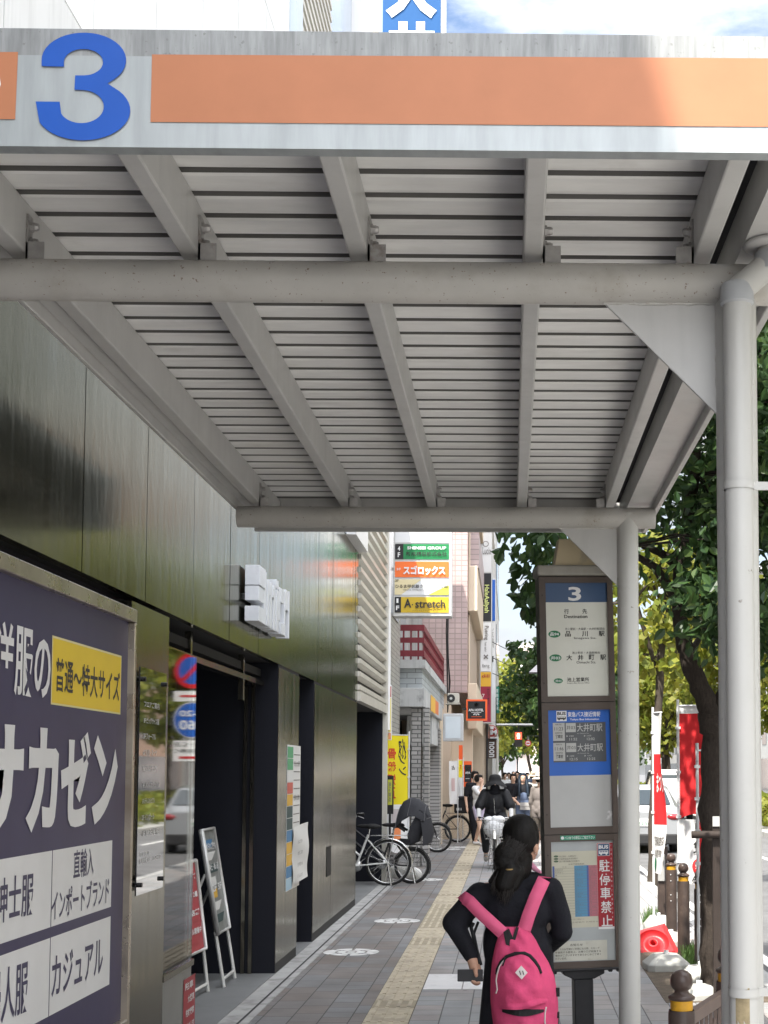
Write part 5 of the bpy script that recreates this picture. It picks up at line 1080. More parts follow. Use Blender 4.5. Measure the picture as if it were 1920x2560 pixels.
# flag weights
WGT = M('flag_weight_white', (.40, .40, .375), .55, var=.12, vs=6, dirt=((.28, .26, .22), 5, .55, .6))
def weight(px, py, s_, rot, label, hgt=.13):
    c = PZ(px, py); t = thing('flag_weight', label, 'flag base', (c.x, c.y + s_ * .3, 0), (0, 0, rot), 'white flag weights by the kerb')
    m_ = MB(); n_ = 4; rings = []
    for f_, z in ((.5, 0), (.5, hgt * .42), (.47, hgt * .5), (.27, hgt), (.0, hgt)):
        h_ = s_ * f_; c_ = h_ * .72; rings.append([(c_, -h_, z), (h_, -c_, z), (h_, c_, z), (c_, h_, z), (-c_, h_, z), (-h_, c_, z), (-h_, -c_, z), (-c_, -h_, z)])
    vs_ = [p for r_ in rings for p in r_]; m_.add(vs_, [(i * 8 + j, i * 8 + (j + 1) % 8, (i + 1) * 8 + (j + 1) % 8, (i + 1) * 8 + j) for i in range(4) for j in range(8)], WGT)
    m_.build('body', t, world=False, bevel=.006, seg=2)
    m_ = MB(); m_.lathe([(.022, hgt - .002), (.022, hgt + .03), (.016, hgt + .03)], (0, 0, 0), WHT, 12); m_.build('socket', t, world=False)
    return c
weight(1669, 2428, .36, .1, 'largest white flag weight, on the paving in front of the plain bollard')
weight(1680, 2366, .30, .4, 'grey-white flag weight in shade behind the largest one', .12)
weight(1757, 2470, .30, .7, 'tilted white flag weight among weeds at the foot of the tree', .16)
weight(1648, 2330, .30, 0, 'white flag weight behind the red base', .16)
weight(1752, 2500, .25, .3, 'small white weight close behind the low railing', .10)
REDP = M('red_plastic', (.48, .025, .03), .35, var=.1, vs=6); c = PZ(1632, 2378)
rbs = thing('red_flag_base', 'red plastic flag base propped on its edge beside the shelter post', 'flag base', (c.x, c.y, .02), (R(46), R(-14), R(12)))
mb = MB(); h_ = .2
for f0_, z0_, f1_, z1_ in ((1, 0, 1, .05), (1, .05, .72, .10)):
    p = [(-h_ * f0_, -h_ * f0_, z0_), (h_ * f0_, -h_ * f0_, z0_), (h_ * f0_, h_ * f0_, z0_), (-h_ * f0_, h_ * f0_, z0_)]; q = [(-h_ * f1_, -h_ * f1_, z1_), (h_ * f1_, -h_ * f1_, z1_), (h_ * f1_, h_ * f1_, z1_), (-h_ * f1_, h_ * f1_, z1_)]
    mb.add(p + q, [(0, 1, 5, 4), (1, 2, 6, 5), (2, 3, 7, 6), (3, 0, 4, 7)], REDP)
mb.lathe([(.145, .10), (.13, .06), (.06, .055), (.05, .10), (.03, .10), (.028, .03)], (0, 0, 0), REDP, 24); p = [(-h_, -h_, 0), (h_, -h_, 0), (h_, h_, 0), (-h_, h_, 0)]; mb.add(p, [(3, 2, 1, 0)], REDP)
mb.add([(h_ * .72 * math.cos(k * math.pi / 2 + math.pi / 4) * 1.414, h_ * .72 * math.sin(k * math.pi / 2 + math.pi / 4) * 1.414, .10) for k in range(4)] + [(.145 * math.cos(k * math.pi / 12 + math.pi / 4), .145 * math.sin(k * math.pi / 12 + math.pi / 4), .10) for k in range(24)],
       [(j, 4 + j * 6 + i, 4 + (j * 6 + i + 1) % 24) for j in range(4) for i in range(-3, 3) if 4 + j * 6 + i >= 4] + [(0, 4 + 24 + i, 4 + (24 + i + 1) % 24) for i in range(-3, 0)] + [(j, (j + 1) % 4, 4 + (j * 6 + 3) % 24) for j in range(4)], REDP)
mb.build('base_tray', rbs, world=False)
# kerb-side banner flags
def p_1(m_, P):
    band(m_, P, .74, 1, CW); band(m_, P, .30, .74, CR); band(m_, P, 0, .30, CW); ctext(m_, P, 'まつり', .35, .95, .5, .62, CW); ctext(m_, P, '蒲田商店街', .1, .95, .17, .23, INK); ctext(m_, P, 'お買物', .2, .9, .10, .15, INK)
    vs_ = [P(.35 + .2 * math.cos(t_), .055 + .04 * math.sin(t_) + .012 * math.cos(t_), .006) for t_ in [k * .4 for k in range(16)]]; m_.add(vs_, [tuple(range(16))], GRN)
def p_2(m_, P):
    band(m_, P, .955, 1, CW); band(m_, P, .36, .955, CR, curve=-.03); band(m_, P, 0, .36, CW, d=-.003); ctext(m_, P, '日', .55, .95, .27, .34, BLK, .02, .012); ctext(m_, P, '免', .5, .95, .17, .25, BLK, .02, .012)
    vs_ = [P(.75 + .27 * math.cos(k * .26), .10 + .045 * math.sin(k * .26), .010) for k in range(24)]; m_.add(vs_, [tuple(range(24))], CR); ctext(m_, P, '免税', .6, .9, .085, .115, CW, .01, .014); ctext(m_, P, 'AK', .45, .95, .015, .045, BLK, .01, .012)
def p_3(m_, P):
    band(m_, P, 0, 1, CR)
    for k, ch in enumerate('大売出し'): ctext(m_, P, ch, .1, .9, .78 - .2 * k, .95 - .2 * k, CW)
f = PZ(1635, 2330); nobori('kerb_banner', 'furled banner flag, white above red, with a green leaf at its hem', (f.x, f.y, .1), mz(1782, f.y), mz(2182, f.y), (.33, -.94, 0), .22, p_1, group='red and white banner flags by the kerb', sway=.03)
f = PY(1698, 2300, 13.1); nobori('kerb_banner', 'broad red banner flag with white lower part and a red circle', (f.x, 13.1, 0), mz(1764, 13.1), mz(2210, 13.1), (1, -.35, 0), .27, p_2, group='red and white banner flags by the kerb', sway=.035)
f = PY(1746, 2300, 11.6); nobori('kerb_banner', 'red banner flag showing only its edges either side of the trunk', (f.x, 11.6, 0), mz(1876, 11.6), mz(2200, 11.6), (1, .3, 0), .27, p_3, group='red and white banner flags by the kerb', sway=.03)
f = PY(1755, 2000, 24); nobori('kerb_banner', 'far red banner flag with white characters glimpsed through the trunk fork', (f.x, 24, 0), mz(1738, 24), mz(1990, 24), (1, -.1, 0), .5, p_3, group='red and white banner flags by the kerb', sway=.05)
# tree support
f = PY(1791, 2300, 10.2); tsp = thing('tree_support', 'dark T-shaped timber support standing against the tree trunk', 'tree support', (f.x, 10.2, 0)); mb = MB(); za, zb3 = mz(2096, 10.2), mz(2077, 10.2)
WD = M('support_wood', (.035, .026, .022), .7, var=.2, vs=9); mb.box((f.x - .024, 10.18, -.02), (f.x + .024, 10.22, mz(2067, 10.2)), WD); mb.path([(mx(1726, 10.2), 10.16, (za + zb3) / 2), (mx(1850, 10.2), 10.16, (za + zb3) / 2)], .027, WD, 10); mb.build('timber', tsp)
mb = MB(); mb.box((f.x - .025, 10.17, mz(2066, 10.2)), (f.x + .026, 10.175, mz(2041, 10.2)), M('tag_grey', (.45, .45, .44), .5)); mb.build('tag', tsp)

# ---------------------------------------------------------------- no-stopping sign whose reflection stands in the shop window
sp_ = thing('parking_sign', 'no-stopping road sign stack on a grey pole beyond the bus stop', 'road sign', (1.43, 23.64, 0)); Y = 23.64; x = 1.43
mb = MB(); mb.path([(x, Y + .04, 0), (x, Y + .04, 3.65)], .04, ALUF, 10); mb.build('pole', sp_)
RBL = M('road_blue', (.02, .10, .42), .4); RRD = M('road_red', (.5, .02, .025), .4)
mb = MB(); c = Vector((x, Y, 3.33)); mb.lathe([(0, 0), (.3, 0), (.3, .012)], c, ALUF, 28, 'y'); mb.disc(c + Vector((0, -.014, 0)), UX, UZ, .3, RRD, 32, .23); mb.disc(c + Vector((0, -.014, 0)), UX, UZ, .231, RBL, 32); dd = Vector((.707, 0, -.707)); n2 = Vector((.707, 0, .707)); o = c + Vector((0, -.017, 0)); mb.add([o - dd * .23 - n2 * .035, o + dd * .23 - n2 * .035, o + dd * .23 + n2 * .035, o - dd * .23 + n2 * .035], [(0, 1, 2, 3)], RRD); mb.build('sign_face', sp_)
mb = MB(); mb.box((x - .3, Y - .01, 2.82), (x + .3, Y, 2.99), WHT); mb.box((x - .24, Y - .014, 2.89), (x + .2, Y - .011, 2.925), RRD); mb.build('arrow_plate', sp_)
mb = MB(); c = Vector((x, Y, 2.51)); mb.disc(c, UX, UZ, .3, WHT, 32); mb.disc(c + Vector((0, -.004, 0)), UX, UZ, .285, RBL, 32); mb.text('8-20', (x - .2, Y - .008, 2.57), UX, UZ, .4, .1, WHT, .02); mb.text('P60', (x - .2, Y - .008, 2.35), UX, UZ, .4, .16, WHT, .02); mb.build('sign_face', sp_)
mb = MB(); mb.box((x - .3, Y - .01, 1.83), (x + .3, Y, 2.17), WHT); mb.text('日祝・休日', (x - .27, Y - .013, 2.07), UX, UZ, .54, .075, BLK, .02); mb.text('1-3日を除く', (x - .27, Y - .013, 1.96), UX, UZ, .54, .075, BLK, .02); mb.box((x - .24, Y - .014, 1.87), (x + .2, Y - .011, 1.91), RRD); mb.build('text_plate', sp_)

# ---------------------------------------------------------------- vehicles
CARP = M('car_silver', (.30, .31, .32), .28, metal=.35, coat=.6, var=.02); CGL = M('car_glass', (.03, .04, .045), .06, spec=.9); TYR = M('tyre', (.02, .02, .02), .8); RIMM = M('wheel_rim', (.35, .35, .36), .3, metal=.8); TLR = M('tail_red', (.26, .015, .02), .2, coat=.5); BUMP = M('bumper_black', (.025, .025, .026), .6); CWH = M('car_white', (.68, .68, .67), .3, coat=.5)
def car(name, label, loc, paint, st, rear_win, lamp, group=None, cat='car'):
    t = thing(name, label, cat, loc, (0, 0, 0), group)
    m_ = MB(); rings = []
    for y, zb_, wb, zm, wm, ze, we, zr, wr in st:
        rings.append([(-wb, y, zb_), (-wm, y, zm), (-we, y, ze), (-wr, y, zr - .03), (-wr * .86, y, zr), (wr * .86, y, zr), (wr, y, zr - .03), (we, y, ze), (wm, y, zm), (wb, y, zb_)])
    k = 10; vs_ = [p for r_ in rings for p in r_]; fs = [(i * k + j, i * k + (j + 1) % k, (i + 1) * k + (j + 1) % k, (i + 1) * k + j) for i in range(len(rings) - 1) for j in range(k)]
    fs += [tuple(range(k))[::-1], tuple(range((len(rings) - 1) * k, len(rings) * k))]; m_.add(vs_, fs, paint, False); m_.build('body', t, world=False, bevel=.03, seg=3)
    (y0_, z0_, w0_), (y1_, z1_, w1_) = rear_win
    m_ = MB(); m_.add([(-w0_, y0_, z0_), (w0_, y0_, z0_), (w1_, y1_, z1_), (-w1_, y1_, z1_)], [(0, 1, 2, 3)], CGL); m_.build('rear_window', t, world=False)
    for s in (-1, 1):
        yl, zl, xl, wl, hl = lamp; m_ = MB(); m_.ball((s * xl, yl, zl), (wl, .07, hl), TLR, 16, 10); m_.build('tail_light', t, world=False)
        for y in (.75, 3.2):
            m_ = MB(); m_.lathe([(.19, .0), (.30, .0), (.315, .03), (.315, .16), (.30, .19), (.2, .19)], (s * .84 - (.19 if s > 0 else 0), y, .315), TYR, 24, 'x'); w1 = m_.build('wheel', t, world=False)
            m_ = MB(); m_.lathe([(0, .1), (.2, .1)], (s * .84 - (.19 if s > 0 else 0) + (.07 if s > 0 else -.07), y, .315), RIMM, 20, 'x'); m_.build('rim', w1, world=False)
        m_ = MB(); s3, s4 = st[3], st[4]; m_.add([(s * (s3[6] + .006), s3[0], s3[5] + .03), (s * (st[5][6] + .006), st[5][0], st[5][5] + .03), (s * (s4[8] + .02), s4[0], s4[7] - .08), (s * (s3[8] + .02), s3[0], s3[7] - .08)], [(0, 1, 2, 3)], CGL); m_.build('side_window', t, world=False)
    m_ = MB(); m_.box((-st[0][2] - .03, -.03, .2), (st[0][2] + .03, .12, .43), BUMP); m_.build('bumper', t, world=False, bevel=.03, seg=2)
    m_ = MB(); m_.box((-.165, st[0][0] - .022, .60), (.165, st[0][0] - .003, .765), CWH); m_.text('23-54', (-.13, st[0][0] - .024, .615), UX, UZ, .26, .08, GRN, .02); m_.build('number_plate', t, world=False)
    return t
hatch = [(0, .33, .70, .60, .80, .86, .76, .92, .64), (.10, .24, .76, .60, .85, .95, .81, 1.06, .66), (.42, .22, .78, .60, .86, .97, .84, 1.42, .58), (.95, .2, .78, .6, .865, .96, .85, 1.50, .60), (2.2, .2, .78, .6, .865, .95, .85, 1.49, .60), (3.0, .2, .78, .6, .86, .95, .83, 1.03, .72), (3.75, .22, .76, .58, .82, .80, .76, .84, .66), (4.0, .3, .7, .5, .74, .66, .7, .70, .6)]
car('parked_car', 'silver hatchback parked at the kerb, seen from behind past the banner flags', (2.93, 31.2, -.13), CARP, hatch, ((.082, 1.068, .60), (.372, 1.388, .50)), (.03, .80, .66, .17, .075))
van = [(0, .33, .68, .70, .73, 1.0, .72, 1.2, .7), (.06, .26, .7, .7, .74, 1.1, .73, 1.75, .64), (.3, .25, .7, .7, .74, 1.1, .73, 1.86, .62), (.9, .25, .7, .7, .74, 1.1, .73, 1.88, .62), (2.3, .25, .7, .7, .74, 1.1, .73, 1.86, .62), (2.9, .25, .7, .7, .74, 1.05, .73, 1.15, .66), (3.2, .28, .68, .6, .72, .95, .7, 1.0, .62), (3.35, .33, .62, .5, .68, .8, .64, .85, .58)]
car('parked_van', 'white boxy van farther along beyond the hedge', (5.9, 52, -.13), CWH, van, ((.02, 1.2, .58), (.045, 1.68, .52)), (.01, .9, .64, .06, .14), cat='van')

# ---------------------------------------------------------------- buildings across the road (also mirrored in the steel front)
def block(x0, x1, y0, y1, h, wall, label, wy=1.6, hgt=3.1):
    t = thing('street_building', label, 'building', (x0, (y0 + y1) / 2, 0))
    m_ = MB(); m_.box((x0, y0, -.2), (x1, y1, h), wall); m_.box((x0 - .25, y0 - .1, h), (x1, y1 + .1, h + .35), WCLAD2); m_.build('wall', t)
    z = 3.6; dpn = M('dark_pane', (.03, .035, .04), .1)
    while z < h - 1.5:
        y = y0 + .8
        while y < y1 - wy: m_ = MB(); m_.box((x0 - .03, y, z), (x0 + .1, y + wy, z + hgt * .5), dpn); m_.build('window', t); y += wy + 1.1
        z += hgt
    m_ = MB(); m_.box((x0 - .03, y0 + .5, .2), (x0 + .1, y1 - .5, 2.6), dpn); m_.build('shopfront', t); return t
BR1 = M('brick_brown', (.26, .17, .12), .8, var=.1); BR2 = M('wall_beige', (.40, .34, .26), .8, var=.06); BR3 = M('wall_grey', (.28, .28, .27), .8, var=.06); BR4 = M('wall_white', (.64, .63, .60), .75, var=.04)
block(18, 30, -22, -4, 17, BR3, 'grey office block across the road behind the viewpoint'); block(18, 30, -3.6, 11, 14, BR4, 'white building across the road level with the shelter'); block(18, 30, 11.4, 28, 19, BR2, 'beige apartment building across the road'); block(18, 30, 28.4, 44, 13, BR1, 'brown brick building across the road'); block(18, 30, 44.4, 66, 27, BR3, 'tall grey building across the road'); block(18, 30, 66.4, 95, 19, BR1, 'long brown building farther along across the road'); block(18, 34, 96, 190, 16, BR3, 'grey block at the far end across the road')
# ================================================================ TREES
BARK = M('bark', (.042, .033, .027), .9, var=.35, vs=9, bump=.9, bs=28, vscale3=(10, 10, 2.5), dirt=((.10, .085, .065), 3, .6, .5)); BARK2 = M('bark_far', (.06, .048, .038), .9, var=.3, vs=4)
LEAF1 = leaf_mat('leaf_dark', [(.022, .05, .018), (.035, .075, .022), (.05, .10, .028), (.028, .06, .03), (.075, .125, .03)], .38, .42)
LEAF_B = leaf_mat('leaf_brown', [(.16, .07, .03), (.10, .05, .02), (.2, .1, .05)], .25, .6)
LEAF2 = leaf_mat('leaf_bright', [(.12, .16, .022), (.17, .20, .028), (.22, .22, .035), (.07, .11, .02)], .5, .5)
LEAF3 = leaf_mat('leaf_mid', [(.035, .075, .02), (.05, .10, .025), (.075, .12, .03)], .35, .5)
def leaves(rng, centers, radii, per, size, hang=.5, six=False, keep=None):
    n = len(centers) * per; c = np.repeat(centers, per, axis=0); r = np.repeat(radii, per)[:, None]
    dv = rng.normal(size=(n, 3)); dv /= np.linalg.norm(dv, axis=1)[:, None]; p = c + dv * r * (rng.random((n, 1)) ** .45) * np.array([1, 1, .75])
    if keep is not None: k = keep(p); p = p[k]; dv = dv[k]; n = len(p)
    ax = dv * .6 + rng.normal(size=(n, 3)) * .55; ax[:, 2] -= hang; ax /= np.linalg.norm(ax, axis=1)[:, None]
    sd_ = np.cross(ax, rng.normal(size=(n, 3))); sd_ /= np.linalg.norm(sd_, axis=1)[:, None]; nm = np.cross(ax, sd_)
    L_ = size * (.65 + .6 * rng.random((n, 1))); W_ = L_ * .26
    if six:
        b = p - ax * L_ * .5; q = [b, b + ax * L_ * .28 + sd_ * W_ * .9 + nm * L_ * .05, b + ax * L_ * .62 + sd_ * W_ + nm * L_ * .06, b + ax * L_ - nm * L_ * .06, b + ax * L_ * .62 - sd_ * W_ + nm * L_ * .06, b + ax * L_ * .28 - sd_ * W_ * .9 + nm * L_ * .05]
        f1 = [q[0], q[1], q[2], q[3]]; f2 = [q[0], q[3], q[4], q[5]]
        return np.stack(f1 + f2, axis=1).reshape(-1, 3)
    q = [p - ax * L_ * .5, p + sd_ * W_ * 1.5, p + ax * L_ * .5, p - sd_ * W_ * 1.5]
    return np.stack(q, axis=1).reshape(-1, 3)
def crown_centers(rng, blobs, n):
    w_ = np.array([max(.13, b[1][0] * b[1][1] * b[1][2]) for b in blobs]); idx = rng.choice(len(blobs), n, p=w_ / w_.sum()); out_ = []
    for i in idx:
        c, r = blobs[i]; d = rng.normal(size=3); d /= np.linalg.norm(d); out_.append(np.array(c) + d * np.array(r) * (rng.random() ** .4))
    return np.array(out_)
def tree(name, label, loc, limbs, blobs, ncl, per, leaf, lmat, bark, seed, group=None, cl=(.25, .5), six=False, keep=None, extra=None, island=False):
    rng = np.random.default_rng(seed); t = thing(name, label, 'tree', loc, group=group)
    m_ = MB(); rr = random.Random(seed)
    for pts, r0, r1 in limbs:
        p = [Vector(q) for q in pts]; fine = []
        for a, b in zip(p[:-1], p[1:]):
            for k in range(4): fine.append(a.lerp(b, k / 4) + Vector((rr.uniform(-1, 1), rr.uniform(-1, 1), 0)) * r0 * .12)
        fine.append(p[-1]); k = len(fine); m_.path(fine, [(r0 + (r1 - r0) * i / (k - 1)) * rr.uniform(.92, 1.1) for i in range(k)], bark, 14)
    cc = crown_centers(rng, blobs, ncl); sk = [Vector(p) for pts, _, _ in limbs for p in pts[1:]]
    for c_ in (cc[::4] if six else cc[::9]):
        c_ = Vector(c_)
        if keep is not None and not keep(np.array([c_]))[0]: continue
        s0 = min(sk, key=lambda q_: (q_ - c_).length); md = s0.lerp(c_, .5) + Vector((rr.uniform(-.12, .12), rr.uniform(-.12, .12), rr.uniform(-.02, .14))); m_.path([s0, md, c_, c_ + (c_ - md) * .35], [r0 * .12 + .004, .008, .005, .002] if six else [.03, .018, .01, .004], bark, 5, caps=False)
    m_.build('trunk', t); ra = rng.uniform(cl[0], cl[1], ncl)
    V = leaves(rng, cc, ra, per, leaf, six=six, keep=keep) - np.array(t.location)
    np_mesh('crown', V, 4, lmat, t)
    if extra:
        V = leaves(rng, crown_centers(rng, blobs, extra[0]), np.full(extra[0], .2), extra[1], leaf, six=six, keep=keep) - np.array(t.location); np_mesh('withered_leaves', V, 4, extra[2], t)
    return t
# the street tree behind the shelter posts
Yt = 10.9
q = lambda x, y, dy=0.0: tuple(PY(x, y, Yt + dy))
b0 = q(1790, 2474)
limbs = [([(b0[0], Yt, -.05), q(1790, 2350), q(1791, 2200), q(1787, 2050), q(1790, 1930), q(1786, 1830), q(1781, 1785)], .125, .105),
         ([q(1781, 1800), q(1762, 1750), q(1736, 1690), q(1718, 1630), q(1700, 1560), q(1693, 1480, -.1), q(1702, 1400, -.2), q(1720, 1320, -.3), q(1735, 1180, -.5), q(1760, 1000, -.6)], .085, .03),
         ([q(1786, 1810), q(1812, 1730), q(1835, 1640, .1), q(1860, 1500, .2), q(1890, 1300, .3)], .075, .03),
         ([q(1694, 1500, -.1), q(1640, 1420, -.3), q(1560, 1370, -.6), q(1460, 1340, -.9)], .04, .012), ([q(1700, 1420, -.2), q(1650, 1380, -.2), q(1605, 1365, -.2)], .04, .02), ([q(1786, 2060), q(1770, 2055)], .07, .03), ([q(1785, 1960), q(1772, 1955)], .06, .03), ([q(1720, 1640), q(1770, 1560, .4), q(1830, 1520, .8)], .03, .01)]
blobs = [((1.25, 9.9, 4.3), (1.1, 1.1, .95)), ((2.3, 11.2, 4.6), (1.7, 1.7, 1.4)), ((.55, 9.4, 3.75), (.75, .7, .55)), ((.32, 9.4, 3.05), (.38, .5, .30)), ((.16, 9.2, 2.72), (.13, .3, .25)), ((.12, 9.3, 3.1), (.22, .4, .2)), ((1.2, 9.7, 2.95), (.45, .5, .35)), ((1.75, 10.2, 2.75), (.5, .5, .35)), ((1.5, 10.4, 3.15), (.75, .7, .42)), ((1.9, 9.8, 3.3), (.6, .6, .6)), ((1.35, 8.9, 4.5), (1.0, .9, .5)), ((2.9, 8.6, 4.4), (1.2, 1.6, 1.0))]
def keep_main(p):
    bad = (p[:, 0] < .95) & (p[:, 1] < 8.45) & (p[:, 2] < 3.5)
    top = p[:, 2] > 1.65 + (1851 - 140) / 3550 * p[:, 1]
    left = p[:, 0] / p[:, 1] < -.012 + np.clip(3.05 - p[:, 2], 0, 2) * .06
    return ~(bad | top | left)
tree('street_tree', 'big dark-leaved street tree with a forked black trunk right behind the shelter posts', (b0[0], Yt, 0), limbs, blobs, 500, 58, .102, LEAF1, BARK, 5, cl=(.22, .42), six=True, keep=keep_main, extra=(26, 6, LEAF_B))
def simple(loc, h, r, cb, lm, label, seed, ncl=90, per=30, leaf=.26, lean=0.0, tr=.13, group='street trees down the road'):
    x, y = loc; rr = random.Random(seed); zc = (cb + h) / 2
    blobs_ = [((x + lean, y, zc), (r, r, (h - cb) / 2))] + [((x + lean + rr.uniform(-.6, .6) * r, y + rr.uniform(-.6, .6) * r, zc + rr.uniform(-.4, .45) * (h - cb)), (r * .5, r * .5, (h - cb) * .2)) for _ in range(6)]
    limbs_ = [([(x, y, -.15), (x + .05, y, cb * .6), (x + lean * .4, y, cb + .3), (x + lean * .8, y, zc + .5)], tr, tr * .4)] + [([(x + lean * .3, y, cb), (x + lean + rr.uniform(-.5, .5) * r, y + rr.uniform(-.5, .5) * r, zc), (x + lean + rr.uniform(-.8, .8) * r, y + rr.uniform(-.8, .8) * r, zc + (h - cb) * .3)], tr * .45, tr * .1) for _ in range(5)]
    return tree('street_tree', label, (x, y, 0), limbs_, blobs_, ncl, per, leaf, lm, BARK2, seed, group, cl=(r * .16, r * .36))
simple((2.15, 21.5), 5.4, 1.35, 3.1, LEAF2, 'slim street tree whose trunk shows left of the big forked tree', 21, 70, 30, .16, lean=.35, tr=.09)
simple((1.85, 33), 4.6, 1.25, 2.6, LEAF1, 'low dark street tree behind the tent-topped lamp', 22, 80, 34, .18, lean=-.3, tr=.09)
simple((1.75, 44), 6.4, 1.5, 2.8, LEAF1, 'dark street tree just before the pedestrian signal', 23, 90, 34, .22, lean=-.2, tr=.11)
simple((1.6, 62), 7.0, 1.9, 3.0, LEAF3, 'street tree behind the pedestrian signal', 24, 100, 34, .26, lean=-.2)
simple((1.2, 84), 8.6, 2.3, 2.6, LEAF2, 'sunlit yellow-green tree past the crossing', 25, 120, 36, .32, lean=-.6)
simple((2.2, 100), 8.0, 2.6, 2.5, LEAF3, 'broad green tree far down the pavement', 26, 110, 34, .36)
simple((-.6, 104), 5.4, 2.0, 2.0, LEAF3, 'green tree at the left end of the street', 27, 80, 34, .34)
md = 'sunlit median tree number'
for k, (x, y, h, r, lm, lb) in enumerate([(7.4, 47, 8.5, 2.3, LEAF2, 'sunny median tree standing nearest among those over the hedge'), (7.0, 63.5, 9, 2.7, LEAF2, 'sunny median tree with the bare lower trunk left of the furled flag'), (8.2, 76, 9, 2.8, LEAF2, 'sunny median tree between the two flag poles in the distance'), (7.4, 92, 10, 3.2, LEAF3, 'greener median tree farther back'), (8.4, 112, 10, 3.6, LEAF2, 'last bright median tree in the distance'), (4.9, 58, 7.2, 1.9, LEAF2, 'small yellow-green tree behind the silver car')]):
    simple((x, y), h, r, 2.6 if x > 5 else 3.2, lm, lb, 40 + k, 120, 34, .30, tr=.16)
for k, (x, y, lb) in enumerate([(14.6, 8, 'round sunlit tree across the road level with the shelter'), (14.6, 17, 'sunlit tree across the road in front of the beige apartments'), (14.6, 27, 'sunlit tree across the road between two buildings'), (14.6, 37, 'sunlit tree across the road by the brown bricks'), (14.6, 48, 'sunlit tree across the road by the tall grey building'), (14.6, 60, 'far sunlit tree across the road')]):
    simple((x, y), 7.8 + (k % 3), 2.6, 2.3, (LEAF2, LEAF3)[k % 2], lb, 60 + k, 90, 30, .36, tr=.16, group='trees across the road')
simple((3.6, 3.0), 6.8, 1.7, 2.8, LEAF3, 'street tree beside the shelter just out to the road side', 80, 70, 34, .2, tr=.11)
# hedge in the median, weeds at the tree foot
rng = np.random.default_rng(9); n = 2600; P_ = np.stack([rng.uniform(7.05, 8.55, n), rng.uniform(20, 110, n), rng.uniform(.05, .95, n)], axis=1)
V = leaves(rng, P_, np.full(n, .18), 5, .22, hang=-.2); o_ = np_mesh('hedge', V, 4, LEAF2); tag(o_, 'clipped sunlit hedge along the median behind the silver car', 'hedge')
WEED = leaf_mat('weed_leaf', [(.06, .13, .03), (.09, .16, .04), (.05, .10, .03)], .3, .6)
def weeds(px0, px1, py, n, h, nm):
    rng = np.random.default_rng(n); V = []
    for _ in range(n):
        c = PZ(rng.uniform(px0, px1), py + rng.uniform(-14, 10)); a = rng.uniform(0, 6.28); l_ = h * rng.uniform(.4, 1); d = np.array([math.cos(a), math.sin(a), 0]); s_ = np.array([-d[1], d[0], 0]) * .006; b = np.array(c)
        V += [b - s_, b + s_, b + d * l_ * .4 + np.array([0, 0, l_]) + s_ * .3, b + d * l_ * .4 + np.array([0, 0, l_]) - s_ * .3]
    o = np_mesh(nm, np.array(V), 4, WEED); o['kind'] = 'stuff'; return o
weeds(1708, 1742, 2395, 260, .13, 'grass'); weeds(1745, 1780, 2455, 200, .16, 'grass'); weeds(1610, 1660, 2315, 220, .2, 'grass'); weeds(1690, 1790, 2420, 300, .1, 'grass')
mb = MB(); soil = M('tree_pit_soil', (.10, .08, .06), .95, var=.3, vs=12, bump=.6, bs=40); mb.box((1.12, 10.3, -.05), (1.93, 13.6, .004), soil); struct(mb.build('tree_pit'))
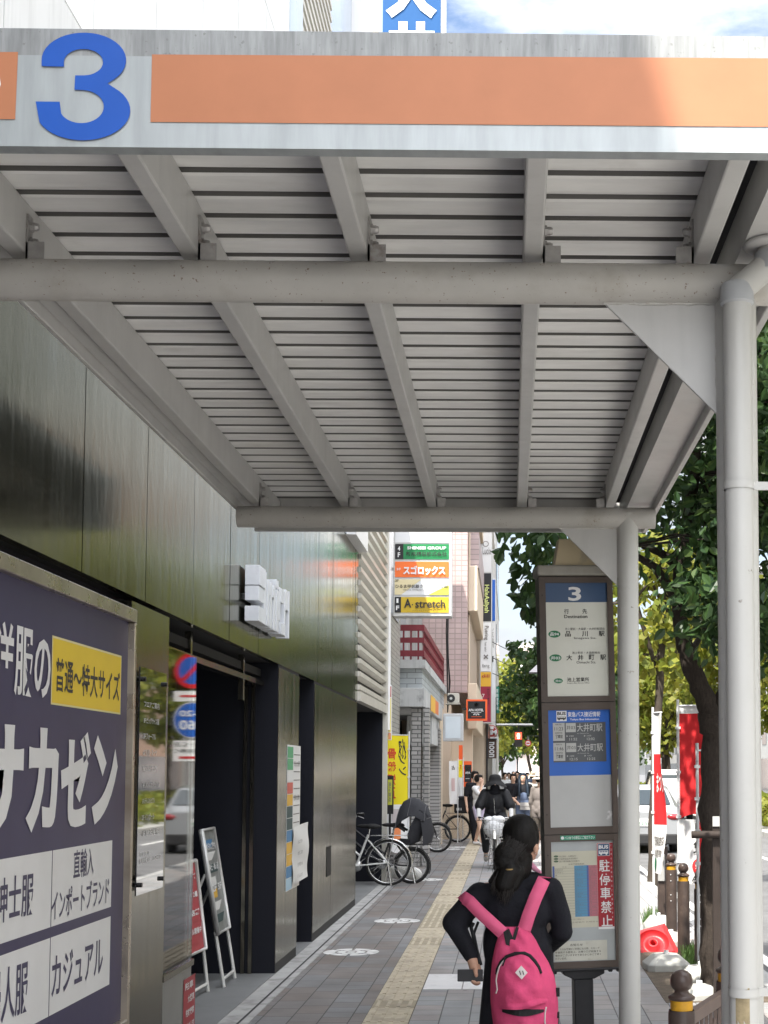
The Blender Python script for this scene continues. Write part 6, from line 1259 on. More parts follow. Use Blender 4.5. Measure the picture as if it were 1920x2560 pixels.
# ================================================================ BICYCLES
BLKP = M('bike_black', (.018, .018, .02), .4, var=.2); SILV = M('bike_silver', (.55, .55, .54), .25, metal=.85); BIKEW = M('bike_white', (.62, .62, .60), .35); GRYF = M('seat_grey_fabric', (.03, .031, .036), .8, var=.15, vs=9, bump=.1); RUB = M('rubber', (.016, .016, .016), .8)
def bicycle(name, label, loc, rot, wr=.33, paint=BLKP, fender=SILV, rack=True, basket=False, child=False, box=False, group='bicycles parked on the pavement', lean=0.0, hbz=1.0):
    t = thing(name, label, 'bicycle', loc, (lean, 0, rot), group); ra, fa_ = Vector((-.54, 0, wr)), Vector((.54, 0, wr))
    for c in (ra, fa_):
        m_ = MB(); m_.path([c + Vector((math.cos(a) * (wr - .018), 0, math.sin(a) * (wr - .018))) for a in [k * math.pi / 18 for k in range(36)]], .025 if paint is BLKP else .019, RUB, 8, closed=True); w_ = m_.build('wheel', t, world=False)
        m_ = MB(); m_.path([c + Vector((math.cos(a) * (wr - .042), 0, math.sin(a) * (wr - .042))) for a in [k * math.pi / 18 for k in range(36)]], .009, SILV, 6, closed=True)
        for k in range(18):
            a = k * math.pi / 9; m_.path([c + Vector((0, .03 * (-1) ** k, 0)), c + Vector((math.cos(a) * (wr - .04), 0, math.sin(a) * (wr - .04)))], .0022, SILV, 4, caps=False)
        m_.lathe([(.0, -.045), (.022, -.04), (.022, .04), (0, .045)], c, SILV, 10, 'y'); m_.build('rim', w_, world=False)
        m_ = MB(); vs_ = []
        a0, a1 = (R(20), R(205)) if c is ra else (R(35), R(175))
        for k in range(15):
            a = a0 + (a1 - a0) * k / 14; 
            for y, dr in ((-.026, .012), (-.015, .026), (.015, .026), (.026, .012)): vs_.append(c + Vector((math.cos(a) * (wr + dr), y, math.sin(a) * (wr + dr))))
        m_.add(vs_, [(i * 4 + j, i * 4 + j + 1, (i + 1) * 4 + j + 1, (i + 1) * 4 + j) for i in range(14) for j in range(3)], fender, True); m_.build('mudguard', t, world=False)
    bb_, st, hd0, hd1 = Vector((-.08, 0, .29)), Vector((-.25, 0, .74)), Vector((.38, 0, .66)), Vector((.34, 0, .84))
    m_ = MB()
    for a, b, r_ in ((bb_, st, .017), (bb_, hd0, .022), (bb_ + Vector((-.06, 0, .14)), hd1 - Vector((0, 0, .03)), .017), (hd0, hd1, .021)): m_.path([a, b], r_, paint, 10)
    for y in (-.055, .055): m_.path([bb_ + Vector((0, y * .4, 0)), ra + Vector((0, y, 0))], .010, paint, 8); m_.path([st - Vector((0, 0, .08)) + Vector((0, y * .4, 0)), ra + Vector((0, y, 0))], .009, paint, 8); m_.path([hd0 + Vector((.01, y * .8, -.02)), fa_ + Vector((0, y, 0))], .012, paint, 8)
    m_.build('frame', t, world=False)
    m_ = MB(); hb = Vector((.30, 0, hbz)); m_.path([hd1, hb], .013, SILV, 8); m_.path([hb + Vector((-.14, -.28, .03)), hb + Vector((.02, -.2, .03)), hb, hb + Vector((.02, .2, .03)), hb + Vector((-.14, .28, .03))], .011, SILV, 8)
    for s in (-1, 1): m_.path([hb + Vector((-.16, .28 * s, .03)), hb + Vector((-.05, .245 * s, .03))], .017, RUB, 8); m_.path([hb + Vector((-.05, .25 * s, .01)), hb + Vector((-.15, .25 * s, -.03))], .006, SILV, 6)
    m_.build('handlebar', t, world=False)
    m_ = MB(); m_.path([st - Vector((0, 0, .05)), st + Vector((-.02, 0, .1))], .013, SILV, 8); m_.ball((-.31, 0, .86), (.12, .095, .04), RUB); m_.ball((-.2, 0, .865), (.12, .04, .03), RUB); m_.build('saddle', t, world=False)
    m_ = MB(); m_.lathe([(0, .05), (.085, .05), (.085, .058), (0, .058)], bb_, SILV, 24, 'y')
    for s in (-1, 1): m_.path([bb_ + Vector((0, .075 * s, 0)), bb_ + Vector((.12 * s, .085 * s, -.11 * s))], .009, SILV, 6); m_.box(bb_ + Vector((.12 * s - .045, .09 * s - .0, -.11 * s - .012)), bb_ + Vector((.12 * s + .045, .17 * s, -.11 * s + .012)), RUB)
    m_.build('crank', t, world=False)
    m_ = MB()
    for s in (-1, 1): m_.path([ra + Vector((.0, .075 * s, 0)), Vector((ra.x - .06, .13 * s, .008))], .009, SILV, 6)
    m_.path([Vector((ra.x - .06, -.13, .010)), Vector((ra.x - .06, .13, .010))], .009, SILV, 6); m_.build('kickstand', t, world=False)
    if rack:
        m_ = MB(); zr = wr * 2 + .06
        for y in (-.06, 0, .06): m_.path([(-.82, y, zr), (-.28, y, zr)], .006, paint if paint is BLKP else SILV, 6)
        for x in (-.8, -.5, -.3): m_.path([(x, -.06, zr), (x, .06, zr)], .006, SILV, 6)
        for s in (-1, 1): m_.path([ra + Vector((0, .06 * s, 0)), (-.62, .06 * s, zr)], .006, SILV, 6)
        m_.build('rack', t, world=False)
    if basket:
        m_ = MB(); z0_, z1_ = .52, .84
        for k in range(8):
            for s in (-1, 1): f_ = -1 + 2 * k / 7; m_.path([(.44 + (.13 * s), .16 * f_, z0_), (.44 + .17 * s, .215 * f_, z1_)], .0035, SILV, 4, caps=False); m_.path([(.44 + .13 * f_, .16 * s, z0_), (.44 + .17 * f_, .215 * s, z1_)], .0035, SILV, 4, caps=False)
        for k in range(5):
            f_ = k / 4; a, b = .13 + .04 * f_, .16 + .055 * f_; z = z0_ + (z1_ - z0_) * f_; m_.path([(.44 - a, -b, z), (.44 + a, -b, z), (.44 + a, b, z), (.44 - a, b, z)], .0042 if k < 4 else .007, SILV, 5, closed=True)
        for k in range(5): m_.path([(.31 + .065 * k, -.14, z0_), (.31 + .065 * k, .14, z0_)], .0035, SILV, 4)
        m_.build('basket', t, world=False)
    if child:
        zr = wr * 2 + .06; m_ = MB(); pts = [(-.34, zr + .03), (-.50, zr + .02), (-.60, zr + .08), (-.68, zr + .28), (-.78, zr + .46)]; vs_ = []
        for k, (x, z) in enumerate(pts):
            for y, dx, dz in ((-.17, .12, .06), (-.15, .02, 0), (0, -.02, -.01), (.15, .02, 0), (.17, .12, .06)): vs_.append((x + dx * (k > 1), y, z + (dz if k > 1 else .05 * (abs(y) > .16))))
        m_.add(vs_ + [(x - .03, y, z - .03) for x, y, z in vs_], [(i * 5 + j, i * 5 + j + 1, (i + 1) * 5 + j + 1, (i + 1) * 5 + j) for i in range(4) for j in range(4)] + [(25 + i * 5 + j, 25 + i * 5 + j + 1, 25 + (i + 1) * 5 + j + 1, 25 + (i + 1) * 5 + j) for i in range(4) for j in range(4)], GRYF, True)
        m_.path([(-.45, -.17, zr + .2), (-.36, -.15, zr + .26), (-.34, 0, zr + .27), (-.36, .15, zr + .26), (-.45, .17, zr + .2)], .018, RUB, 8); m_.box((-.52, -.1, zr), (-.3, .1, zr + .03), RUB); m_.build('child_seat', t, world=False)
        m_ = MB(); prof = [(-.36, zr + .56), (-.42, zr + .64), (-.52, zr + .69), (-.64, zr + .67), (-.76, zr + .57), (-.83, zr + .40), (-.86, zr + .16), (-.82, zr + .02)]; vs_ = []; n_ = 9
        for k, (x, z) in enumerate(prof):
            for j in range(n_):
                u_ = -1 + 2 * j / (n_ - 1); dr = .33 * abs(u_) ** 3 * (1 - .55 * k / 7); vs_.append((x + dr * (.15 if k < 5 else .75) + .012 * math.sin(k * 2.1 + j), .205 * u_ * (1 - .1 * (k == 0)), z - dr * (1 if k < 5 else .25)))
        m_.add(vs_, [(i * n_ + j, i * n_ + j + 1, (i + 1) * n_ + j + 1, (i + 1) * n_ + j) for i in range(7) for j in range(n_ - 1)], GRYF, True)
        for k in (0, 2, 4, 5): m_.path([Vector(vs_[k * n_ + j]) + Vector((0, 0, .004)) for j in range(n_)], .006, M('hood_piping', (.09, .09, .095), .7), 5)
        m_.build('rain_hood', t, world=False)
    if box:
        m_ = MB(); zr = wr * 2 + .07; m_.box((-.90, -.22, zr), (-.46, .22, zr + .31), M('box_black', (.02, .021, .024), .5)); m_.box((-.92, -.24, zr + .312), (-.44, .24, zr + .39), M('box_black', (.02, .021, .024), .5))
        for k in range(3): [m_.quad((-.62 + .05 * k, y_, zr + .06), (-.60 + .05 * k, y_, zr + .06), (-.60 + .05 * k, y_, zr + .12), (-.62 + .05 * k, y_, zr + .12), WHT) for y_ in (-.222, .222)]
        m_.build('cargo_box', t, world=False, bevel=.015)
    return t
p = PY(970, 2150, 20.85); bicycle('bicycle', 'white city bicycle with a silver mudguard, rear end poking out of the alcove', (p.x - .54, 20.85, 0), R(180), .335, BIKEW, SILV)
p = PY(1027, 2160, 21.3); bicycle('bicycle', 'black bicycle with a grey hooded child seat over its small rear wheel', (p.x - .54 + .02, 21.3, 0), R(178), .26, BLKP, BLKP, child=True)
p = PY(1095, 2078, 29.6); bicycle('bicycle', 'black electric bicycle facing the road, parked past the hooded child seat', (p.x - .54, 29.6, 0), R(-8), .30, BLKP, BLKP)
p = PY(1140, 2055, 33.8); bicycle('bicycle', 'black delivery bicycle carrying a black lidded box on its rack', (p.x - .54 + .04, 33.8, 0), R(184), .31, BLKP, BLKP, box=True)
mb = MB(); c = PY(1000, 2180, 21.6); mb.ball((c.x, 21.75, .14), (.2, .08, .12), PW); mb.ball((c.x + .18, 21.78, .11), (.14, .08, .10), PW); tag(mb.build('plastic_bag'), 'crumpled white plastic bag on the ground behind the bicycle wheels', 'bag')

# ================================================================ PEOPLE
SKIN = M('skin', (.50, .29, .20), .5, var=.06, vs=20, spec=.35); SKIN2 = M('skin_pale', (.58, .38, .28), .5, spec=.35); HAIRM = M('hair_black', (.0055, .0045, .004), .5, var=.5, vs=40, vscale3=(60, 60, 5), bump=.4, bs=160, spec=.22); HAIRB = M('hair_blue_black', (.012, .02, .032), .42, var=.4, vs=40, vscale3=(60, 60, 5)); EYEM = M('eye_dark', (.02, .015, .012), .2); LIPM = M('lip', (.35, .12, .1), .5)
CLOTH_BK = M('cloth_black', (.008, .0085, .012), .85, var=.3, vs=7, bump=.12, bs=220, spec=.3); CLOTH_NV = M('cloth_navy_black', (.012, .013, .02), .9, var=.3, vs=5, bump=.15, bs=200, spec=.25)
def lerp3(a, b, f): return Vector(a).lerp(Vector(b), f)
def person(label, loc, rot, h=1.6, shirt=None, pants=None, hair=HAIRM, long_hair=False, hat=None, skin=SKIN2, mask=None, skirt=False, sleeves=.45, coat=0.0, arm_l=None, arm_r=None, step=.16, group=None, short=False, shoes=None, voxel=.014):
    """Standing or walking figure, local frame: faces -y, feet on z = 0. arm_* = (elbow, hand) in local metres for a 1.6 m body."""
    k = h / 1.6; t = thing('person', label, 'person', loc, (0, 0, rot), group)
    S = lambda *p: Vector(p) * k
    shl, shr = S(-.165, 0, 1.30), S(.165, 0, 1.30); al = arm_l or ((-.22, .02, 1.03), (-.23, -.06, .80)); ar = arm_r or ((.22, .02, 1.03), (.23, -.06, .80))
    el, hl, er, hr = S(*al[0]), S(*al[1]), S(*ar[0]), S(*ar[1]); hipl, hipr = S(-.085, 0, .84), S(.085, 0, .84)
    knl, knr = S(-.09, -step * .6, .45), S(.09, step * .25, .45); anl, anr = S(-.09, -step, .07), S(.09, step, .09)
    head = [ell_prim(S(0, -.005, 1.50), S(.072, .088, .105)), ell_prim(S(0, -.035, 1.455), S(.055, .055, .06)), ell_prim(S(0, -.095, 1.487), S(.011, .016, .018)), ell_prim(S(-.074, .005, 1.49), S(.012, .02, .028)), ell_prim(S(.074, .005, 1.49), S(.012, .02, .028)), cap_prim(S(0, .015, 1.30), S(0, .005, 1.42), .05 * k, .048 * k)]
    torso = [ell_prim(S(0, .005, 1.17), S(.165, .10, .18)), ell_prim(S(0, .01, .98), S(.135, .095, .16)), ell_prim(S(0, .01, .86), S(.155, .11, .12)), cap_prim(shl, shr, .055 * k, .055 * k)]
    def arm(s_, e_, w_): 
        d = (w_ - e_).normalized(); q_ = [cap_prim(s_, e_, .047 * k, .038 * k), cap_prim(e_, w_, .037 * k, .027 * k), cap_prim(w_, w_ + d * .07 * k, .028 * k, .03 * k)]
        e2 = d.orthogonal().normalized()
        for f_ in (-.02, -.007, .007, .02): q_.append(cap_prim(w_ + d * .08 * k + e2 * f_ * k, w_ + d * (.15 - abs(f_)) * k + e2 * f_ * 1.2 * k, .0095 * k, .008 * k))
        q_.append(cap_prim(w_ + d * .04 * k + e2 * .03 * k, w_ + d * .09 * k + e2 * .045 * k, .011 * k, .009 * k)); return q_
    legs = [cap_prim(hipl, knl, .078 * k, .052 * k), cap_prim(knl, anl, .050 * k, .034 * k), cap_prim(hipr, knr, .078 * k, .052 * k), cap_prim(knr, anr, .050 * k, .034 * k), cap_prim(anl, anl + S(0, -.10, -.035), .035 * k, .03 * k), cap_prim(anr, anr + S(0, -.10, -.045), .035 * k, .03 * k)]
    body = blob('body', head + torso + arm(shl, el, hl) + arm(shr, er, hr) + legs, skin, t, voxel, 3, world=False)
    m_ = MB()
    for s in (-1, 1): m_.ball(S(.03 * s, -.083, 1.502), tuple(S(.012, .008, .007)), EYEM, 8, 6)
    m_.ball(S(0, -.088, 1.443), tuple(S(.02, .006, .006)), LIPM, 8, 6); m_.build('face_features', t, world=False)
    g = 1.12; top = [ell_prim(S(0, .005, 1.17), S(.178, .115, .185)), ell_prim(S(0, .01, .97), S(.155, .115, .18)), cap_prim(shl, shr, .066 * k, .066 * k), ell_prim(S(0, .01, .86), S(.17, .125, .10))]
    for s_, e_, w_ in ((shl, el, hl), (shr, er, hr)):
        top.append(cap_prim(s_, s_.lerp(e_, min(1, sleeves * 2)), .064 * k, .056 * k))
        if sleeves > .5: top.append(cap_prim(e_, e_.lerp(w_, (sleeves - .5) * 2), .052 * k, .044 * k))
    if coat: top += [cap_prim(S(-.07, .01, .9), S(-.08, .01, .9 - coat), .12 * k, .11 * k), cap_prim(S(.07, .01, .9), S(.08, .01, .9 - coat), .12 * k, .11 * k)]
    blob('shirt', top, shirt, t, voxel, 3, world=False)
    bot = [ell_prim(S(0, .01, .86), S(.168, .122, .12))]
    if skirt: bot += [cap_prim(S(-.06, 0, .80), S(-.09, 0, .32), .11 * k, .13 * k), cap_prim(S(.06, 0, .80), S(.09, 0, .32), .11 * k, .13 * k)]
    else:
        f_ = .5 if short else 1
        bot += [cap_prim(hipl, hipl.lerp(knl, 1 if not short else .55), .092 * k, .078 * k), cap_prim(hipr, hipr.lerp(knr, 1 if not short else .55), .092 * k, .078 * k)]
        if not short: bot += [cap_prim(knl, knl.lerp(anl, .9), .075 * k, .06 * k), cap_prim(knr, knr.lerp(anr, .9), .075 * k, .06 * k)]
    blob('trousers' if not skirt else 'skirt', bot, pants, t, voxel, 3, world=False)
    hp = [ell_prim(S(0, .024, 1.525), S(.087, .094, .10)), ell_prim(S(0, -.022, 1.578), S(.078, .074, .04)), ell_prim(S(-.07, -.01, 1.51), S(.022, .06, .07)), ell_prim(S(.07, -.01, 1.51), S(.022, .06, .07))]
    if long_hair: hp += [cap_prim(S(-.075, -.01, 1.52), S(-.095, -.085, 1.28), .036 * k, .042 * k), cap_prim(S(-.095, -.085, 1.28), S(-.10, -.13, 1.10), .042 * k, .028 * k), cap_prim(S(.075, -.01, 1.52), S(.095, -.085, 1.28), .036 * k, .042 * k), cap_prim(S(.095, -.085, 1.28), S(.10, -.13, 1.10), .042 * k, .028 * k), cap_prim(S(0, .06, 1.5), S(0, .09, 1.15), .07 * k, .05 * k)]
    blob('hair', hp, hair, t, voxel * .9, 2, world=False)
    for a_, nm in ((anl, 'shoe'), (anr, 'shoe')): blob(nm, [cap_prim(a_ + S(0, .02, -.035), a_ + S(0, -.13, -.045), .046 * k, .038 * k)], shoes or CLOTH_BK, t, voxel, 2, world=False)
    if hat:
        m_ = MB(); o_ = S(0, .005, 1.555); m_.lathe([(r_ * k, z * k) for r_, z in ((.165, -.045), (.16, -.035), (.098, .0), (.094, .045), (.075, .078), (.03, .092), (0, .094))], o_, hat, 24); m_.lathe([(r_ * k, z * k) for r_, z in ((.165, -.048), (.098, -.004))], o_, hat, 24); m_.build('hat', t, world=False)
    if mask:
        blob('face_mask', [ell_prim(S(0, -.05, 1.455), S(.062, .058, .045))], mask, t, voxel * .8, 2, world=False)
    return t
CLG = M('cloth_light', (.60, .60, .60), .85, bump=.1, bs=120); DENIM = M('denim_blue', (.10, .13, .20), .85, var=.2, vs=12); LILAC = M('cloth_lilac', (.46, .42, .55), .85); GREYC = M('cloth_grey_brown', (.16, .14, .13), .9, var=.15); HATB = M('hat_beige', (.40, .33, .25), .85); HATG = M('hat_pale', (.50, .46, .40), .85); PALEG = M('cloth_pale_grey', (.42, .42, .38), .85); KHAK = M('cloth_dark_khaki', (.07, .06, .05), .9); MASKW = M('mask_white', (.72, .72, .72), .8)
def at(px, Y): return (PY(px, 1950, Y).x, Y, 0)
person('walking woman with long blue-black hair in blue dungarees over a black top', at(1307, 33), R(8), 1.62, CLOTH_BK, DENIM, HAIRB, True, sleeves=.4, arm_r=((.24, .03, 1.04), (.25, -.02, .80)), arm_l=((-.23, .02, 1.04), (-.16, -.16, .95)), shoes=CLG)
w_ = bpy.data.objects['person']; m_ = MB()
blob('dungaree_bib', [ell_prim((0, -.02, 1.08), (.14, .115, .17)), ell_prim((0, 0, .95), (.168, .13, .12))], DENIM, w_, .014, 3, world=False)
bag = thing('handbag', 'small grey flap handbag worn in front by the woman in dungarees', 'bag', (at(1307, 33)[0] + .05, 32.83, .86)); mb = MB(); mb.box((bag.location.x - .12, 32.80, .78), (bag.location.x + .12, 32.87, .95), M('bag_grey', (.24, .23, .22), .4)); mb.box((bag.location.x - .122, 32.793, .87), (bag.location.x + .122, 32.799, .952), M('bag_flap', (.30, .29, .28), .35)); mb.build('bag_body', bag, bevel=.015); mb = MB(); mb.path([(bag.location.x - .11, 32.84, .95), (bag.location.x - .14, 32.9, 1.2), (bag.location.x - .13, 33.0, 1.36)], .007, RUB, 6); mb.build('bag_strap', bag)
person('woman with tied hair and a black top walking behind the blue-haired woman', at(1283, 37), R(4), 1.60, CLOTH_BK, PALEG, HAIRM, sleeves=.4, skirt=True, arm_r=((.2, -.05, 1.02), (.06, -.22, 1.0)))
person('figure in a beige brimmed hat and pale shirt near the bus stop edge', at(1336, 34.5), R(170), 1.64, PALEG, KHAK, HAIRM, hat=HATB, sleeves=.5)
person('figure in a pale knit hat and long grey-brown coat beside the bus stop', at(1350, 29), R(140), 1.60, GREYC, KHAK, HAIRM, hat=HATG, sleeves=.95, coat=.12)
person('girl in a white T-shirt and lilac shorts with a hand raised to her face', at(1197, 32.2), R(55), 1.58, CLG, LILAC, HAIRM, long_hair=False, sleeves=.4, short=True, arm_l=((-.16, -.14, 1.16), (-.05, -.13, 1.40)), shoes=CLG)
person('person in black with a white face mask behind the girl in white', at(1187, 33.2), R(30), 1.66, CLOTH_BK, CLOTH_BK, HAIRM, sleeves=.4, mask=MASKW, arm_r=((.2, -.12, 1.16), (.08, -.14, 1.38)))
far_cols = [CLG, PALEG, CLOTH_BK, DENIM, CLG, GREYC]
far_lab = ['distant walker in white behind the cyclist\'s hat', 'distant walker in pale grey left of the signal post', 'distant walker in black in the middle of the pavement', 'distant walker in denim near the kerb trees', 'very distant walker in white by the crossing', 'very distant walker in grey-brown by the crossing']
for (px, Y), cl, lb in zip([(1262, 52), (1272, 63), (1293, 57), (1318, 60), (1300, 76), (1283, 80)], far_cols, far_lab): person(lb, at(px, Y), R(random.uniform(-20, 20)), 1.62 + .05 * (px % 2), cl, (KHAK, DENIM, GREYC)[px % 3], HAIRM, sleeves=.45, group='distant walkers', voxel=.028)

# ---------------------------------------------------------------- the cyclist
cx0, cyy = PY(1237, 2050, 24.6).x, 24.75
cb2 = bicycle('bicycle', 'city bicycle with a wire front basket ridden towards the camera', (cx0, cyy, 0), R(-90), .33, BIKEW, SILV, basket=True, group=None, hbz=.84)
ct = thing('person', 'cyclist all in black with a wide-brimmed hat, face covered and white arm sleeves', 'person', (cx0, cyy + .28, 0)); P3 = lambda x, y, z: Vector((x, y, z))
hipL, hipR, shL, shR = P3(-.1, 0, .90), P3(.1, 0, .90), P3(-.17, -.08, 1.27), P3(.17, -.08, 1.27)
elL, elR, haL, haR = P3(-.28, -.16, 1.03), P3(.28, -.16, 1.03), P3(-.28, -.38, .83), P3(.28, -.38, .83)
knL, knR, ftL, ftR = P3(-.17, -.38, .64), P3(.15, -.36, .80), P3(-.15, -.27, .20), P3(.14, -.27, .42)
body = [ell_prim((0, -.13, 1.44), (.075, .09, .11)), ell_prim((0, -.22, 1.43), (.012, .016, .02)), cap_prim((0, -.07, 1.26), (0, -.11, 1.38), .05, .05), ell_prim((0, -.06, 1.14), (.16, .11, .18)), ell_prim((0, -.0, .95), (.16, .13, .14)), cap_prim(shL, shR, .06, .06)]
for s_, e_, h_ in ((shL, elL, haL), (shR, elR, haR)):
    body += [cap_prim(s_, e_, .05, .04), cap_prim(e_, h_, .038, .028), cap_prim(h_, h_ + P3(0, -.06, .01), .032, .03)]
    for f_ in (-.028, -.009, .01, .028): body.append(cap_prim(h_ + P3(f_, -.06, .035), h_ + P3(f_, -.095, .0), .011, .010))
    body.append(cap_prim(h_ + P3(.03 if s_ is shL else -.03, -.02, .0), h_ + P3(.045 if s_ is shL else -.045, -.07, -.01), .012, .010))
for a, b, c in ((hipL, knL, ftL), (hipR, knR, ftR)): body += [cap_prim(a, b, .085, .06), cap_prim(b, c, .055, .036), cap_prim(c, c + P3(0, -.12, -.04), .036, .03)]
blob('body', body, SKIN2, ct, .011, 3, world=False)
jk = [ell_prim((0, -.06, 1.12), (.20, .15, .20)), ell_prim((0, -.03, .96), (.19, .16, .14)), cap_prim(shL, shR, .085, .085), cap_prim(shL, shL.lerp(elL, .85), .095, .095), cap_prim(shR, shR.lerp(elR, .85), .095, .095)]
blob('jacket', jk, M('rain_jacket', (.012, .0125, .015), .55, bump=.5, bs=16), ct, .012, 3, world=False)
blob('neck_cover', [ell_prim((0, -.11, 1.37), (.088, .105, .085)), ell_prim((0, -.09, 1.30), (.13, .12, .06)), ell_prim((0, -.16, 1.41), (.07, .075, .05))], CLOTH_BK, ct, .010, 3, world=False)
blob('arm_sleeve', [cap_prim(elL, elL.lerp(haL, .9), .047, .034)], CLG, ct, .010, 2, world=False); blob('arm_sleeve', [cap_prim(elR, elR.lerp(haR, .9), .047, .034)], CLG, ct, .010, 2, world=False)
blob('trousers', [ell_prim((0, 0, .93), (.17, .14, .13)), cap_prim(hipL, knL, .10, .085), cap_prim(hipR, knR, .10, .085), cap_prim(knL, knL.lerp(ftL, .75), .088, .062), cap_prim(knR, knR.lerp(ftR, .75), .088, .062)], M('trouser_charcoal', (.022, .024, .028), .85, bump=.3, bs=25), ct, .012, 3, world=False)
for f_ in (ftL, ftR): blob('shoe', [cap_prim(f_ + P3(0, .03, -.035), f_ + P3(0, -.15, -.05), .046, .04), ell_prim(f_ + P3(0, -.02, 0), (.045, .06, .05))], M('shoe_grey', (.30, .29, .27), .8, var=.2, vs=20), ct, .009, 2, world=False)
blob('hair', [ell_prim((0, -.11, 1.47), (.083, .088, .10))], HAIRM, ct, .012, 2, world=False)
m_ = MB(); vs_ = []; nn_ = 36
for r_, z in ((.205, -.075), (.19, -.055), (.15, -.02), (.112, .0), (.108, .03), (.098, .075), (.08, .10), (.03, .112), (.001, .113)):
    for j in range(nn_): a = 2 * math.pi * j / nn_; dz = (-.03 * abs(math.cos(a)) + .012 * math.sin(3 * a)) * max(0, (r_ - .11) / .09); vs_.append((r_ * math.cos(a), -.12 + r_ * 1.05 * math.sin(a), 1.50 + z + dz))
m_.add(vs_, [(i * nn_ + j, i * nn_ + (j + 1) % nn_, (i + 1) * nn_ + (j + 1) % nn_, (i + 1) * nn_ + j) for i in range(8) for j in range(nn_)], M('hat_black', (.014, .014, .015), .8, bump=.2, bs=40), True); m_.build('hat', ct, world=False)
m_ = MB(); m_.path([(-.02, -.225, 1.2), (-.01, -.235, 1.05), (.0, -.225, .92)], .005, SILV, 6); m_.build('zip', ct, world=False)
for s in (-1, 1): pass
bagw = thing('shopping_bag', 'white bag filling the cyclist\'s front basket', 'bag', (cx0, cyy - .44, .62)); mb = MB(); n_ = 12; vs_ = []
rb2 = random.Random(8)
blob('bag_body', [ell_prim((cx0, cyy - .44, .69), (.185, .145, .165)), ell_prim((cx0, cyy - .44, .62), (.15, .12, .09)), ell_prim((cx0 - .09, cyy - .42, .83), (.10, .1, .07)), ell_prim((cx0 + .08, cyy - .45, .84), (.10, .09, .07)), ell_prim((cx0, cyy - .46, .86), (.06, .07, .05))], M('plastic_white', (.72, .73, .75), .5, bump=.9, bs=22), bagw, .01, 1)
# ================================================================ THE WOMAN WITH THE PINK BACKPACK
WY = 7.2
def W(cx, cy, dy=0.0): return PY(1080 + cx / 3.814, 1980 + cy / 3.814, WY + dy)
wl = W(860, 1400); wo = thing('person', 'woman seen from behind in a long black cardigan with a low ponytail and face mask', 'person', (wl.x, WY, 0))
FD = Vector((.64, .77, 0)).normalized(); FS = Vector((FD.y, -FD.x, 0))            # where her face looks, and her right hand side
hc = W(880, 455, .0); K = 1.0
def Hd(f, s, u): return hc + FD * f + FS * s + Vector((0, 0, u))
hrot = (0, 0, math.atan2(FD.y, FD.x) - math.pi / 2)
head = [ell_prim(hc + Vector((0, 0, .012)), (.074, .092, .098), hrot), ell_prim(Hd(.035, 0, -.055), (.056, .058, .055), hrot), ell_prim(Hd(.098, 0, -.022), (.011, .016, .018), hrot), cap_prim(W(850, 860, .02), Hd(-.012, 0, -.06), .052, .050)]
for s in (-1, 1): head += [ell_prim(Hd(-.005, .079 * s, -.040), (.011, .019, .030), hrot), ell_prim(Hd(.004, .075 * s, -.068), (.008, .010, .011), hrot)]
shL, elL, wrL = W(455, 985, .02), W(205, 1245, -.02), W(385, 1600, -.10)
shR, elR, wrR = W(1130, 930, .02), W(1240, 1330, .03), W(1110, 1480, .24)
body = head + [ell_prim(W(800, 1130, .02), (.165, .095, .17)), ell_prim(W(820, 1500, .03), (.14, .10, .17)), ell_prim(W(830, 1760, .02), (.165, .12, .13)), cap_prim(W(500, 960, .02), W(1090, 905, .02), .052, .052)]
body += [cap_prim(shL, elL, .050, .042), cap_prim(elL, wrL, .040, .027), cap_prim(shR, elR, .050, .042), cap_prim(elR, wrR, .040, .027)]
# left hand closed round the phone: palm, four bent fingers over the back, thumb on top
ph0, phx, phz = W(365, 1750, -.125), Vector((1, 0, -.02)).normalized(), Vector((.02, 0, 1)).normalized()
palm = W(418, 1705, -.10); body += [cap_prim(wrL, palm, .027, .030), cap_prim(palm, W(425, 1745, -.108), .030, .026)]
for k, (dx, ln) in enumerate(((452, 1.0), (431, 1.08), (408, 1.02), (386, .86))):
    a_ = W(dx - 6, 1735, -.100); b_ = W(dx - 4, 1735 + 62 * ln, -.095); c_ = W(dx - 2, 1735 + 92 * ln, -.122); d_ = W(dx - 2, 1735 + 78 * ln, -.142)
    body += [cap_prim(a_, b_, .0098, .0090), cap_prim(b_, c_, .0088, .0082), cap_prim(c_, d_, .0080, .0068)]
body += [cap_prim(W(420, 1690, -.115), W(412, 1700, -.142), .012, .0105), cap_prim(W(412, 1700, -.142), W(420, 1748, -.146), .0102, .0085)]
body += [cap_prim(wrR, wrR + Vector((-.03, .09, .0)), .030, .028)]
for k in range(4): f_ = wrR + Vector((-.045 + .02 * k, .10, .004)); body += [cap_prim(f_, f_ + Vector((-.015, .045, -.004)), .0095, .009), cap_prim(f_ + Vector((-.015, .045, -.004)), f_ + Vector((-.02, .062, -.026)), .0088, .0075)]
body.append(cap_prim(wrR + Vector((-.04, .05, .01)), wrR + Vector((-.065, .085, .015)), .012, .009))
hl_, hr_ = W(700, 1830, .03), W(960, 1830, .03)
for h_, x in ((hl_, -.09), (hr_, .09)):
    kx = wl.x + x; body += [cap_prim(h_, (kx, WY + .02, .42), .078, .052), cap_prim((kx, WY + .02, .42), (kx, WY + .05, .08), .05, .034), cap_prim((kx, WY + .05, .07), (kx, WY + .17, .035), .036, .03)]
blob('body', body, SKIN, wo, .0065, 3)
mb = MB()
for s in (-1, 1): mb.ball(Hd(.083, .031 * s, .008), (.011, .011, .007), EYEM, 10, 6)
mb.build('eyes', wo)
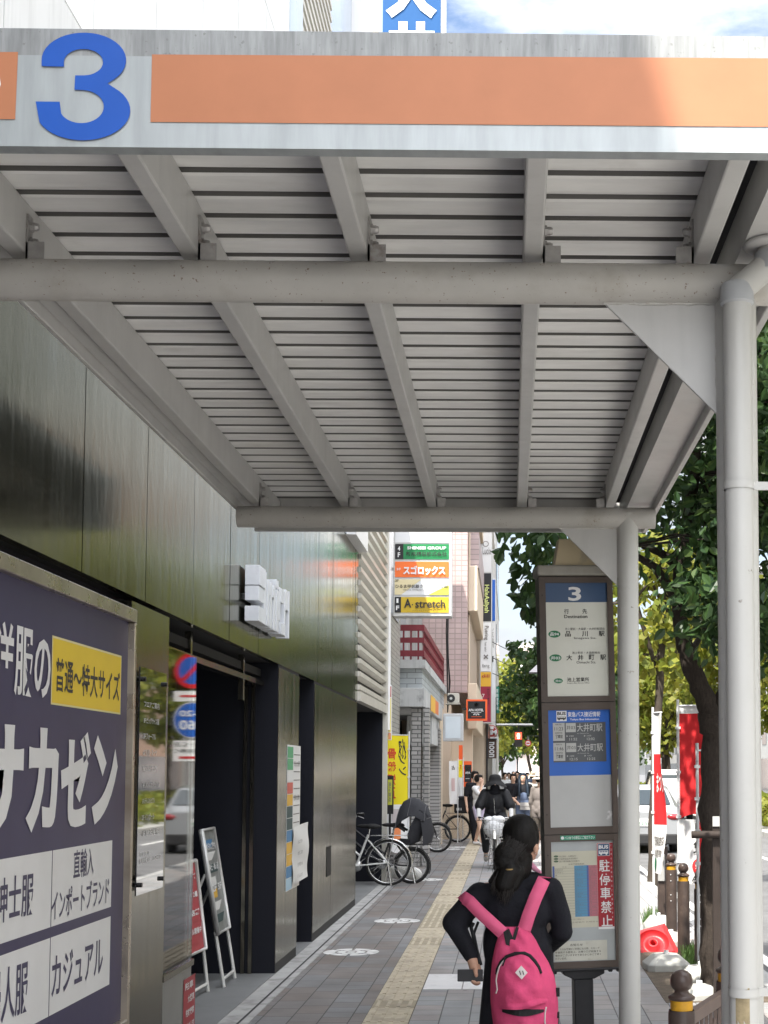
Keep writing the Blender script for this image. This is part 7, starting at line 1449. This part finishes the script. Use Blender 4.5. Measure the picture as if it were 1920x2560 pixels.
# cardigan, skirt, collar, mask
KN = M('cardigan_black', (.0085, .0088, .013), .85, var=.35, vs=6, bump=.8, bs=13, spec=.3)
cd = [ell_prim(W(800, 1110, .015), (.182, .112, .17)), ell_prim(W(800, 1450, .02), (.168, .12, .22)), cap_prim(W(480, 985, .015), W(1110, 925, .015), .062, .062), cap_prim(W(700, 930, .0), W(980, 900, .0), .075, .075)]
cd += [cap_prim(shL, elL, .068, .058), cap_prim(elL, W(372, 1560, -.09), .056, .038), cap_prim(elL, W(330, 1240, .0), .050, .030), cap_prim(shR, W(1225, 1190, .02), .064, .056), cap_prim(W(1225, 1190, .02), elR, .056, .054), cap_prim(elR, wrR, .056, .040)]
cd += [cap_prim(W(700, 1500, .02), (W(640, 1900).x, WY + .02, .25), .10, .115), cap_prim(W(960, 1500, .02), (W(1010, 1900).x, WY + .02, .25), .10, .12), cap_prim(W(820, 1500, .02), (wl.x, WY + .02, .25), .11, .13)]
blob('cardigan', cd, KN, wo, .0085, 4)
for k in range(2): blob('shoe', [cap_prim((wl.x - .09 + .18 * k, WY + .02, .05), (wl.x - .09 + .18 * k, WY + .19, .04), .048, .04)], CLOTH_BK, wo, .012, 2)
SCARF = M('scarf_pink', (.60, .26, .36), .85, bump=.2, bs=120); mb = MB()
cc = [W(905, 665, .03), W(945, 695, .0), W(985, 735, -.02), W(1035, 765, -.045)]
blob('collar', [cap_prim(cc[0], cc[1], .013, .015), cap_prim(cc[1], cc[2], .015, .014), cap_prim(cc[2], cc[3], .013, .008), cap_prim(W(900, 690, .06), cc[1], .02, .016)], SCARF, wo, .005, 2)
mk = [ell_prim(Hd(.050, 0, -.065), (.058, .048, .040), hrot), ell_prim(Hd(.092, 0, -.045), (.022, .02, .025), hrot)]; blob('face_mask', mk, MASKW, wo, .006, 2)
mb = MB()
for s in (-1, 1): mb.path([Hd(.05, .055 * s, -.045), Hd(.02, .072 * s, -.03), Hd(-.008, .082 * s, -.016)], .0018, MASKW, 6); mb.path([Hd(.045, .055 * s, -.085), Hd(.018, .07 * s, -.075), Hd(-.01, .080 * s, -.066)], .0018, MASKW, 6)
mb.build('mask_loop', wo)
# hair: cap, bunched tail, loose lower tail and strands
hp = [ell_prim(Hd(-.030, 0, .034), (.094, .092, .098), hrot), ell_prim(W(850, 430, -.03), (.094, .074, .094)), ell_prim(Hd(-.045, .015, .0), (.055, .055, .085), hrot), ell_prim(W(800, 590, -.05), (.062, .05, .06)), ell_prim(W(715, 600, -.075), (.066, .05, .070)), ell_prim(W(690, 660, -.08), (.055, .045, .05)), cap_prim(W(860, 640, -.02), W(850, 780, -.02), .055, .05),
      cap_prim(W(735, 700, -.08), W(730, 745, -.085), .048, .05), cap_prim(W(735, 760, -.085), W(690, 880, -.10), .058, .05), cap_prim(W(690, 880, -.10), W(680, 1010, -.105), .048, .018), cap_prim(W(820, 760, -.07), W(780, 900, -.095), .045, .025), cap_prim(W(650, 780, -.08), W(560, 850, -.085), .035, .014)]
blob('hair', hp, HAIRM, wo, .006, 3)
rh = random.Random(12); mb = MB(); STR = M('hair_strand', (.014, .0105, .009), .38, spec=.4)
for k in range(150):
    u_ = rh.uniform(-1, 1); sx = 735 + 95 * u_; ex = 685 + 120 * u_ + rh.uniform(-22, 22); ey = 1060 - 130 * abs(u_) + rh.uniform(-50, 40); d0 = -.115 + .035 * abs(u_)
    p = [W(sx, 690 + rh.uniform(-10, 25), d0 - .005), W((sx + ex) / 2 + rh.uniform(-25, 25), (700 + ey) / 2, d0 - .025 + rh.uniform(-.01, .01)), W(ex, ey, d0 - .02 + rh.uniform(-.01, .01))]
    q_ = [p[0].lerp(p[1], t_).lerp(p[1].lerp(p[2], t_), t_) for t_ in (0, .25, .5, .75, 1)]; mb.path(q_, [.0022, .0025, .0022, .0016, .0006], STR, 5, caps=False)
for k in range(260):                                             # combed lines from the crown to the bunched tail
    a = rh.uniform(-1.5, 1.5); e_ = rh.uniform(.05, 1.25); st_ = Hd(-.012, 0, .030) + Vector((math.sin(a) * math.cos(e_) * .090, -math.cos(a) * math.cos(e_) * .090, math.sin(e_) * .102)); en = W(735 + rh.uniform(-75, 75), 585 + rh.uniform(-50, 100), -.115)
    mid = st_.lerp(en, .5); o_ = (mid - Hd(-.012, 0, .01)); mid += o_.normalized() * max(0, .098 - o_.length)
    q_ = [st_.lerp(mid, t_).lerp(mid.lerp(en, t_), t_) for t_ in (0, .25, .5, .75, 1)]; mb.path(q_, [.0008, .0018, .0022, .002, .001], STR, 4, caps=False)
for k in range(40):
    a = rh.uniform(0, 6.28); s_ = W(700 + 120 * math.cos(a), 600 + 90 * math.sin(a), -.10); mb.path([s_, s_ + Vector((rh.uniform(-.03, .03), -.012, rh.uniform(-.05, .02))), s_ + Vector((rh.uniform(-.06, .05), -.005, rh.uniform(-.11, .0)))], [.0014, .001, .0004], STR, 4, caps=False)
mb.build('hair_strands', wo)
mb = MB(); rg = [W(650 + 170 * k / 10, 728 + 12 * math.sin(math.pi * k / 10), -.09 - .052 * math.sin(math.pi * k / 10)) for k in range(11)]; mb.path(rg, .0035, M('hair_tie_gold', (.45, .30, .12), .4, metal=.4), 8); mb.build('hair_tie', wo)

# ---------------------------------------------------------------- backpack
PNK = M('backpack_pink', (.66, .082, .19), .9, var=.14, vs=9, bump=.7, bs=17, spec=.12); PNKL = M('backpack_strap_pink', (.74, .125, .25), .75, var=.06, vs=12, bump=.2, bs=320); PBLK = M('backpack_trim_black', (.012, .012, .013), .6, bump=.2, bs=200); PIPE = M('backpack_piping', (.66, .60, .58), .6)
bpk = thing('backpack', 'bright pink backpack hanging low on the woman\'s back', 'backpack', tuple(W(880, 2300, -.15)))
YB_ = -.115
prof = [(1285, 700, 905), (1330, 650, 935), (1400, 622, 985), (1500, 594, 1035), (1620, 572, 1110), (1750, 560, 1165), (1880, 556, 1190), (2000, 558, 1202), (2120, 570, 1204), (2230, 585, 1200), (2330, 610, 1185), (2420, 650, 1150), (2480, 720, 1080)]
def lin(tb, y):
    for (a, *p), (b, *q_) in zip(tb[:-1], tb[1:]):
        if y <= b: f_ = (y - a) / (b - a); return [u_ + (v_ - u_) * f_ for u_, v_ in zip(p, q_)]
    return list(tb[-1][1:])
def depth(y): return .02 + .135 * min(1, max(0, (y - 1285) / 600)) ** .8 * (1 if y < 2300 else max(.2, 1 - (y - 2300) / 230))
def surf(u_, y, extra=0.0):
    l_, r_ = lin(prof, y); s_ = math.sin(math.pi * min(1, max(0, u_))); d = depth(y) * (s_ ** .55)
    wr_ = .0055 * math.sin(9 * u_ + y / 55) * s_ + .004 * math.sin(17 * u_ - y / 38 + 1) * s_ + .007 * math.sin(4.2 * u_ * (1.2 + (2100 - y) / 900) + 2) * s_ * max(0, (1900 - y) / 600)
    return W(l_ + (r_ - l_) * u_, y, YB_ - d - wr_ - extra)
n_, rows = 40, [1285 + (2480 - 1285) * k / 60 for k in range(61)]
mb = MB(); vs_ = [surf(j / n_, y) for y in rows for j in range(n_ + 1)]; kk = n_ + 1
mb.add(vs_, [(i * kk + j, (i + 1) * kk + j, (i + 1) * kk + j + 1, i * kk + j + 1) for i in range(60) for j in range(n_)], PNK, True)
bk = [W(lin(prof, y)[e], y, YB_ + .012) for y in rows for e in (0, 1)]
mb.add(bk, [(2 * i, 2 * i + 1, 2 * i + 3, 2 * i + 2) for i in range(60)], PNK, True)
for e, s_ in ((0, 0), (1, n_)):
    q_ = [bk[2 * i + e] for i in range(61)] + [vs_[i * kk + s_] for i in range(61)]; mb.add(q_, [(i, i + 1, 62 + i, 61 + i) for i in range(60)], PNK, True)
mb.add([vs_[j] for j in range(kk)] + [bk[1], bk[0]], [tuple(range(kk + 2))], PNK); mb.add([vs_[60 * kk + j] for j in range(kk)] + [bk[121], bk[120]], [tuple(range(kk + 2))], PNK)
mb.build('pack_body', bpk)
# front pocket
def inv(x, y): l_, r_ = lin(prof, y); return (x - l_) / (r_ - l_)
arch = [(612, 1740), (625, 1690), (660, 1625), (715, 1570), (790, 1542), (880, 1538), (930, 1562), (975, 1612), (1015, 1670), (1042, 1730)]
def topy(x):
    for (a, ya_), (b, yb_) in zip(arch[:-1], arch[1:]):
        if a <= x <= b: return ya_ + (yb_ - ya_) * (x - a) / (b - a)
    return 1740 + (0 if x > 612 else 0)
mb = MB(); vs_ = []; nx, ny = 34, 30
for j in range(ny + 1):
    for i in range(nx + 1):
        u_ = i / nx; v_ = j / ny; x = 612 + (1042 - 612) * u_; yt_ = topy(x); xb = 636 + (1108 - 636) * u_; yb_ = 2065 - 50 * max(0, u_ - .5) * 2 + 12 * math.sin(5 * u_)
        xx = x + (xb - x) * v_; yy = yt_ + (yb_ - yt_) * v_; ed = min(1, 6 * u_, 6 * (1 - u_), 5 * v_ + .25); hem = .012 * (v_ > .93)
        vs_.append(surf(inv(xx, yy), yy, .004 + .022 * ed + hem + .004 * math.sin(13 * u_ + 5 * v_) * v_))
mb.add(vs_, [(j * (nx + 1) + i, (j + 1) * (nx + 1) + i, (j + 1) * (nx + 1) + i + 1, j * (nx + 1) + i + 1) for j in range(ny) for i in range(nx)], PNK, True); mb.build('front_pocket', bpk)
mb = MB(); z_ = [surf(inv(x, y), y, .012) for x, y in arch]; mb.path(z_, [.006, .009, .010, .010, .0095, .0095, .010, .011, .010, .007], PBLK, 8)
mb.path([surf(inv(x, y), y, .022) for x, y in ((700, 1560), (690, 1610), (675, 1660))], .004, PBLK, 6); mb.build('zip', bpk)
mb = MB(); mb.path([surf(inv(x, y), y, .016) for x, y in ((690, 1600), (645, 1660), (620, 1740), (612, 1800), (622, 1880), (610, 1920))], .0038, PIPE, 8); mb.build('piping', bpk); mb = MB(); mb.path([surf(inv(x, y), y, .006) for x, y in ((1090, 2050), (1078, 2110), (1075, 2180), (1085, 2260), (1080, 2340))], .0038, PIPE, 8); mb.build('piping', bpk)
mb = MB(); gp = [(640, 2085), (700, 2120), (800, 2150), (900, 2150), (1000, 2120), (1075, 2065), (980, 2085), (860, 2105), (740, 2095)]
lo = [(668 + 40 * k, 2098 + 42 * math.sin(math.pi * k / 10)) for k in range(11)]; up_ = [(668 + 40 * k, 2072) for k in range(11)]
q_ = [surf(inv(x, y), y, .008) for x, y in lo] + [surf(inv(x, y), y, .005) for x, y in up_]; mb.add(q_, [(i, i + 1, 12 + i, 11 + i) for i in range(10)], PBLK); mb.build('lower_pocket_opening', bpk)
mb = MB(); a_, b_, c_, d_ = [surf(inv(x, y), y, .038) for x, y in ((851, 1655), (912, 1722), (855, 1788), (792, 1722))]; mb.add([a_, b_, c_, d_], [(0, 1, 2, 3)], PIPE)
for x in (838, 868): mb.add([surf(inv(x + dx, y), y, .040) for dx, y in ((-8, 1705), (0, 1703), (12, 1742), (4, 1744))], [(0, 1, 2, 3)], PBLK)
mb.build('diamond_patch', bpk)
def ribbon(m_, pts, wd, th, mt):
    """strap: centre points with a half-width vector each, given a real thickness"""
    A_, B_ = [p - w for p, w in zip(pts, wd)], [p + w for p, w in zip(pts, wd)]; k = len(pts); t_ = Vector((0, -th, 0))
    vs_ = A_ + B_ + [p + t_ for p in A_] + [p + t_ for p in B_]
    fs = []
    for i in range(k - 1): fs += [(i, i + 1, k + i + 1, k + i), (2 * k + i, 3 * k + i, 3 * k + i + 1, 2 * k + i + 1), (i, 2 * k + i, 2 * k + i + 1, i + 1), (k + i, k + i + 1, 3 * k + i + 1, 3 * k + i)]
    m_.add(vs_, fs, mt, True)
def strap(p, hw):
    q_ = []; 
    for i in range(len(p) - 1):
        for s_ in range(5): q_.append(Vector(p[i]).lerp(Vector(p[i + 1]), s_ / 5))
    q_.append(Vector(p[-1])); out_ = []
    for i in range(len(q_)): d = (q_[min(i + 1, len(q_) - 1)] - q_[max(i - 1, 0)]).normalized(); n2 = Vector((0, -1, 0)).cross(d); out_.append(n2.normalized() * hw if n2.length > .2 else Vector((hw, 0, 0)))
    m_ = MB(); ribbon(m_, q_, out_, .012, PNKL); return m_
strap([W(880, 1310, -.125), W(920, 1180, -.125), W(985, 1010, -.115), W(1045, 880, -.085), W(1075, 815, -.03), W(1065, 830, .06)], .033).build('shoulder_strap', bpk)
strap([W(675, 1345, -.13), W(560, 1240, -.125), W(440, 1130, -.11), W(360, 1045, -.085), W(305, 1005, -.05), W(290, 1010, .03)], .031).build('shoulder_strap', bpk)
mb = MB(); mb.path([W(440, 1240, -.02), W(400, 1350, -.05), W(430, 1500, -.09), W(470, 1650, -.11)], .007, PBLK, 8); mb.path([W(395, 1250, -.03), W(372, 1290, -.04), W(400, 1400, -.06), W(455, 1640, -.11)], .0095, PBLK, 8); mb.build('webbing_strap', bpk)
mb = MB(); mb.prism([W(680, 1335, -.152), W(735, 1300, -.152), W(770, 1385, -.158), W(800, 1285, -.152), W(830, 1290, -.152), W(785, 1440, -.162), W(745, 1468, -.165), W(705, 1455, -.163)], (0, -.006, 0), PBLK); mb.build('top_handle', bpk)
for a_, b_ in ((W(1180, 1870, -.14), W(1216, 1945, -.12)), (W(1185, 2100, -.14), W(1214, 2150, -.12))): mb = MB(); mb.box(a_, b_, PBLK); mb.build('side_buckle', bpk)
# phone in her hand
ph = thing('phone', 'dark phone held flat in the woman\'s left hand behind her hip', 'phone', tuple(ph0)); a_, b_ = W(242, 1808, -.128), W(486, 1690, -.128)
mb = MB(); mb.box((a_.x, a_.y - .0045, a_.z), (b_.x, a_.y + .0045, b_.z), M('phone_case', (.03, .03, .033), .35, var=.15, vs=8)); mb.build('phone_body', ph, bevel=.004, seg=2)
mb = MB(); mb.lathe([(0, -.0008), (.005, -.0008), (.006, 0)], (a_.x + .018, a_.y - .0048, b_.z - .018), RUB, 12, 'y'); mb.build('camera_lens', ph)
